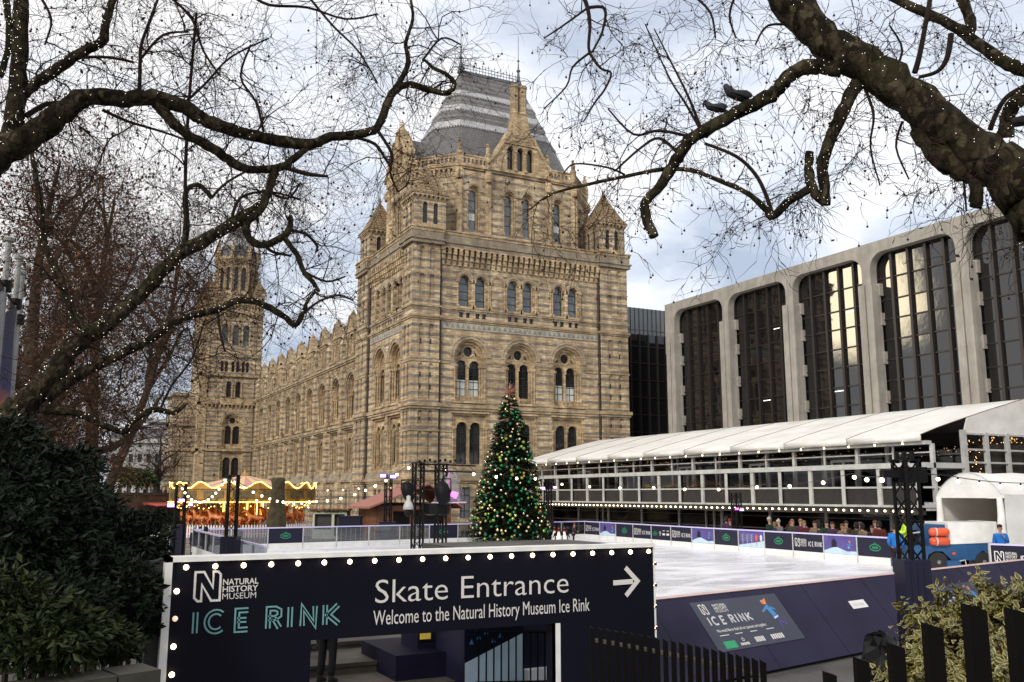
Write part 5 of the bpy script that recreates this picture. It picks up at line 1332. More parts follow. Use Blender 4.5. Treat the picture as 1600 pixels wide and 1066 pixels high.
def trusses():
    c1, P1 = truss_tower(652, 830, 36.0, 4.05, 0, 'left mast of the tall black twin truss between sign and pavilion')
    c2, P2 = truss_tower(688, 830, 36.0, 4.0, 0, 'right mast of the tall black twin truss, carrying wrapped loudspeakers')
    b = MB(); e = c2 + RIGHT * 1.35
    for dz in (3.75, 4.0): b.tube([V((c1.x, c1.y, dz)), V((c2.x, c2.y, dz)), V((e.x, e.y, dz - .05))], .03, 6)
    b.tube([V((c2.x, c2.y, 3.75)), V((c2.x, c2.y, 4.0)) + RIGHT * .35, V((c2.x, c2.y, 3.72)) + RIGHT * .7, V((c2.x, c2.y, 3.97)) + RIGHT * 1.05, V((e.x, e.y, 3.7))], .012, 4)
    for k in range(9): q = c1 + RIGHT * (.05 + .2 * k); b.ball(V((q.x, q.y, 4.12 + .03 * (k % 3))), .06, 6, 4)
    b.build('boom', M['truss'], P2)
    speaker_at(W(637, 768, 35.6), .40, 'black wrapped loudspeaker on the left of the twin truss')
    speaker_at(W(692, 771, 35.5), .50, 'larger black wrapped loudspeaker on the right of the twin truss')
    # rain cover over a moving head lamp, glowing magenta
    c = W(702, 785, 36.2); P = thing('stage_lamp', 'moving stage lamp glowing magenta under a clear plastic rain cover', 'lamp', c)
    m = MB(); m.lathe([(.66, 0), (.62, .08), (.50, .55), (.33, 1.05), (.12, 1.30), (.02, 1.34)], c, 14); m.build('rain_cover', M['plastic'], P, smooth=True)
    m = MB(); m.lathe([(.70, -.03), (.70, 0), (.64, .02), (.64, -.01)], c, 14); m.build('rim', M['pinkrim'], P)
    q = c + RIGHT * .12; m = MB(); m.lathe([(.20, .02), (.20, .12), (.12, .16)], q, 10); m.tube([q + UP * .16, q + UP * .34 + RIGHT * .05], [.06, .05], 8); m.build('lamp_yoke', M['black'], P)
    m = MB(); m.tube([q + UP * .34 - RIGHT * .05, q + UP * .24 + RIGHT * .18], [.10, .14], 9); m.build('lens', M['pinklamp'], P, smooth=True)
    m = MB(); m.lathe([(.34, -.5), (.52, -.45), (.55, -.05), (.3, -.03)], c - RIGHT * .5, 10); m.build('tray', M['black'], P)
    # white dome lamp lower left
    c = W(638, 793, 35.4); P = thing('dome_lamp', 'white plastic dome lamp hanging on the left of the twin truss', 'lamp', c)
    m = MB(); m.lathe([(.20, -.08), (.195, .04), (.15, .17), (.08, .26), (.08, .42), (.02, .46)], c, 12); m.build('cover', M['dome'], P, smooth=True)
    m = MB(); m.ball(c - UP * .2, .15, 10, 7); m.build('lamp_head', M['black'], P, smooth=True)
    truss_tower(361, 830, 36.5, 3.55, 1.29, 'black truss on a navy box between the carousel and the sign', bw=.30)
    truss_tower(279, 830, 38.0, 3.2, 1.7, 'leftmost black truss with violet lamps and a navy box', bw=.22, lamps=((-.25, 2.35, 'violetlamp', .16), (.15, 2.55, 'violetlamp', .13), (.5, 2.4, 'violetlamp', .10)))
    truss_tower(606, 800, 57.0, 4.0, 1.2, 'small far truss with twin violet lamps before the timber chalet', bw=.45, lamps=((-.3, 3.85, 'violetlamp', .22), (.32, 3.8, 'violetlamp', .22)))
    truss_tower(856, 800, 58.0, 3.6, 1.2, 'far truss with violet lamps just right of the christmas tree', bw=.35, lamps=((-.35, 3.1, 'violetlamp', .2), (.45, 3.2, 'violetlamp', .14)))
    truss_tower(1151, 800, 49.0, 2.9, 0, 'thin far truss with a small pink lamp in front of the bar', lamps=((-.05, 2.05, 'pinklamp', .11), (.2, 2.0, 'violetlamp', .12)))
    p, P = truss_tower(1424, 870, 21.0, 3.55, 1.53, 'near black truss on a tall navy box in front of the ice machine', bw=.27, lamps=())
    m = MB()
    for k in range(3): q = p + RIGHT * (-.16 + .16 * k); m.obox((q.x, q.y, 0), RIGHT, FWD, .035, .05, 3.5, 3.75)
    m.obox((p.x - RIGHT.x * .3, p.y - RIGHT.y * .3, 0), RIGHT, FWD, .2, .12, 3.2, 3.36); m.obox((p.x + RIGHT.x * .12, p.y + RIGHT.y * .12, 0), RIGHT, FWD, .3, .1, 3.1, 3.42); m.build('lamp_housing', M['black'], P)
M['dome'] = pm('dome_grey', (.38, .38, .37), .5); M['pinkrim'] = pm('lilac_tinted_rim', (.62, .45, .62), .3)
trusses()

# ------------------------------------------------------------------ festoon strings
_bulb = {}
def bulb_mesh(r, mt):
    if (r, mt) not in _bulb:
        m = MB(); m.ball((0, 0, 0), r, 8, 6); me = bpy.data.meshes.new('bulb'); me.from_pydata(m.v, [], m.f); me.materials.append(M[mt]); me.polygons.foreach_set('use_smooth', [True] * len(me.polygons)); _bulb[r, mt] = me
    return _bulb[r, mt]
def festoon(label, pts, n, r=.055, mt='bulb', sag=.0, drop=.09, name='festoon_lights', skip=()):
    pts = [V(p) for p in pts]
    P = thing(name, label, 'string lights', pts[0], 'festoon lights over and around the rink')
    full = []
    for i in range(len(pts) - 1):
        for k in range(12): t = k / 12; full.append(pts[i].lerp(pts[i + 1], t) - UP * sag * 4 * t * (1 - t))
    full.append(pts[-1]); m = MB(); m.tube(full, .012, 4); m.build('cable', M['cable'], P)
    cap = MB(); ln = [0]
    for i in range(len(full) - 1): ln.append(ln[-1] + (full[i + 1] - full[i]).length)
    for k in range(n):
        if k in skip: continue
        t = ln[-1] * (k + .5) / n; i = max(j for j in range(len(ln)) if ln[j] <= t); i = min(i, len(full) - 2)
        p = full[i].lerp(full[i + 1], (t - ln[i]) / max(ln[i + 1] - ln[i], 1e-6)) - UP * drop
        cap.tube([p + UP * (drop), p + UP * r * .7], [.018, .024], 5)
        o = bpy.data.objects.new('bulb', bulb_mesh(r, mt)); col.objects.link(o); o.location = p; setpar(o, P)
    cap.build('bulb_holder', M['cable'], P)
    return P
def strings():
    w = W
    festoon('festoon from the leftmost truss dipping in front of the carousel', [w(283, 757, 37.8), w(354, 743, 36.4)], 13, .042, sag=.75)
    festoon('festoon falling from the navy-boxed truss past the stone column', [w(358, 745, 36.3), w(440, 782, 45), w(500, 780, 52)], 11, .05, sag=.1)
    festoon('festoon climbing from the carousel to the twin truss', [w(380, 778, 44), w(500, 781, 45), w(560, 768, 42), w(648, 722, 36)], 11, .055, sag=.06)
    festoon('festoon from the twin truss across to the christmas tree', [w(655, 722, 36), w(705, 731, 36.2), w(850, 745, 45)], 5, .062, sag=.12)
    festoon('far festoon hanging below the museum wing windows', [w(500, 764, 62), w(590, 757, 60), w(700, 766, 58)], 8, .045, sag=.1)
    festoon('festoon looping along the front of the balcony to the near truss', [w(858, 752, 52), w(1030, 759, 44), w(1200, 756, 37), w(1330, 740, 31), w(1424, 735, 21)], 13, .06, sag=.12)
    festoon('short festoon running over the garage tent roof', [w(1424, 731, 21), w(1475, 742, 22), w(1610, 755, 24)], 6, .04, sag=.05)
    for i in range(3):
        a = -45.6 + 14.9 * i
        festoon(('row of bulbs under the balcony, nearest stretch', 'row of bulbs under the balcony, middle stretch', 'row of bulbs under the balcony, farthest stretch')[i], [V((10.7, a, 2.02)), V((10.7, a + 14.8, 2.02))], 26, .055, drop=.05)
        festoon(('sparse bulbs along the marquee eave, nearest stretch', 'sparse bulbs along the marquee eave, middle stretch', 'sparse bulbs along the marquee eave, farthest stretch')[i], [V((11.15, a, 5.56)), V((11.15, a + 14.8, 5.56))], 8, .05, drop=.04)
    # amber curtains of tiny lights inside the upper floor and behind the gable
    def curtain(label, pts, n, seed, zr):
        rk = random.Random(seed); m = MB(); q0, q1 = [V(p) for p in pts]
        for k in range(n):
            p = q0.lerp(q1, rk.random()); p.z = zr[0] + (zr[1] - zr[0]) * rk.random() ** .8; m.ball(p, .015, 5, 3)
        o = m.build('light_curtain', M['fairywarm'], None); tag(o, label, 'string lights'); o['kind'] = 'stuff'
    curtain('curtain of amber fairy lights behind the glazed gable of the marquee', [(14.9, -45.3, 5), (21.5, -45.3, 5)], 190, 3, (3.6, 6.1))
    curtain('amber fairy lights hanging inside the upper floor of the marquee', [(15.0, -45, 5), (15.0, -3, 5)], 170, 5, (4.85, 5.5))
strings()
#@@PART5
# ------------------------------------------------------------------ plane trees: traced limbs plus grown twigs
def grow(mb, p, d, ln, r, depth, rk, tips, droop=.10, wig=.46, n=6, kids=(3, 4), sides=3):
    pts = [p]; rads = [r]; q = V(p); d = V(d).normalized()
    for i in range(n):
        d = (d + V((rk.gauss(0, wig), rk.gauss(0, wig), rk.gauss(0, wig) - droop)) * .55).normalized()
        q = q + d * (ln / n); pts.append(q); rads.append(r * (1 - .75 * (i + 1) / n))
    mb.tube(pts, rads, sides, False)
    if depth <= 0: tips.append(pts[-1]); return
    for k in range(rk.randint(*kids)):
        i = rk.randint(1, n); t = pts[i] - pts[i - 1]; t.normalize()
        o = V((rk.gauss(0, 1), rk.gauss(0, 1), rk.gauss(0, 1))); o = o - t * o.dot(t)
        if o.length < .1: continue
        grow(mb, pts[i], (t * .7 + o.normalized() * rk.uniform(.5, 1.0)), ln * rk.uniform(.45, .75), max(rads[i] * .75, .003), depth - 1, rk, tips, droop, wig, n, kids, sides)
def plane_tree(label, limbs, extra, twig_n, tw_len, tw_r, seed, lights, light_label, loc, d, limb_k=5, depth=2, seeds=260, twigmat='twig', up=.0, leafiness=0):
    "limbs: lists of (px, py, distance, radius in px); extra: thin branches the same way"
    rk = random.Random(seed); P = thing('plane_tree', label, 'tree', loc, 'bare plane trees framing the view')
    tr = MB(); paths = []
    ax_ = V((FWD.x * math.cos(PITCH), FWD.y * math.cos(PITCH), math.sin(PITCH)))
    def conv(l): return [(W(a, b, d), max(.96 * r * (W(a, b, d) - CAM).dot(ax_) / FPX, .004)) for a, b, d, r in l]
    for l in limbs:
        sp = smooth_path(conv(l), limb_k); jit = []
        for i, (p, r) in enumerate(sp):
            jit.append((p + V((rk.gauss(0, r * .07), rk.gauss(0, r * .07), rk.gauss(0, r * .07))), r * rk.uniform(.93, 1.1)))
        tr.tube([p for p, _ in jit], [r for _, r in jit], 16, True, .09); paths.append(jit)
        for i in range(2, len(jit) - 1, 6):      # knots and pruned stubs
            if rk.random() < .45:
                p, r = jit[i]; o = V((rk.gauss(0, 1), rk.gauss(0, 1), rk.gauss(0, .8))).normalized(); tr.tube([p, p + o * r * 1.25, p + o * r * 1.4], [r * .45, r * .3, r * .08], 7)
    tr.build('trunk', M['bark'], P, smooth=True)
    tw = MB(); tips = []
    for l in extra:
        sp = smooth_path(conv(l), 4); tw.tube([p for p, _ in sp], [r for _, r in sp], 5, False); paths.append(sp)
    tot = [(sum((pa[i + 1][0] - pa[i][0]).length for i in range(len(pa) - 1)), pa) for pa in paths]; S = sum(t for t, _ in tot)
    for t, pa in tot:
        for k in range(max(int(twig_n * t / S), 2)):
            i = rk.randint(0, len(pa) - 2); p = pa[i][0].lerp(pa[i + 1][0], rk.random()); ax = (pa[i + 1][0] - pa[i][0]).normalized()
            o = V((rk.gauss(0, 1), rk.gauss(0, 1), rk.gauss(up, 1))); o = (o - ax * o.dot(ax) * .8).normalized()
            grow(tw, p, o + ax * .3, tw_len * rk.uniform(.55, 1.45), tw_r * rk.choice((.7, .8, 1., 1.2, 1.9)), depth, rk, tips)
    tw.build('twigs', M[twigmat], P, recalc=False)
    sd = MB(); rk.shuffle(tips)
    for p in tips[:seeds]:
        s = rk.uniform(.002, .0065) * d; q = p - UP * s; sd.tube([p, q], .002, 3, False)
        if rk.random() < .72: sd.ball(q, rk.uniform(.0010, .0015) * d, 5, 4)
        else:
            a = V((rk.gauss(0, 1), rk.gauss(0, 1), rk.gauss(0, 1))).normalized(); b = a.orthogonal().normalized(); z = rk.uniform(.0018, .004) * d; sd.add([q, q + a * z + b * z * .5, q + a * z * 2, q + a * z - b * z * .5], [(0, 1, 2, 3)])
    o = sd.build('seed_balls', M['seed'], P, recalc=False); o['kind'] = 'stuff'
    if lights:
        fl = MB()
        for idx, n in lights:
            pa = paths[idx]
            for k in range(n):
                i = rk.randint(0, len(pa) - 2); t = rk.random(); p = pa[i][0].lerp(pa[i + 1][0], t); r = pa[i][1] + (pa[i + 1][1] - pa[i][1]) * t; ax = (pa[i + 1][0] - pa[i][0]).normalized()
                o = V((rk.gauss(0, 1), rk.gauss(0, 1), rk.gauss(0, 1))) - FWD * .8; o = (o - ax * o.dot(ax)).normalized(); dd = (p - CAM).length
                fl.ball(p + o * (r * 1.08 + .004), dd * .00026, 5, 3)
        o = fl.build('fairy_lights', M['fairy'], None); tag(o, light_label, 'string lights', 'fairy lights wound round the plane trees', 'stuff')
    return paths
def PX(d, *a): return [(x, y, d, r) for x, y, r in a]
# left near tree: the great arching limb
d = 11.5
A = [PX(d, (-90, 330, 36), (-40, 280, 28), (0, 238, 24), (44, 216, 21), (88, 184, 19), (135, 153, 15), (189, 154, 13), (236, 153, 13), (287, 166, 12), (324, 189, 11), (371, 206, 10), (422, 218, 9.5), (480, 226, 9), (517, 215, 7.5), (555, 211, 7), (589, 200, 7), (604, 165, 6.5), (616, 142, 6), (638, 132, 5.5), (662, 138, 5), (698, 146, 4.5), (710, 131, 4), (697, 116, 3.4), (680, 108, 3), (664, 94, 2.5)),
     PX(d, (240, 156, 9), (252, 172, 8.5), (287, 207, 8), (324, 227, 8), (352, 246, 7.5), (372, 260, 7), (400, 265, 6.5), (439, 261, 6), (462, 246, 5.5), (482, 229, 5)),
     PX(d, (616, 142, 5), (630, 118, 4.5), (638, 96, 4), (634, 66, 3.2), (645, 30, 2.6), (640, -10, 2)),
     PX(d, (429, 265, 6), (425, 285, 6), (418, 306, 5.5), (408, 328, 5), (390, 345, 5)),
     PX(d, (12, 238, 16), (18, 205, 15), (28, 140, 13.5), (32, 60, 12), (33, -20, 11)),
     PX(d, (30, 150, 9), (52, 134, 9), (91, 107, 8.5), (132, 79, 8), (160, 65, 7.5), (166, 35, 6.5), (176, 0, 6), (190, -30, 5)),
     PX(d + 1.5, (0, 120, 5), (14, 70, 5), (12, 20, 5), (6, -20, 5))]
AX = [PX(d, (218, 148, 3.5), (219, 100, 3), (221, 70, 2.8), (233, 36, 2.5), (250, -10, 2.2)), PX(d, (445, 262, 4), (480, 272, 4), (513, 276, 2)), PX(d, (128, 90, 3), (170, 90, 2.6), (210, 98, 2)),
      PX(d, (222, 90, 2.5), (255, 55, 2.2), (295, 50, 1.6)), PX(d, (160, 172, 3), (200, 190, 2.5), (250, 205, 2), (300, 222, 1.6)), PX(d, (40, 182, 5), (75, 162, 4), (110, 165, 3)),
      PX(d, (412, 206, 2.5), (400, 160, 2.2), (376, 120, 2), (392, 70, 1.6)), PX(d, (290, 160, 2.6), (322, 130, 2), (360, 90, 1.7), (420, 60, 1.4)), PX(d, (260, -10, 2.5), (300, 30, 2.3), (318, 80, 2), (345, 120, 1.5)),
      PX(d, (390, -10, 3), (420, 8, 2.6), (480, 12, 2.2), (540, 30, 1.8), (590, 22, 1.5)), PX(d, (589, 202, 3), (612, 240, 2.6), (610, 270, 2.2), (622, 300, 1.6)), PX(d, (550, 214, 2.6), (585, 225, 3), (603, 250, 2.2), (612, 265, 2)),
      PX(d, (480, -8, 2.4), (520, 40, 2), (560, 80, 1.6), (590, 130, 1.4)), PX(d, (660, 95, 2), (690, 60, 1.7), (720, 70, 1.4)), PX(d, (60, -10, 2.5), (80, 30, 2), (70, 70, 1.6)), PX(d, (290, 358, 3), (290, 260, 3), (296, 150, 2.6), (307, 20, 2.2))]
plane_tree('near plane tree whose thick mottled limb arches across the upper left', A, AX, 350, .92, .0062, 5, ((4, 150), (5, 70), (6, 40), (0, 50)), 'white fairy lights on the upright limbs of the near left plane tree', W(-90, 1000, d), d, depth=2, seeds=700, up=.25)
# left middle tree with the long light-wound bough
d = 19.
B = [PX(d, (-60, 900, 40), (-30, 760, 32), (5, 680, 27), (36, 632, 22), (82, 585, 17), (114, 543, 16), (171, 503, 14), (228, 451, 12), (271, 404, 11), (314, 378, 10.5), (357, 353, 10), (392, 333, 9), (412, 316, 7.5), (420, 295, 6.5), (432, 270, 5.5)),
     PX(d, (70, 622, 12), (110, 592, 10), (160, 567, 8), (205, 545, 7.5), (232, 532, 7), (268, 505, 6.5), (296, 494, 6), (339, 484, 5.5), (375, 469, 5.5), (409, 475, 5), (443, 494, 5), (462, 508, 4.5), (474, 487, 4), (480, 472, 3), (493, 455, 2.5)),
     PX(d, (392, 336, 7), (384, 352, 6.5), (392, 376, 6), (414, 383, 5.5), (443, 369, 5.5), (453, 355, 5), (454, 338, 4)),
     PX(d, (443, 370, 4.5), (464, 398, 4.2), (474, 424, 4), (488, 440, 3.5), (499, 456, 2.5)),
     PX(d, (60, 640, 8), (121, 646, 6), (160, 664, 5.5), (193, 674, 5.5), (203, 664, 5), (214, 653, 5), (232, 643, 5), (246, 640, 5), (271, 645, 4), (290, 632, 3)),
     PX(d, (150, 520, 8), (120, 500, 7), (96, 440, 6), (70, 380, 5), (64, 320, 4), (50, 240, 3)), PX(d, (285, 395, 6), (292, 350, 5), (290, 300, 4), (312, 290, 3.5), (330, 310, 3))]
BX = [PX(d, (414, 384, 3.2), (427, 394, 2.6), (455, 400, 2)), PX(d, (453, 360, 3), (478, 366, 2.6), (495, 384, 2.4), (493, 395, 1.6)), PX(d, (474, 490, 2.5), (500, 470, 2), (530, 462, 1.6), (552, 470, 1.2)),
      PX(d, (474, 424, 2.4), (510, 440, 2), (540, 432, 1.4)), PX(d, (340, 482, 2.4), (344, 520, 2), (352, 550, 1.5)), PX(d, (250, 640, 2.2), (270, 600, 2), (300, 560, 1.6), (320, 500, 1.3)),
      PX(d, (360, 352, 3), (375, 310, 2.6), (420, 300, 2), (470, 312, 1.6)), PX(d, (330, 310, 2.6), (355, 285, 2.2), (400, 260, 1.8)), PX(d, (420, 300, 2.4), (450, 310, 2.2), (470, 285, 1.6))]
plane_tree('plane tree with a long bough wound in white fairy lights on the left', B, BX, 320, 1.3, .0095, 8, ((0, 210), (1, 90), (4, 30), (5, 40)), 'white fairy lights wound along the long left bough', W(-60, 1000, d), d, depth=2, seeds=420)
# right near tree
d = 7.6
C = [PX(d, (1700, 420, 62), (1657, 356, 58), (1615, 303, 52), (1561, 258, 40), (1490, 210, 33), (1419, 153, 31), (1347, 101, 31), (1294, 66, 29), (1240, 10, 28), (1200, -40, 27)),
     PX(d, (1312, 108, 15), (1285, 104, 13), (1258, 106, 12), (1230, 120, 12), (1212, 143, 11.5), (1169, 167, 11), (1123, 192, 10.5), (1080, 217, 10), (1064, 238, 9.5), (1050, 260, 9), (1030, 292, 8.5), (1009, 316, 8), (1010, 340, 8), (1023, 371, 7)),
     PX(d, (1344, 125, 13), (1330, 146, 11), (1319, 171, 10.5), (1297, 217, 10), (1285, 257, 9.5), (1288, 290, 9), (1290, 320, 8.5)),
     PX(d, (1291, 318, 8), (1272, 300, 8), (1264, 270, 7.5), (1265, 238, 7)),
     PX(d, (1272, 292, 7), (1250, 304, 7), (1230, 317, 6.5), (1207, 338, 6.5), (1195, 326, 5), (1169, 303, 4.5), (1133, 286, 3.8), (1085, 268, 3.5), (1041, 264, 3.5), (980, 275, 3), (920, 288, 2.6), (863, 303, 2), (827, 328, 1.3)),
     PX(d + 1.5, (1660, 130, 13), (1600, 110, 11), (1561, 93, 10), (1508, 53, 9), (1472, 32, 8), (1401, 0, 7), (1360, -20, 6)), PX(d + 1.5, (1512, 56, 8), (1518, 40, 8), (1500, -10, 8)),
     PX(d, (1440, 200, 20), (1470, 240, 21), (1500, 266, 18), (1524, 280, 12), (1525, 324, 9)), PX(d + 2, (1570, 215, 13), (1580, 170, 12), (1610, 140, 12))]
CX = [PX(d, (1207, 336, 4), (1197, 305, 3.5), (1180, 272, 3.2), (1150, 244, 3), (1101, 224, 2.6)), PX(d + 1, (1429, 114, 5), (1436, 90, 4.5), (1444, 50, 4), (1454, -5, 4)), PX(d + 1, (1486, 53, 5), (1480, 90, 4.5), (1465, 112, 3.5), (1436, 121, 3)),
      PX(d + 2, (1547, 203, 4.5), (1558, 175, 4), (1575, 150, 4), (1610, 130, 4)), PX(d, (1095, 200, 3), (1075, 150, 2.2), (1050, 100, 1.6), (1022, 45, 1)), PX(d, (1092, 198, 2.6), (1070, 160, 2), (1045, 120, 1.5), (1008, 38, 1)),
      PX(d, (1085, 215, 2.8), (1030, 204, 2.6), (990, 210, 2), (950, 170, 1.4)), PX(d, (1060, 240, 3), (1030, 216, 2.6), (1000, 232, 2.2), (960, 268, 1.6)), PX(d, (980, 275, 2), (950, 262, 1.8), (898, 256, 1.5), (880, 272, 1.2)),
      PX(d, (909, -12, 4), (918, 12, 3.6), (922, 40, 3), (920, 75, 2.6), (927, 92, 2.4), (940, 108, 2.2), (955, 115, 2), (945, 140, 1.9), (930, 160, 1.7), (912, 190, 1.2)), PX(d, (921, 12, 3), (945, 14, 2.6), (941, 50, 2), (925, 82, 1.8)),
      PX(d, (922, 82, 2.2), (895, 105, 1.8), (885, 135, 1.5), (850, 170, 1.1)), PX(d, (916, 14, 2), (880, 40, 1.6), (850, 60, 1.2)), PX(d, (1350, 135, 3), (1365, 180, 2.2), (1360, 230, 1.6), (1375, 290, 1.2)), PX(d, (1410, 190, 2.4), (1400, 230, 1.8), (1420, 280, 1.4)),
      PX(d, (1080, -10, 2.4), (1110, 20, 2), (1118, 60, 1.4)), PX(d, (1150, -10, 2.4), (1140, 25, 2), (1150, 60, 1.4)), PX(d, (1245, 40, 2.4), (1200, 40, 2), (1180, 70, 1.5)), PX(d, (1385, 130, 2.6), (1410, 80, 2), (1390, 40, 1.5)), PX(d, (1500, 215, 3), (1510, 330, 1.6))]
plane_tree('near plane tree sending one massive mottled limb in from the right', C, CX, 240, .58, .0036, 21, ((0, 120), (1, 110), (2, 40), (3, 30), (4, 50), (5, 60), (6, 20), (8, 30)), 'white fairy lights wound round the massive right limb', W(1700, 1050, d), d, depth=2, seeds=900, up=-.25)
# bare trees standing further back
def back_tree(px, base_py, top_py, d, spread, label, seed, mat='twigred', n=90, tr=.24, tw=.013, name='bare_tree', leaves=1400, zb=-.5, depth=3, lean=0., lo=.28):
    rk = random.Random(seed); b = W(px, 700, d); b.z = zb; top = W(px, top_py, d).z; H = top - zb
    P = thing(name, label, 'tree', b, 'bare trees standing further back'); t = MB(); tips = []; w = MB()
    ax = [(b, tr * 1.2), (b + UP * H * .2 + RIGHT * lean * .2, tr), (b + UP * H * .42 + RIGHT * (lean * .55 + rk.uniform(-.3, .3)), tr * .75), (b + UP * H * .7 + RIGHT * (lean * .85 + rk.uniform(-.5, .5)), tr * .4), (b + UP * H * .92 + RIGHT * lean, tr * .12)]
    sp = smooth_path(ax, 5); t.tube([p for p, _ in sp], [r for _, r in sp], 8); limbs = []
    for k in range(9):
        i = rk.randint(int(len(sp) * lo), len(sp) - 4); p, r = sp[i]; a = rk.uniform(0, 6.28); out = RIGHT * math.cos(a) + FWD * math.sin(a); L = spread * rk.uniform(.6, 1.05) * (1.1 - .5 * i / len(sp))
        q = smooth_path([(p, r * .7), (p + out * L * .35 + UP * H * .10, r * .5), (p + out * L * .7 + UP * H * rk.uniform(.08, .22), r * .33), (p + out * L + UP * H * rk.uniform(.02, .3), r * .12)], 4)
        t.tube([v for v, _ in q], [max(x, .02) for _, x in q], 6); limbs.append(q)
    t.build('trunk', M['farbark'], P, smooth=True)
    for q in limbs + [sp[len(sp) // 2:]]:
        for k in range(n // 4):
            i = rk.randint(0, len(q) - 2); p = q[i][0].lerp(q[i + 1][0], rk.random()); o = V((rk.gauss(0, 1), rk.gauss(0, 1), rk.gauss(.25, .8))).normalized()
            grow(w, p, o, spread * rk.uniform(.3, .55), tw * rk.uniform(.8, 1.4), depth, rk, tips, .05, .42, 4, (3, 4))
    w.build('twigs', M[mat], P, recalc=False)
    if leaves:
        l = MB(); rk.shuffle(tips)
        for p in tips[:leaves]:
            for _ in range(4):
                q = p + V((rk.gauss(0, .25), rk.gauss(0, .25), rk.gauss(-.1, .22))); a = V((rk.gauss(0, 1), rk.gauss(0, 1), rk.gauss(0, 1))).normalized(); c = a.orthogonal().normalized(); s = rk.uniform(.04, .085)
                l.add([q, q + a * s + c * s * .6, q + a * 2 * s, q + a * s - c * s * .6], [(0, 1, 2, 3)])
        o = l.build('dead_leaves', M['deadleaf'], P, recalc=False); o['kind'] = 'stuff'
back_tree(55, 700, 190, 30, 4.2, 'bare russet tree standing behind the flagpoles', 31, n=120, tr=.30, tw=.019, leaves=1800)
back_tree(150, 700, 250, 36, 4.2, 'bare russet tree behind the light-wound bough', 32, n=120, tr=.26, tw=.021, leaves=1800, lo=.48)
back_tree(148, 700, 330, 48, 4.6, 'bare russet tree directly in front of the distant museum tower', 33, n=110, tr=.24, tw=.024, leaves=1800, lean=3.6, lo=.5)
back_tree(60, 730, 470, 52, 4.6, 'low bare russet tree under the long bough', 36, n=90, tr=.2, tw=.024, leaves=1000)
back_tree(250, 750, 664, 120, 5.4, 'bare grey tree in front of the far white building', 34, 'twig', n=60, tr=.32, tw=.03, leaves=0, zb=2)
back_tree(62, 755, 620, 90, 6.5, 'hazy brown bare tree behind the dark shrubs, left of the white building', 35, n=90, tr=.3, tw=.026, leaves=1500, zb=1)
back_tree(112, 755, 648, 98, 4.0, 'hazy brown bare tree overlapping the left end of the white building', 37, n=80, tr=.3, tw=.028, leaves=1200, zb=1)

# ------------------------------------------------------------------ shrubs
def leaf(mb, p, s, rk, a=None, wd=.42):
    a = a or V((rk.gauss(0, 1), rk.gauss(0, 1), rk.gauss(-.1, .7))).normalized(); b = a.cross(V((rk.gauss(0, 1), rk.gauss(0, 1), rk.gauss(0, 1)))).normalized(); n = a.cross(b) * s * .12
    mb.add([p, p + a * s * .5 + b * s * wd * .5 + n, p + a * s, p + a * s * .5 - b * s * wd * .5 + n], [(0, 1, 2), (0, 2, 3)])
def shrub(label, blobs, n, s, mat, seed, name='evergreen_shrub', group='dark shrubs beside the entrance'):
    "blobs: (px, py, distance, radius px, vertical squash)"
    rk = random.Random(seed); c0 = W(*blobs[0][:3]); c0.z = -.4; P = thing(name, label, 'shrub', c0, group); L_ = MB(); S = MB()
    tot = sum(b[3] ** 2 for b in blobs)
    for (px, py, d, r, q) in blobs:
        c = W(px, py, d); rr = r * d / FPX; S.tube([V((c.x, c.y, -.5)), c], [.05, .02], 5)
        for k in range(int(n * r * r / tot / 7)):
            v = V((rk.gauss(0, 1), rk.gauss(0, 1), rk.gauss(0, 1))).normalized() * rr * (rk.random() ** .35) * rk.uniform(.75, 1.12); v.z *= q; p = c + v
            if rk.random() < .2: S.tube([c + v * .3, p], [.012, .004], 3, False)
            ax = (v.normalized() + V((rk.gauss(0, .4), rk.gauss(0, .4), rk.gauss(0, .4)))).normalized()
            for j in range(7): leaf(L_, p + ax * s * .25 * j * .5 + V((rk.gauss(0, s * .2), rk.gauss(0, s * .2), rk.gauss(0, s * .2))), s * rk.uniform(.6, 1.2), rk, (ax + V((rk.gauss(0, .8), rk.gauss(0, .8), rk.gauss(-.25, .7)))).normalized())
    S.build('stem', M['twig'], P, recalc=False); L_.build('foliage', M[mat] if isinstance(mat, str) else mat, P, recalc=False)
shrub('tall dark evergreen shrub filling the left edge under the flags', [(30, 810, 13, 105, .8), (-20, 720, 14, 80, .8), (60, 735, 14, 46, .6), (122, 712, 15, 20, .35), (92, 728, 14, 30, .4), (140, 728, 14, 14, .3), (20, 700, 15, 36, .5), (60, 880, 12.5, 100, .7), (-10, 860, 12, 80, 1.), (150, 800, 13.5, 26, .5)], 17000, .14, 'evergreen', 1)
shrub('broad dark evergreen shrub between the flags and the entrance sign', [(130, 860, 13, 72, .7), (200, 862, 13.5, 48, .6), (236, 838, 14, 20, .6), (190, 825, 14, 26, .5), (150, 925, 12, 80, .7), (80, 960, 11, 70, .6), (228, 920, 13.5, 28, 1.4), (240, 880, 13.6, 18, .7), (205, 960, 12.5, 40, .9)], 15000, .13, 'evergreen', 2)
shrub('pointed dark evergreen shrub under the hazy brown trees', [(110, 760, 20, 38, 1.1), (95, 790, 20, 45, .9), (140, 800, 19, 40, .7)], 5000, .16, 'evergreen', 3)
shrub('low paler olive shrub behind the bottom left kerb', [(40, 970, 8.5, 60, .6), (100, 985, 8.5, 55, .5), (150, 1000, 8.7, 40, .5), (70, 1010, 8.2, 60, .4), (0, 950, 8.6, 60, .8), (185, 1010, 9, 24, .6)], 8000, .10, 'evergreen2', 4)
shrub('far green shrub in front of the white building', [(205, 745, 110, 16, .6), (225, 748, 110, 14, .5)], 1500, .5, 'ivy', 5)
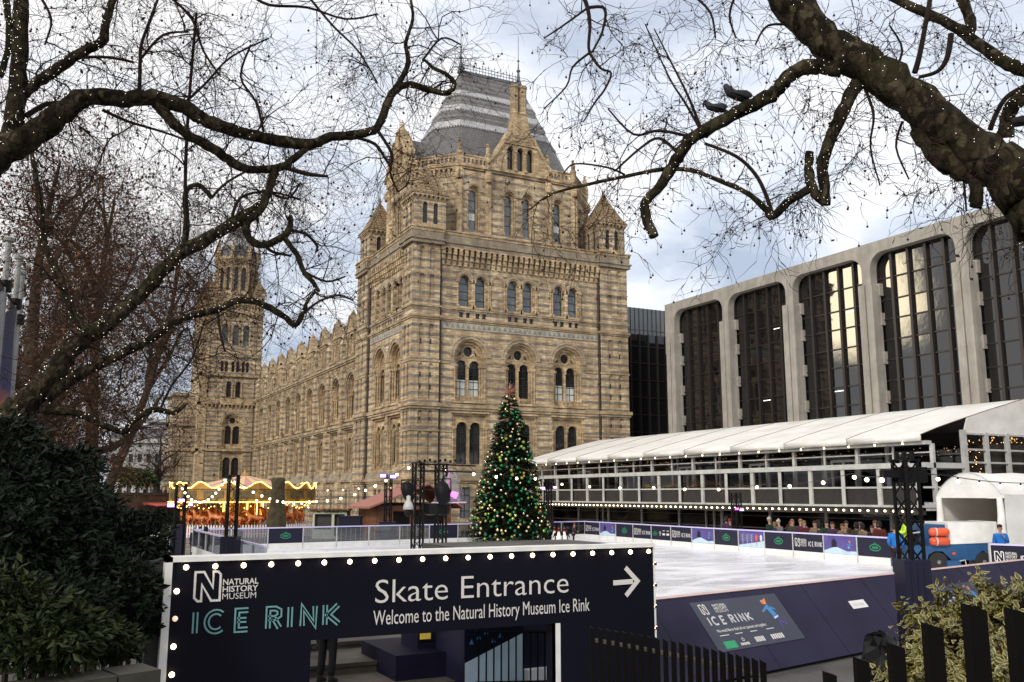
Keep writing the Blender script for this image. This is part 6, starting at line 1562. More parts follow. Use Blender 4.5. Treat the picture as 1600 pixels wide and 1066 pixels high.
shrub('dark hedge below the terrace wall on the left', [(190, 815, 45, 26, .6), (235, 812, 45, 24, .5), (160, 818, 40, 30, .6), (265, 815, 48, 16, .6)], 5000, .22, 'evergreen', 6)
def variegated_mat():
    m, nt, N, L, b = new_mat('yellow_edged_leaf'); g = NG(nt)
    at = N.new('ShaderNodeAttribute'); at.attribute_name = 'edge'
    i = N.new('ShaderNodeNewGeometry').outputs['Random Per Island']
    ed = g.mix(i, (.23, .18, .035), (.33, .27, .07)); md = g.mix(i, (.02, .032, .009), (.05, .06, .018))
    c = g.mix(g.ramp(at.outputs['Fac'], (.50, 0.), (.66, 1.)), md, ed); L.new(c, b.inputs['Base Color']); b.inputs['Roughness'].default_value = .42; return m
def variegated():
    rk = random.Random(9); c0 = W(1480, 1000, 5.2); P = thing('variegated_shrub', 'yellow edged variegated shrub behind the black railings at the bottom right', 'shrub', (c0.x, c0.y, -.4))
    m = MB(); att = []; S = MB(); CC = 0
    for (px, py, d, r, q, n) in ((1490, 1020, 5.6, 60, .8, 190), (1555, 1000, 5.8, 62, .9, 190), (1450, 1045, 5.2, 38, .8, 90), (1595, 975, 5.8, 50, 1.0, 110), (1512, 965, 5.9, 34, .8, 64), (1530, 918, 6.0, 13, 1.2, 7), (1392, 1066, 4.9, 24, .5, 12), (1456, 972, 5.6, 20, .8, 13), (1421, 956, 5.6, 9, .6, 4), (1580, 1060, 5.0, 60, .8, 90), (1500, 1085, 4.8, 60, .6, 80), (1570, 930, 6, 16, .8, 7), (1478, 930, 5.8, 10, 1., 4)):
        c = W(px, py, d); rr = r * d / FPX; S.tube([V((c.x, c.y, .3)), c], [.02, .008], 5)
        for k in range(n):
            v = V((rk.gauss(0, 1), rk.gauss(0, 1), rk.gauss(0, 1))).normalized() * rr * rk.uniform(.45, 1.1); v.z *= q; p = c + v; ax = (v.normalized() + UP * .5 + V((rk.gauss(0, .4), rk.gauss(0, .4), 0))).normalized()
            S.tube([c + v * .5, p], [.006, .003], 3, False)
            for j in range(7):
                a = R(360 / 7 * 2.4 * j); o = ax.orthogonal().normalized(); o = (Matrix.Rotation(a, 3, ax) @ o)
                dr = (o * 1.0 + ax * rk.uniform(.0, .7) - UP * .15).normalized(); s = rk.uniform(.030, .056); b = dr.cross(ax).normalized(); nn = dr.cross(b)
                q0 = p + ax * .012 * j; prof = ((0., .0), (.25, .30), (.55, .34), (.82, .18), (1., 0.))
                cen = [q0 + dr * s * t + nn * s * .18 * math.sin(t * 3) for t, w in prof]
                vs = []
                for (t, w), ce in zip(prof, cen): vs += [ce + b * s * w * .8, ce, ce - b * s * w * .8]
                m.add(vs, [f for i in range(4) for f in ((3 * i, 3 * i + 1, 3 * i + 4, 3 * i + 3), (3 * i + 1, 3 * i + 2, 3 * i + 5, 3 * i + 4))])
                att += [1., 0. if 0 < i < 4 else .8, 1.][0:3] if False else []
                for i in range(5): att += [1., .0 if i < 4 else 1., 1.]
    S.build('stem', M['twig'], P, recalc=False)
    o = m.build('foliage', variegated_mat(), P, recalc=False); A = o.data.attributes.new('edge', 'FLOAT', 'POINT'); A.data.foreach_set('value', att)
variegated()
#@@PART6
# ------------------------------------------------------------------ christmas tree and its baubles
def christmas_tree():
    rk = random.Random(4); b = W(796, 850, 56.5); b.z = 0; H = 9.2; Rb = 2.45
    P = thing('christmas_tree', 'tall conical christmas tree on the ice covered in green and gold baubles', 'tree', b)
    t = MB(); t.tube([b, b + UP * H * .97], [.16, .03], 8); t.build('trunk', M['farbark'], P)
    fo = MB(); br = MB(); rad = lambda z: Rb * (1 - z / H) ** .82 * (1 - .10 * (z < .5)) + .14
    for k in range(1700):
        z = H * (1 - rk.random() ** .55) * .985 + .15; a = rk.uniform(0, 6.283); r = rad(z) * rk.uniform(.90, 1.08); o = V((math.cos(a), math.sin(a), 0)); p0 = b + UP * (z + .12 * r) + o * r * .25; p1 = b + UP * (z - .10 * r) + o * r
        br.tube([p0, p1], [.014, .005], 3, False)
        for j in range(7):
            q = p0.lerp(p1, .25 + .75 * j / 6)
            for s in (-1, 1):
                d = (o * .8 + V((-o.y, o.x, 0)) * s * .7 + V((rk.gauss(0, .2), rk.gauss(0, .2), rk.gauss(-.05, .3)))).normalized(); L = rk.uniform(.16, .30); w = d.cross(UP + V((rk.gauss(0, .5), rk.gauss(0, .5), 0))).normalized() * .05
                fo.add([q - w, q + w, q + d * L], [(0, 1, 2)])
    br.build('branch', M['twig'], P, recalc=False); fo.build('needles', M['fir'], P, recalc=False)
    st = MB(); top = b + UP * (H - .05)
    for k in range(70):
        d = V((rk.gauss(0, 1), rk.gauss(0, 1), rk.gauss(.1, .8))).normalized(); L = rk.uniform(.2, .75); st.tube([top, top + d * L], .006, 3, False); st.ball(top + d * L, .017, 5, 3)
    s = st.build('star_burst', M['copper'], P, recalc=False)
    kinds = [('glossy dark green bauble hanging on the christmas tree', 'bau_green', .38), ('shiny pale gold bauble hanging on the christmas tree', 'bau_gold', .43), ('lime green bauble hanging on the christmas tree', 'bau_lime', .15), ('old gold matt bauble hanging on the christmas tree', 'bau_amber', .04)]
    me = {}
    for r_ in (0, 1):
        for lb, mt, w in kinds:
            m = MB(); m.ball((0, 0, 0), 1, 10, 7); x = bpy.data.meshes.new('bauble'); x.from_pydata(m.v, [], m.f); x.materials.append(M[mt]); x.polygons.foreach_set('use_smooth', [True] * len(x.polygons)); me[mt] = x
    n = 0; cells = []
    tocam = math.atan2(CAM.y - b.y, CAM.x - b.x)
    while n < 290:
        z = H * (1 - rk.random() ** .56) * .97 + .1; a = tocam + rk.gauss(0, 1.) * .95; r = rad(z) * 1.03
        if abs(a - tocam) > 2.0: continue
        p = b + UP * z + V((math.cos(a), math.sin(a), 0)) * r
        if any((p - q).length < .17 for q in cells): continue
        cells.append(p); u = rk.random(); i = 0
        while u > kinds[i][2] and i < 3: u -= kinds[i][2]; i += 1
        o = bpy.data.objects.new('bauble', me[kinds[i][1]]); col.objects.link(o); o.location = p; s = rk.uniform(.075, .11) if i != 1 else rk.uniform(.06, .09)
        o.scale = (s, s, s); tag(o, kinds[i][0], 'bauble', kinds[i][1].replace('bau_', '') .replace('green', 'dark green').replace('gold', 'pale gold') + ' baubles on the christmas tree'); n += 1
M['bau_green'] = pm('bauble_green', (.005, .13, .05), .12, .55, var=0); M['bau_gold'] = pm('bauble_pale_gold', (.80, .66, .36), .10, .75, var=0)
M['bau_lime'] = pm('bauble_lime', (.22, .32, .05), .15, .5, var=0); M['bau_amber'] = pm('bauble_old_gold', (.42, .21, .03), .35, .5, var=0)
M['copper'] = pm('copper_star', (.42, .18, .12), .3, .5, var=.2)
christmas_tree()

# ------------------------------------------------------------------ carousel
def skin_mesh(joints, edges, levels=1, root=0):
    me = bpy.data.meshes.new('skin'); me.from_pydata([j[0] for j in joints], edges, []); o = bpy.data.objects.new('skin', me); col.objects.link(o)
    mo = o.modifiers.new('s', 'SKIN'); mo.use_smooth_shade = True
    sk = me.skin_vertices[0].data
    for i, j in enumerate(joints): r = j[1]; sk[i].radius = r if hasattr(r, '__len__') else (r, r); sk[i].use_root = (i == root)
    if levels: su = o.modifiers.new('d', 'SUBSURF'); su.levels = levels; su.render_levels = levels
    bpy.context.view_layer.update()
    out = bpy.data.meshes.new_from_object(o.evaluated_get(bpy.context.evaluated_depsgraph_get())); bpy.data.objects.remove(o); bpy.data.meshes.remove(me)
    return out
def link_mesh(name, me, mats, parent):
    o = bpy.data.objects.new(name, me); col.objects.link(o); 
    if not me.materials:
        for m in (mats if isinstance(mats, list) else [mats]): me.materials.append(m)
    else:
        for i, m in enumerate(mats if isinstance(mats, list) else [mats]): o.material_slots[i].link = 'OBJECT'; o.material_slots[i].material = m
    if parent is not None: setpar(o, parent)
    return o
def horse_mesh():
    J = [((0, 0, 1.0), .22), ((.35, 0, 1.02), .21), ((-.38, 0, 1.04), .22), ((.55, 0, 1.28), .13), ((.68, 0, 1.52), .10), ((.86, 0, 1.50), .075), ((1.0, 0, 1.38), .055),
         ((.42, .13, .78), .08), ((.62, .13, .62), .05), ((.55, .13, .38), .045), ((.42, -.13, .78), .08), ((.5, -.13, .5), .05), ((.38, -.13, .3), .045),
         ((-.45, .13, .78), .10), ((-.38, .13, .55), .055), ((-.6, .13, .32), .045), ((-.45, -.13, .78), .10), ((-.3, -.13, .52), .055), ((-.5, -.13, .28), .045), ((-.6, 0, 1.05), .05), ((-.78, 0, .8), .06), ((.64, 0, 1.64), .03)]
    Ed = [(0, 1), (0, 2), (1, 3), (3, 4), (4, 5), (5, 6), (1, 7), (7, 8), (8, 9), (1, 10), (10, 11), (11, 12), (2, 13), (13, 14), (14, 15), (2, 16), (16, 17), (17, 18), (2, 19), (19, 20), (4, 21)]
    return skin_mesh(J, Ed, 1)
def carousel():
    c = W(380, 800, 83); c.z = -.5; Rr = 6.1; P = thing('carousel', 'golden galloper carousel with scalloped bulb-lit top and striped canopy, left of the pavilion', 'carousel', c)
    N = 16
    m = MB(); m.lathe([(Rr * .98, 0), (Rr * .98, .35), (Rr * .94, .45)], c, 32); m.build('platform', M['carred'], P)
    m = MB(); m.mi = 0; zt = 3.82
    for i in range(N * 2):
        a0, a1 = 2 * math.pi * i / (2 * N), 2 * math.pi * (i + 1) / (2 * N); m.mi = i % 2
        m.add([c + V((math.cos(a0) * Rr * .86, math.sin(a0) * Rr * .86, zt)), c + V((math.cos(a1) * Rr * .86, math.sin(a1) * Rr * .86, zt)), c + V((math.cos(a1) * .3, math.sin(a1) * .3, zt + 1.12)), c + V((math.cos(a0) * .3, math.sin(a0) * .3, zt + 1.12))], [(0, 1, 2, 3)])
    m.build('canopy', [M['stripe'], M['stripered']], P, recalc=False)
    m = MB(); m.lathe([(.35, zt + 1.08), (.4, zt + 1.18), (.15, zt + 1.35), (.05, zt + 1.6)], c, 10); m.build('finial', M['gold'], P)
    bd = MB(); bl = MB(); pan = MB()
    for i in range(N):
        a0, a1 = 2 * math.pi * i / N, 2 * math.pi * (i + 1) / N; p0 = c + V((math.cos(a0), math.sin(a0), 0)) * Rr; p1 = c + V((math.cos(a1), math.sin(a1), 0)) * Rr; d = (p1 - p0); L = d.length; d.normalize(); n = V((d.y, -d.x, 0)); n = n if n.dot(p0 - c) > 0 else -n
        fr = frame(p0, d, n); K = 12
        wave = [(L * k / K, 4.05 + .26 * math.cos(2 * math.pi * k / K)) for k in range(K + 1)]
        bd.plate(fr, [(0, 2.75), (L, 2.75)] + list(reversed(wave)), (), -.1, 0, True)
        pan.fbox(fr, L * .15, L * .85, 3.05, 3.62, 0, .05); pan.fbox(fr, 0.05, L - .05, 3.72, 3.78, 0, .06); pan.ring(fr, L * .5, 3.0, .2, .34, .0, .07, 0, 6.28, 10)
        for k in range(K): p = fr(wave[k][0], wave[k][1] + .03, .05); q = fr(wave[k + 1][0], wave[k + 1][1] + .03, .05); bl.tube([p, p.lerp(q, .72)], .035, 5)
        for k in range(9): p = fr(L * (k + .1) / 9, 2.72, .06); q = fr(L * (k + .8) / 9, 2.72, .06); bl.tube([p, q], .04, 5)
    r = bd.build('rounding_board', M['gold'], P); pan.build('painted_panel', M['carolive'], r); bl.build('bulb_row', M['carbulb'], r)
    m = MB(); m.lathe([(1.6, .4), (1.6, 3.2), (2.4, 3.9)], c, 16); d = m.build('centre_drum', M['gold'], P)
    m = MB()
    for i in range(12): a = 2 * math.pi * i / 12; q = c + V((math.cos(a), math.sin(a), 0)) * 1.66; m.tube([q + UP * 1.6, q + UP * 3.0], .05, 5)
    m.build('lit_column', M['carbulb'], d)
    m = MB(); m.lathe([(Rr * .97, 2.75), (Rr * .90, 2.70), (2.0, 3.6)], c, 24); m.build('ceiling', M['carred'], P)
    sw = MB()
    for i in range(12):
        a0, a1 = 2 * math.pi * i / 12, 2 * math.pi * (i + 1) / 12
        for k in range(7): t = k / 6; a = a0 + (a1 - a0) * t; p = c + V((math.cos(a), math.sin(a), 0)) * Rr * .90 + UP * (2.62 - .42 * 4 * t * (1 - t)); sw.ball(p, .045, 5, 4)
    sw.build('bulb_swag', M['carbulb'], P)
    hm = horse_mesh(); hm.materials.append(M['horse']); po = MB(); rk = random.Random(2)
    for i in range(20):
        for rr in (4.95, 3.6):
            a = 2 * math.pi * (i + .3 * (rr < 4)) / 20; z = rk.uniform(.35, .75); p = c + V((math.cos(a), math.sin(a), 0)) * rr
            o = bpy.data.objects.new('horse', hm); col.objects.link(o); o.location = p + UP * z; o.rotation_euler = (0, 0, a - R(90)); setpar(o, P); o.scale = (1.0, 1.2, 1.0)
            po.tube([p + UP * .4, p + UP * 2.75], .03, 5)
            sd = MB()
    po.build('brass_pole', M['gold'], P)
    # white picket fence round it
    F = thing('picket_fence', 'white picket fence round the carousel', 'fence', c); m = MB()
    for i in range(150):
        a = R(165 + 240 * i / 150) ; q = c + V((math.cos(a), math.sin(a), 0)) * (Rr + 1.7); d = V((-math.sin(a), math.cos(a), 0)); n = V((math.cos(a), math.sin(a), 0))
        m.plate(frame(q, d, n), [(-.055, 0), (.055, 0), (.055, .92), (0, 1.02), (-.055, .92)], (), 0, .03, True)
    m.build('picket', M['white'], F); m = MB()
    for z in (.3, .75): m.tube([c + V((math.cos(R(165 + 240 * i / 60)), math.sin(R(165 + 240 * i / 60)), 0)) * (Rr + 1.68) + UP * z for i in range(61)], .035, 4)
    m.build('fence_rail', M['white'], F)
M['carolive'] = pm('painted_scene', (.13, .09, .03), .5, var=.6, scale=3); M['horse'] = pm('painted_horse', (.50, .17, .05), .35, var=.45, scale=2.2)
carousel()
def fossil_trunk():
    c = W(432, 820, 62); c.z = -.5; rk = random.Random(3); P = thing('stone_trunk', 'thick weathered upright stone trunk with flat top in front of the carousel', 'trunk', c)
    m = MB(); n = 14; prof = [(.58, 0), (.60, .6), (.62, 1.2), (.60, 2.0), (.52, 2.6), (.43, 3.2), (.42, 3.9), (.44, 4.3), (.38, 4.42)]
    m.lathe(prof, c, n); m.v = [tuple(V(v) + V((rk.gauss(0, .025), rk.gauss(0, .025), rk.gauss(0, .02)))) for v in m.v]; m.build('trunk', M['mossbark'], P, smooth=True)
M['mossbark'] = pm('mossy_brown_stone', (.075, .060, .026), .9, var=.5, scale=3, bump=.6)
fossil_trunk()
def chalet():
    y0, y1 = -14.0, -9.0; a = E_(575, 800, y0).x; b = E_(722, 800, y0).x; P = thing('timber_chalet', 'red brown timber chalet with wide pinkish red roof below the pavilion', 'hut', ((a + b) / 2, -11.5, -.5))
    fr = FE(y0 + .5); m = MB(); x0, x1 = a + .9, b - .7
    m.plate(fr, rect(x0, x1, -.5, 2.0), [rect(x0 + 1.2, x0 + 2.6, .3, 1.6), rect(x0 + 3.0, x1 - .6, .3, 1.7)], -.2, 0); m.box(x0, x0 + .1, y0 + .6, y1, -.5, 2.2); m.box(x1 - .1, x1, y0 + .6, y1, -.5, 2.2); m.box(x0, x1, y1 - .2, y1, -.5, 2.2)
    w = m.build('wall', M['wood'], P); k = MB()
    for i in range(26): x = x0 + (x1 - x0) * i / 26; k.fbox(fr, x, x + .02, -.5, .3, 0, .008)
    k.build('board_joint', M['black'], w)
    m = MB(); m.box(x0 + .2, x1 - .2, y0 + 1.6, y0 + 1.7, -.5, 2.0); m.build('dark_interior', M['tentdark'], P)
    zr = E_(640, 765, y0).z; apx = E_(668, 760, y0).x; ze = E_(572, 795, y0).z
    r = MB()
    for (p, q) in (((a, ze), (apx, zr + .35)), ((b, ze - .05), (apx, zr + .35))):
        r.hexa([V((p[0], y0 - .3, p[1])), V((q[0], y0 - .3, q[1])), V((q[0], y1, q[1] + .0)), V((p[0], y1, p[1])), V((p[0], y0 - .3, p[1] + .14)), V((q[0], y0 - .3, q[1] + .14)), V((q[0], y1, q[1] + .14)), V((p[0], y1, p[1] + .14))])
    r.build('roof', M['redroof'], P)
    c = MB(); c.fbox(fr, x0 - .6, x1 + .3, .22, .3, 0, .5); c.build('counter', M['wood'], P)
    n = 0
    for (px, py) in ((505, 800), (528, 800)):
        pass
    p = W(515, 815, 72); p.z = -.5; P = thing('market_stall', 'small dark market stall with a garland along its flat roof', 'stall', p); f = frame(p, RIGHT, -FWD)
    m = MB(); m.plate(f, rect(-1.3, 1.3, 0, 2.1), [rect(-1.15, .15, .7, 1.85), rect(.35, 1.15, .2, 1.85)], -.1, 0, True); m.fbox(f, -1.3, 1.3, 0, 2.1, -1.6, -1.5); m.build('front', M['stallcream'], P)
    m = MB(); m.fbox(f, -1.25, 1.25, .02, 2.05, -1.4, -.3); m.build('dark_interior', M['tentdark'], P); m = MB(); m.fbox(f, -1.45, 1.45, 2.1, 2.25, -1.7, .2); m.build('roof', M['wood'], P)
    m = MB(); rk = random.Random(1)
    for i in range(160): leaf(m, f(-1.5 + 3 * rk.random(), 2.15 + .12 * rk.random() - .1, .2 + .05 * rk.random()), .16, rk)
    m.build('garland', M['evergreen2'], P, recalc=False)
    p = W(548, 818, 66); p.z = -.5; P = thing('refuse_box', 'dark grey box beside the small market stall', 'bin', p); m = MB(); m.obox((p.x, p.y, 0), RIGHT, FWD, .75, .5, -.5, 1.25); m.obox((p.x, p.y, 0), RIGHT, FWD, .8, .55, 1.25, 1.35); m.build('body', M['navy'], P)
    P = thing('crowd_rail', 'grey crowd railings behind the far end of the rink', 'railing', (-8, -26, -.5)); m = MB()
    for i in range(70): x = -21 + i * .3; m.tube([(x, -24.5, -.5), (x, -24.5, .95)], .018, 4)
    for z in (-.2, .95): m.tube([(-21, -24.5, z), (0, -24.5, z)], .025, 4)
    m.build('railing', M['alu'], P)
M['stallcream'] = pm('cream_stall_frame', (.42, .44, .33), .6)
chalet()
def backdrop():
    # terrace wall and the white building beyond
    a = W(60, 770, 82); b = W(285, 766, 96); d = (b - a); d.z = 0; P = thing('terrace_wall', 'long brown terrace wall below the walkway on the far left', 'wall', (a.x, a.y, -.5)); L = d.length; fr = frame((a.x, a.y, 0), d, V((d.y, -d.x, 0)) if V((d.y, -d.x, 0)).dot(CAM - a) > 0 else V((-d.y, d.x, 0)))
    m = MB(); m.fbox(fr, 0, L, -.5, 2.75, -.4, 0); m.build('wall', M['brown'], P); m = MB(); m.fbox(fr, 0, L, 2.75, 3.0, -.5, .1); m.build('coping', M['kerb'], P)
    m = MB(); m.fbox(fr, 0, L + 14, -.45, 1.9, -34, -.45); o = m.build('terrace', M['ground'], None); struct(o)
    m = MB(); m.fbox(fr, L * .55, L * 1.05, .2, 1.0, 2.5, 4.5); 
    P = thing('red_awning', 'dark red awning below the terrace wall beside the carousel', 'awning', fr(L * .8, -.5, 3)); m = MB(); m.hexa([fr(L * .66, 1.75, 2.0), fr(L * 1.02, 1.75, 2.0), fr(L * 1.02, 2.0, .3), fr(L * .66, 2.0, .3), fr(L * .66, 1.83, 2.0), fr(L * 1.02, 1.83, 2.0), fr(L * 1.02, 2.1, .3), fr(L * .66, 2.1, .3)]); m.build('canopy', M['carred'], P)
    m = MB()
    for k in range(5): q = L * (.67 + .085 * k); m.tube([fr(q, -.5, 1.9), fr(q, 1.75, 1.9)], .04, 5)
    m.build('post', M['black'], P)
    P = thing('white_terrace_building', 'distant white stucco terrace building with rows of dark windows', 'building', W(222, 760, 200))
    c = W(222, 760, 200); f = frame((c.x, c.y, 0), RIGHT, -FWD); z0 = 1; zt = W(222, 686, 200).z; m = MB(); hw = 7.4
    wins = [(-6.2 + 1.77 * i, 3.0 + 3.1 * j) for i in range(8) for j in range(4)]
    m.plate(f, rect(-hw, hw + 3, z0, zt), [rect(x - .45, x + .45, z, z + 1.7) for x, z in wins], -.5, 0); m.fbox(f, -hw, hw + 3, zt - .8, zt - .4, 0, .6); m.fbox(f, -hw, hw + 3, 5.6, 5.9, 0, .4); w = m.build('wall', M['farwhite'], P)
    for x, z in wins:
        g = MB(); g.fbox(f, x - .5, x + .5, z - .05, z + 1.75, -.6, -.45); g.build('window', M['glass'], P)
    m = MB(); m.fbox(f, -hw, hw + 3, zt, zt + 1.6, -6, -.6); m.fbox(f, -2.0, 4.6, zt + 1.6, W(222, 668, 206).z, -7, -2.); m.fbox(f, -.6, 4.0, W(222, 668, 206).z, W(222, 661, 206).z, -7, -3); m.build('roof', M['fargrey'], P)
    m = MB()
    for z in (zt + 2.2, zt + 3.6): m.fbox(f, -2.05, 4.65, z, z + .7, -2.0, -1.9)
    m.build('penthouse_band', M['farwhite'], P)
backdrop()
M['polegrey'] = pm('dull_grey_pole', (.20, .20, .19), .5, var=.15)
def flags():
    for k, (xt, yt, xb, d, mt, lb) in enumerate(((14, 376, -14, 22, 'banner1', 'leftmost grey banner on a flagpole at the left edge'), (30, 404, 6, 23.5, 'banner2', 'middle blue banner with coloured print on a flagpole at the left edge'), (35, 428, 22, 25.5, 'banner3', 'rightmost mauve grey banner on a flagpole at the left edge'))):
        t = W(xt, yt, d); P = thing('banner_pole', lb, 'flag', (t.x, t.y, -.5), 'banner poles at the left edge'); m = MB(); m.tube([(t.x, t.y, -.5), (t.x, t.y, t.z)], [.085, .06], 10); m.lathe([(.1, -.02), (.11, .05), (.02, .1)], t, 10); m.build('pole', M['polegrey'], P)
        z1 = W(xt, yt + 72, d).z; z0 = W(xt, 690, d).z; bn = MB(); vs = []; n = 9; wd = 1.0
        dr = (RIGHT * .35 - FWD * .94).normalized() if k < 2 else (-RIGHT * .5 - FWD * .8).normalized()
        for i in range(n + 1):
            z = z1 + (z0 - z1) * i / n
            for j in range(5): u = j / 4; p = V((t.x, t.y, z - .35 * u * (i == 0) - .12 * u)) + dr * (.08 + wd * u) + RIGHT * .10 * math.sin(u * 5 + i * .25); vs.append(p)
        bn.add(vs, [(i * 5 + j, i * 5 + j + 1, i * 5 + j + 6, i * 5 + j + 5) for i in range(n) for j in range(4)]); bn.build('banner', M[mt], P, smooth=True, recalc=False)
        c = MB(); c.tube([V((t.x, t.y, z1 + .12)), V((t.x, t.y, z1 - .12))], .14, 8); c.tube([V((t.x, t.y, z1)), V((t.x, t.y, z1)) + dr * (wd + .1)], .03, 6); c.build('bracket', M['black'], P)
def banner_mat(name, cols, sc_=1.):
    m, nt, N, L, b = new_mat(name); g = NG(nt); x, y, z = g.sep(g.pos()); f = g.math('MULTIPLY', g.math('SUBTRACT', z, 3.), .22); f = g.math('ADD', f, g.math('MULTIPLY', g.noise(g.pos(), 1.3, 3), .25)); c = g.ramp(f, *cols); L.new(c, b.inputs['Base Color']); b.inputs['Roughness'].default_value = .6; return m
M['banner1'] = banner_mat('grey_print', ((.1, (.16, .10, .09)), (.5, (.11, .10, .14)), (.9, (.26, .26, .27))))
M['banner2'] = banner_mat('blue_print', ((.10, (.03, .03, .06)), (.30, (.32, .20, .08)), (.42, (.07, .24, .36)), (.52, (.32, .09, .05)), (.62, (.02, .025, .09)), (.9, (.02, .02, .05))))
M['banner3'] = banner_mat('mauve_print', ((.1, (.13, .11, .13)), (.6, (.16, .13, .18)), (.9, (.2, .19, .2))))
flags()
def front_bits():
    a = W(-60, 1074, 7.7); b = W(250, 1058, 8.15); d = (b - a); d.z = 0; L = d.length; n = V((d.y, -d.x, 0)).normalized(); n = n if n.dot(CAM - a) > 0 else -n
    fr = frame((a.x, a.y, 0), d, n); z = (a.z + b.z) / 2; P = thing('garden_wall', 'low mossy stone kerb wall at the bottom left corner', 'wall', (a.x, a.y, -.5)); rk = random.Random(4)
    m = MB(); m.fbox(fr, -1, L, -.5, z - .1, -.28, -.03); m.build('wall', M['kerb'], P); m = MB()
    for i in range(7): q0 = -1 + (L + 1) * i / 7; m.fbox(fr, q0 + .008, q0 + (L + 1) / 7 - .008, z - .1, z + rk.uniform(-.006, .006), -.36, .03)
    m.build('coping', M['kerb'], P)
    # far run of black palings and rail, then the near tall ones
    P = thing('iron_fence', 'run of black iron palings in front of the navy skirt', 'fence', W(1060, 1060, 7)); m = MB(); q = []
    n = 22
    for i in range(n):
        t = i / (n - 1); px = 925 + (1192 - 925) * t; py = 981 + 40 * t + 13 * t * t; dd = 6.6 - .9 * t; p = W(px, py, dd); q.append(p)
        w = .0135; fr = frame((p.x, p.y, 0), RIGHT, -FWD); m.fbox(fr, -w, w, -.5, p.z - .02, -.02, .02); m.hexa([fr(-w, p.z - .02, -.02), fr(w, p.z - .02, -.02), fr(w, p.z - .02, .02), fr(-w, p.z - .02, .02), fr(-w, p.z + .01, -.02), fr(w, p.z - .005, -.02), fr(w, p.z - .005, .02), fr(-w, p.z + .01, .02)])
    m.build('paling', M['fenceblack'], P); r = MB(); r.tube([p - UP * .085 + FWD * .025 for p in q], .016, 5); r.tube([p - UP * .8 + FWD * .025 for p in q], .016, 5); r.build('fence_rail', M['kerb'], P)
    P = thing('near_fence', 'tall black palings rising at the bottom right in front of the variegated shrub', 'fence', W(1450, 1060, 2.6)); m = MB(); q = []
    for (px, py, w) in ((1296, 1052, 17), (1345, 1030, 19), (1399, 1008, 21), (1456, 977, 24), (1521, 948, 27), (1592, 955, 30), (1665, 930, 33)):
        dd = .044 * FPX / w; p = W(px, py, dd); q.append(p); h = .020; fr = frame((p.x, p.y, 0), RIGHT, -FWD)
        m.fbox(fr, -h, h, .6, p.z - .012, -.018, .018); m.hexa([fr(-h, p.z - .012, -.018), fr(h, p.z - .012, -.018), fr(h, p.z - .012, .018), fr(-h, p.z - .012, .018), fr(-h, p.z + .006, -.018), fr(h, p.z - .006, -.018), fr(h, p.z - .006, .018), fr(-h, p.z + .006, .018)])
    m.build('paling', M['fenceblack'], P); r = MB(); r.tube([p - UP * .55 + FWD * .03 for p in q], .018, 5); r.build('fence_rail', M['fenceblack'], P)
    c = G(1375, 1030, -.3); P = thing('dark_bag', 'black covered bundle on the ground at the foot of the navy skirt', 'bundle', W(1378, 1010, 13)); m = MB(); p = W(1378, 1015, 13); m.v = []; m.lathe([(.27, -.35), (.30, -.2), (.27, -.05), (.21, .06), (.15, .15), (.06, .2), (.01, .21)], p, 14); m.v = [tuple(V(v) + V((rnd.gauss(0, .03), rnd.gauss(0, .03), rnd.gauss(0, .025)))) for v in m.v]; m.build('cover', M['black'], P)
front_bits()

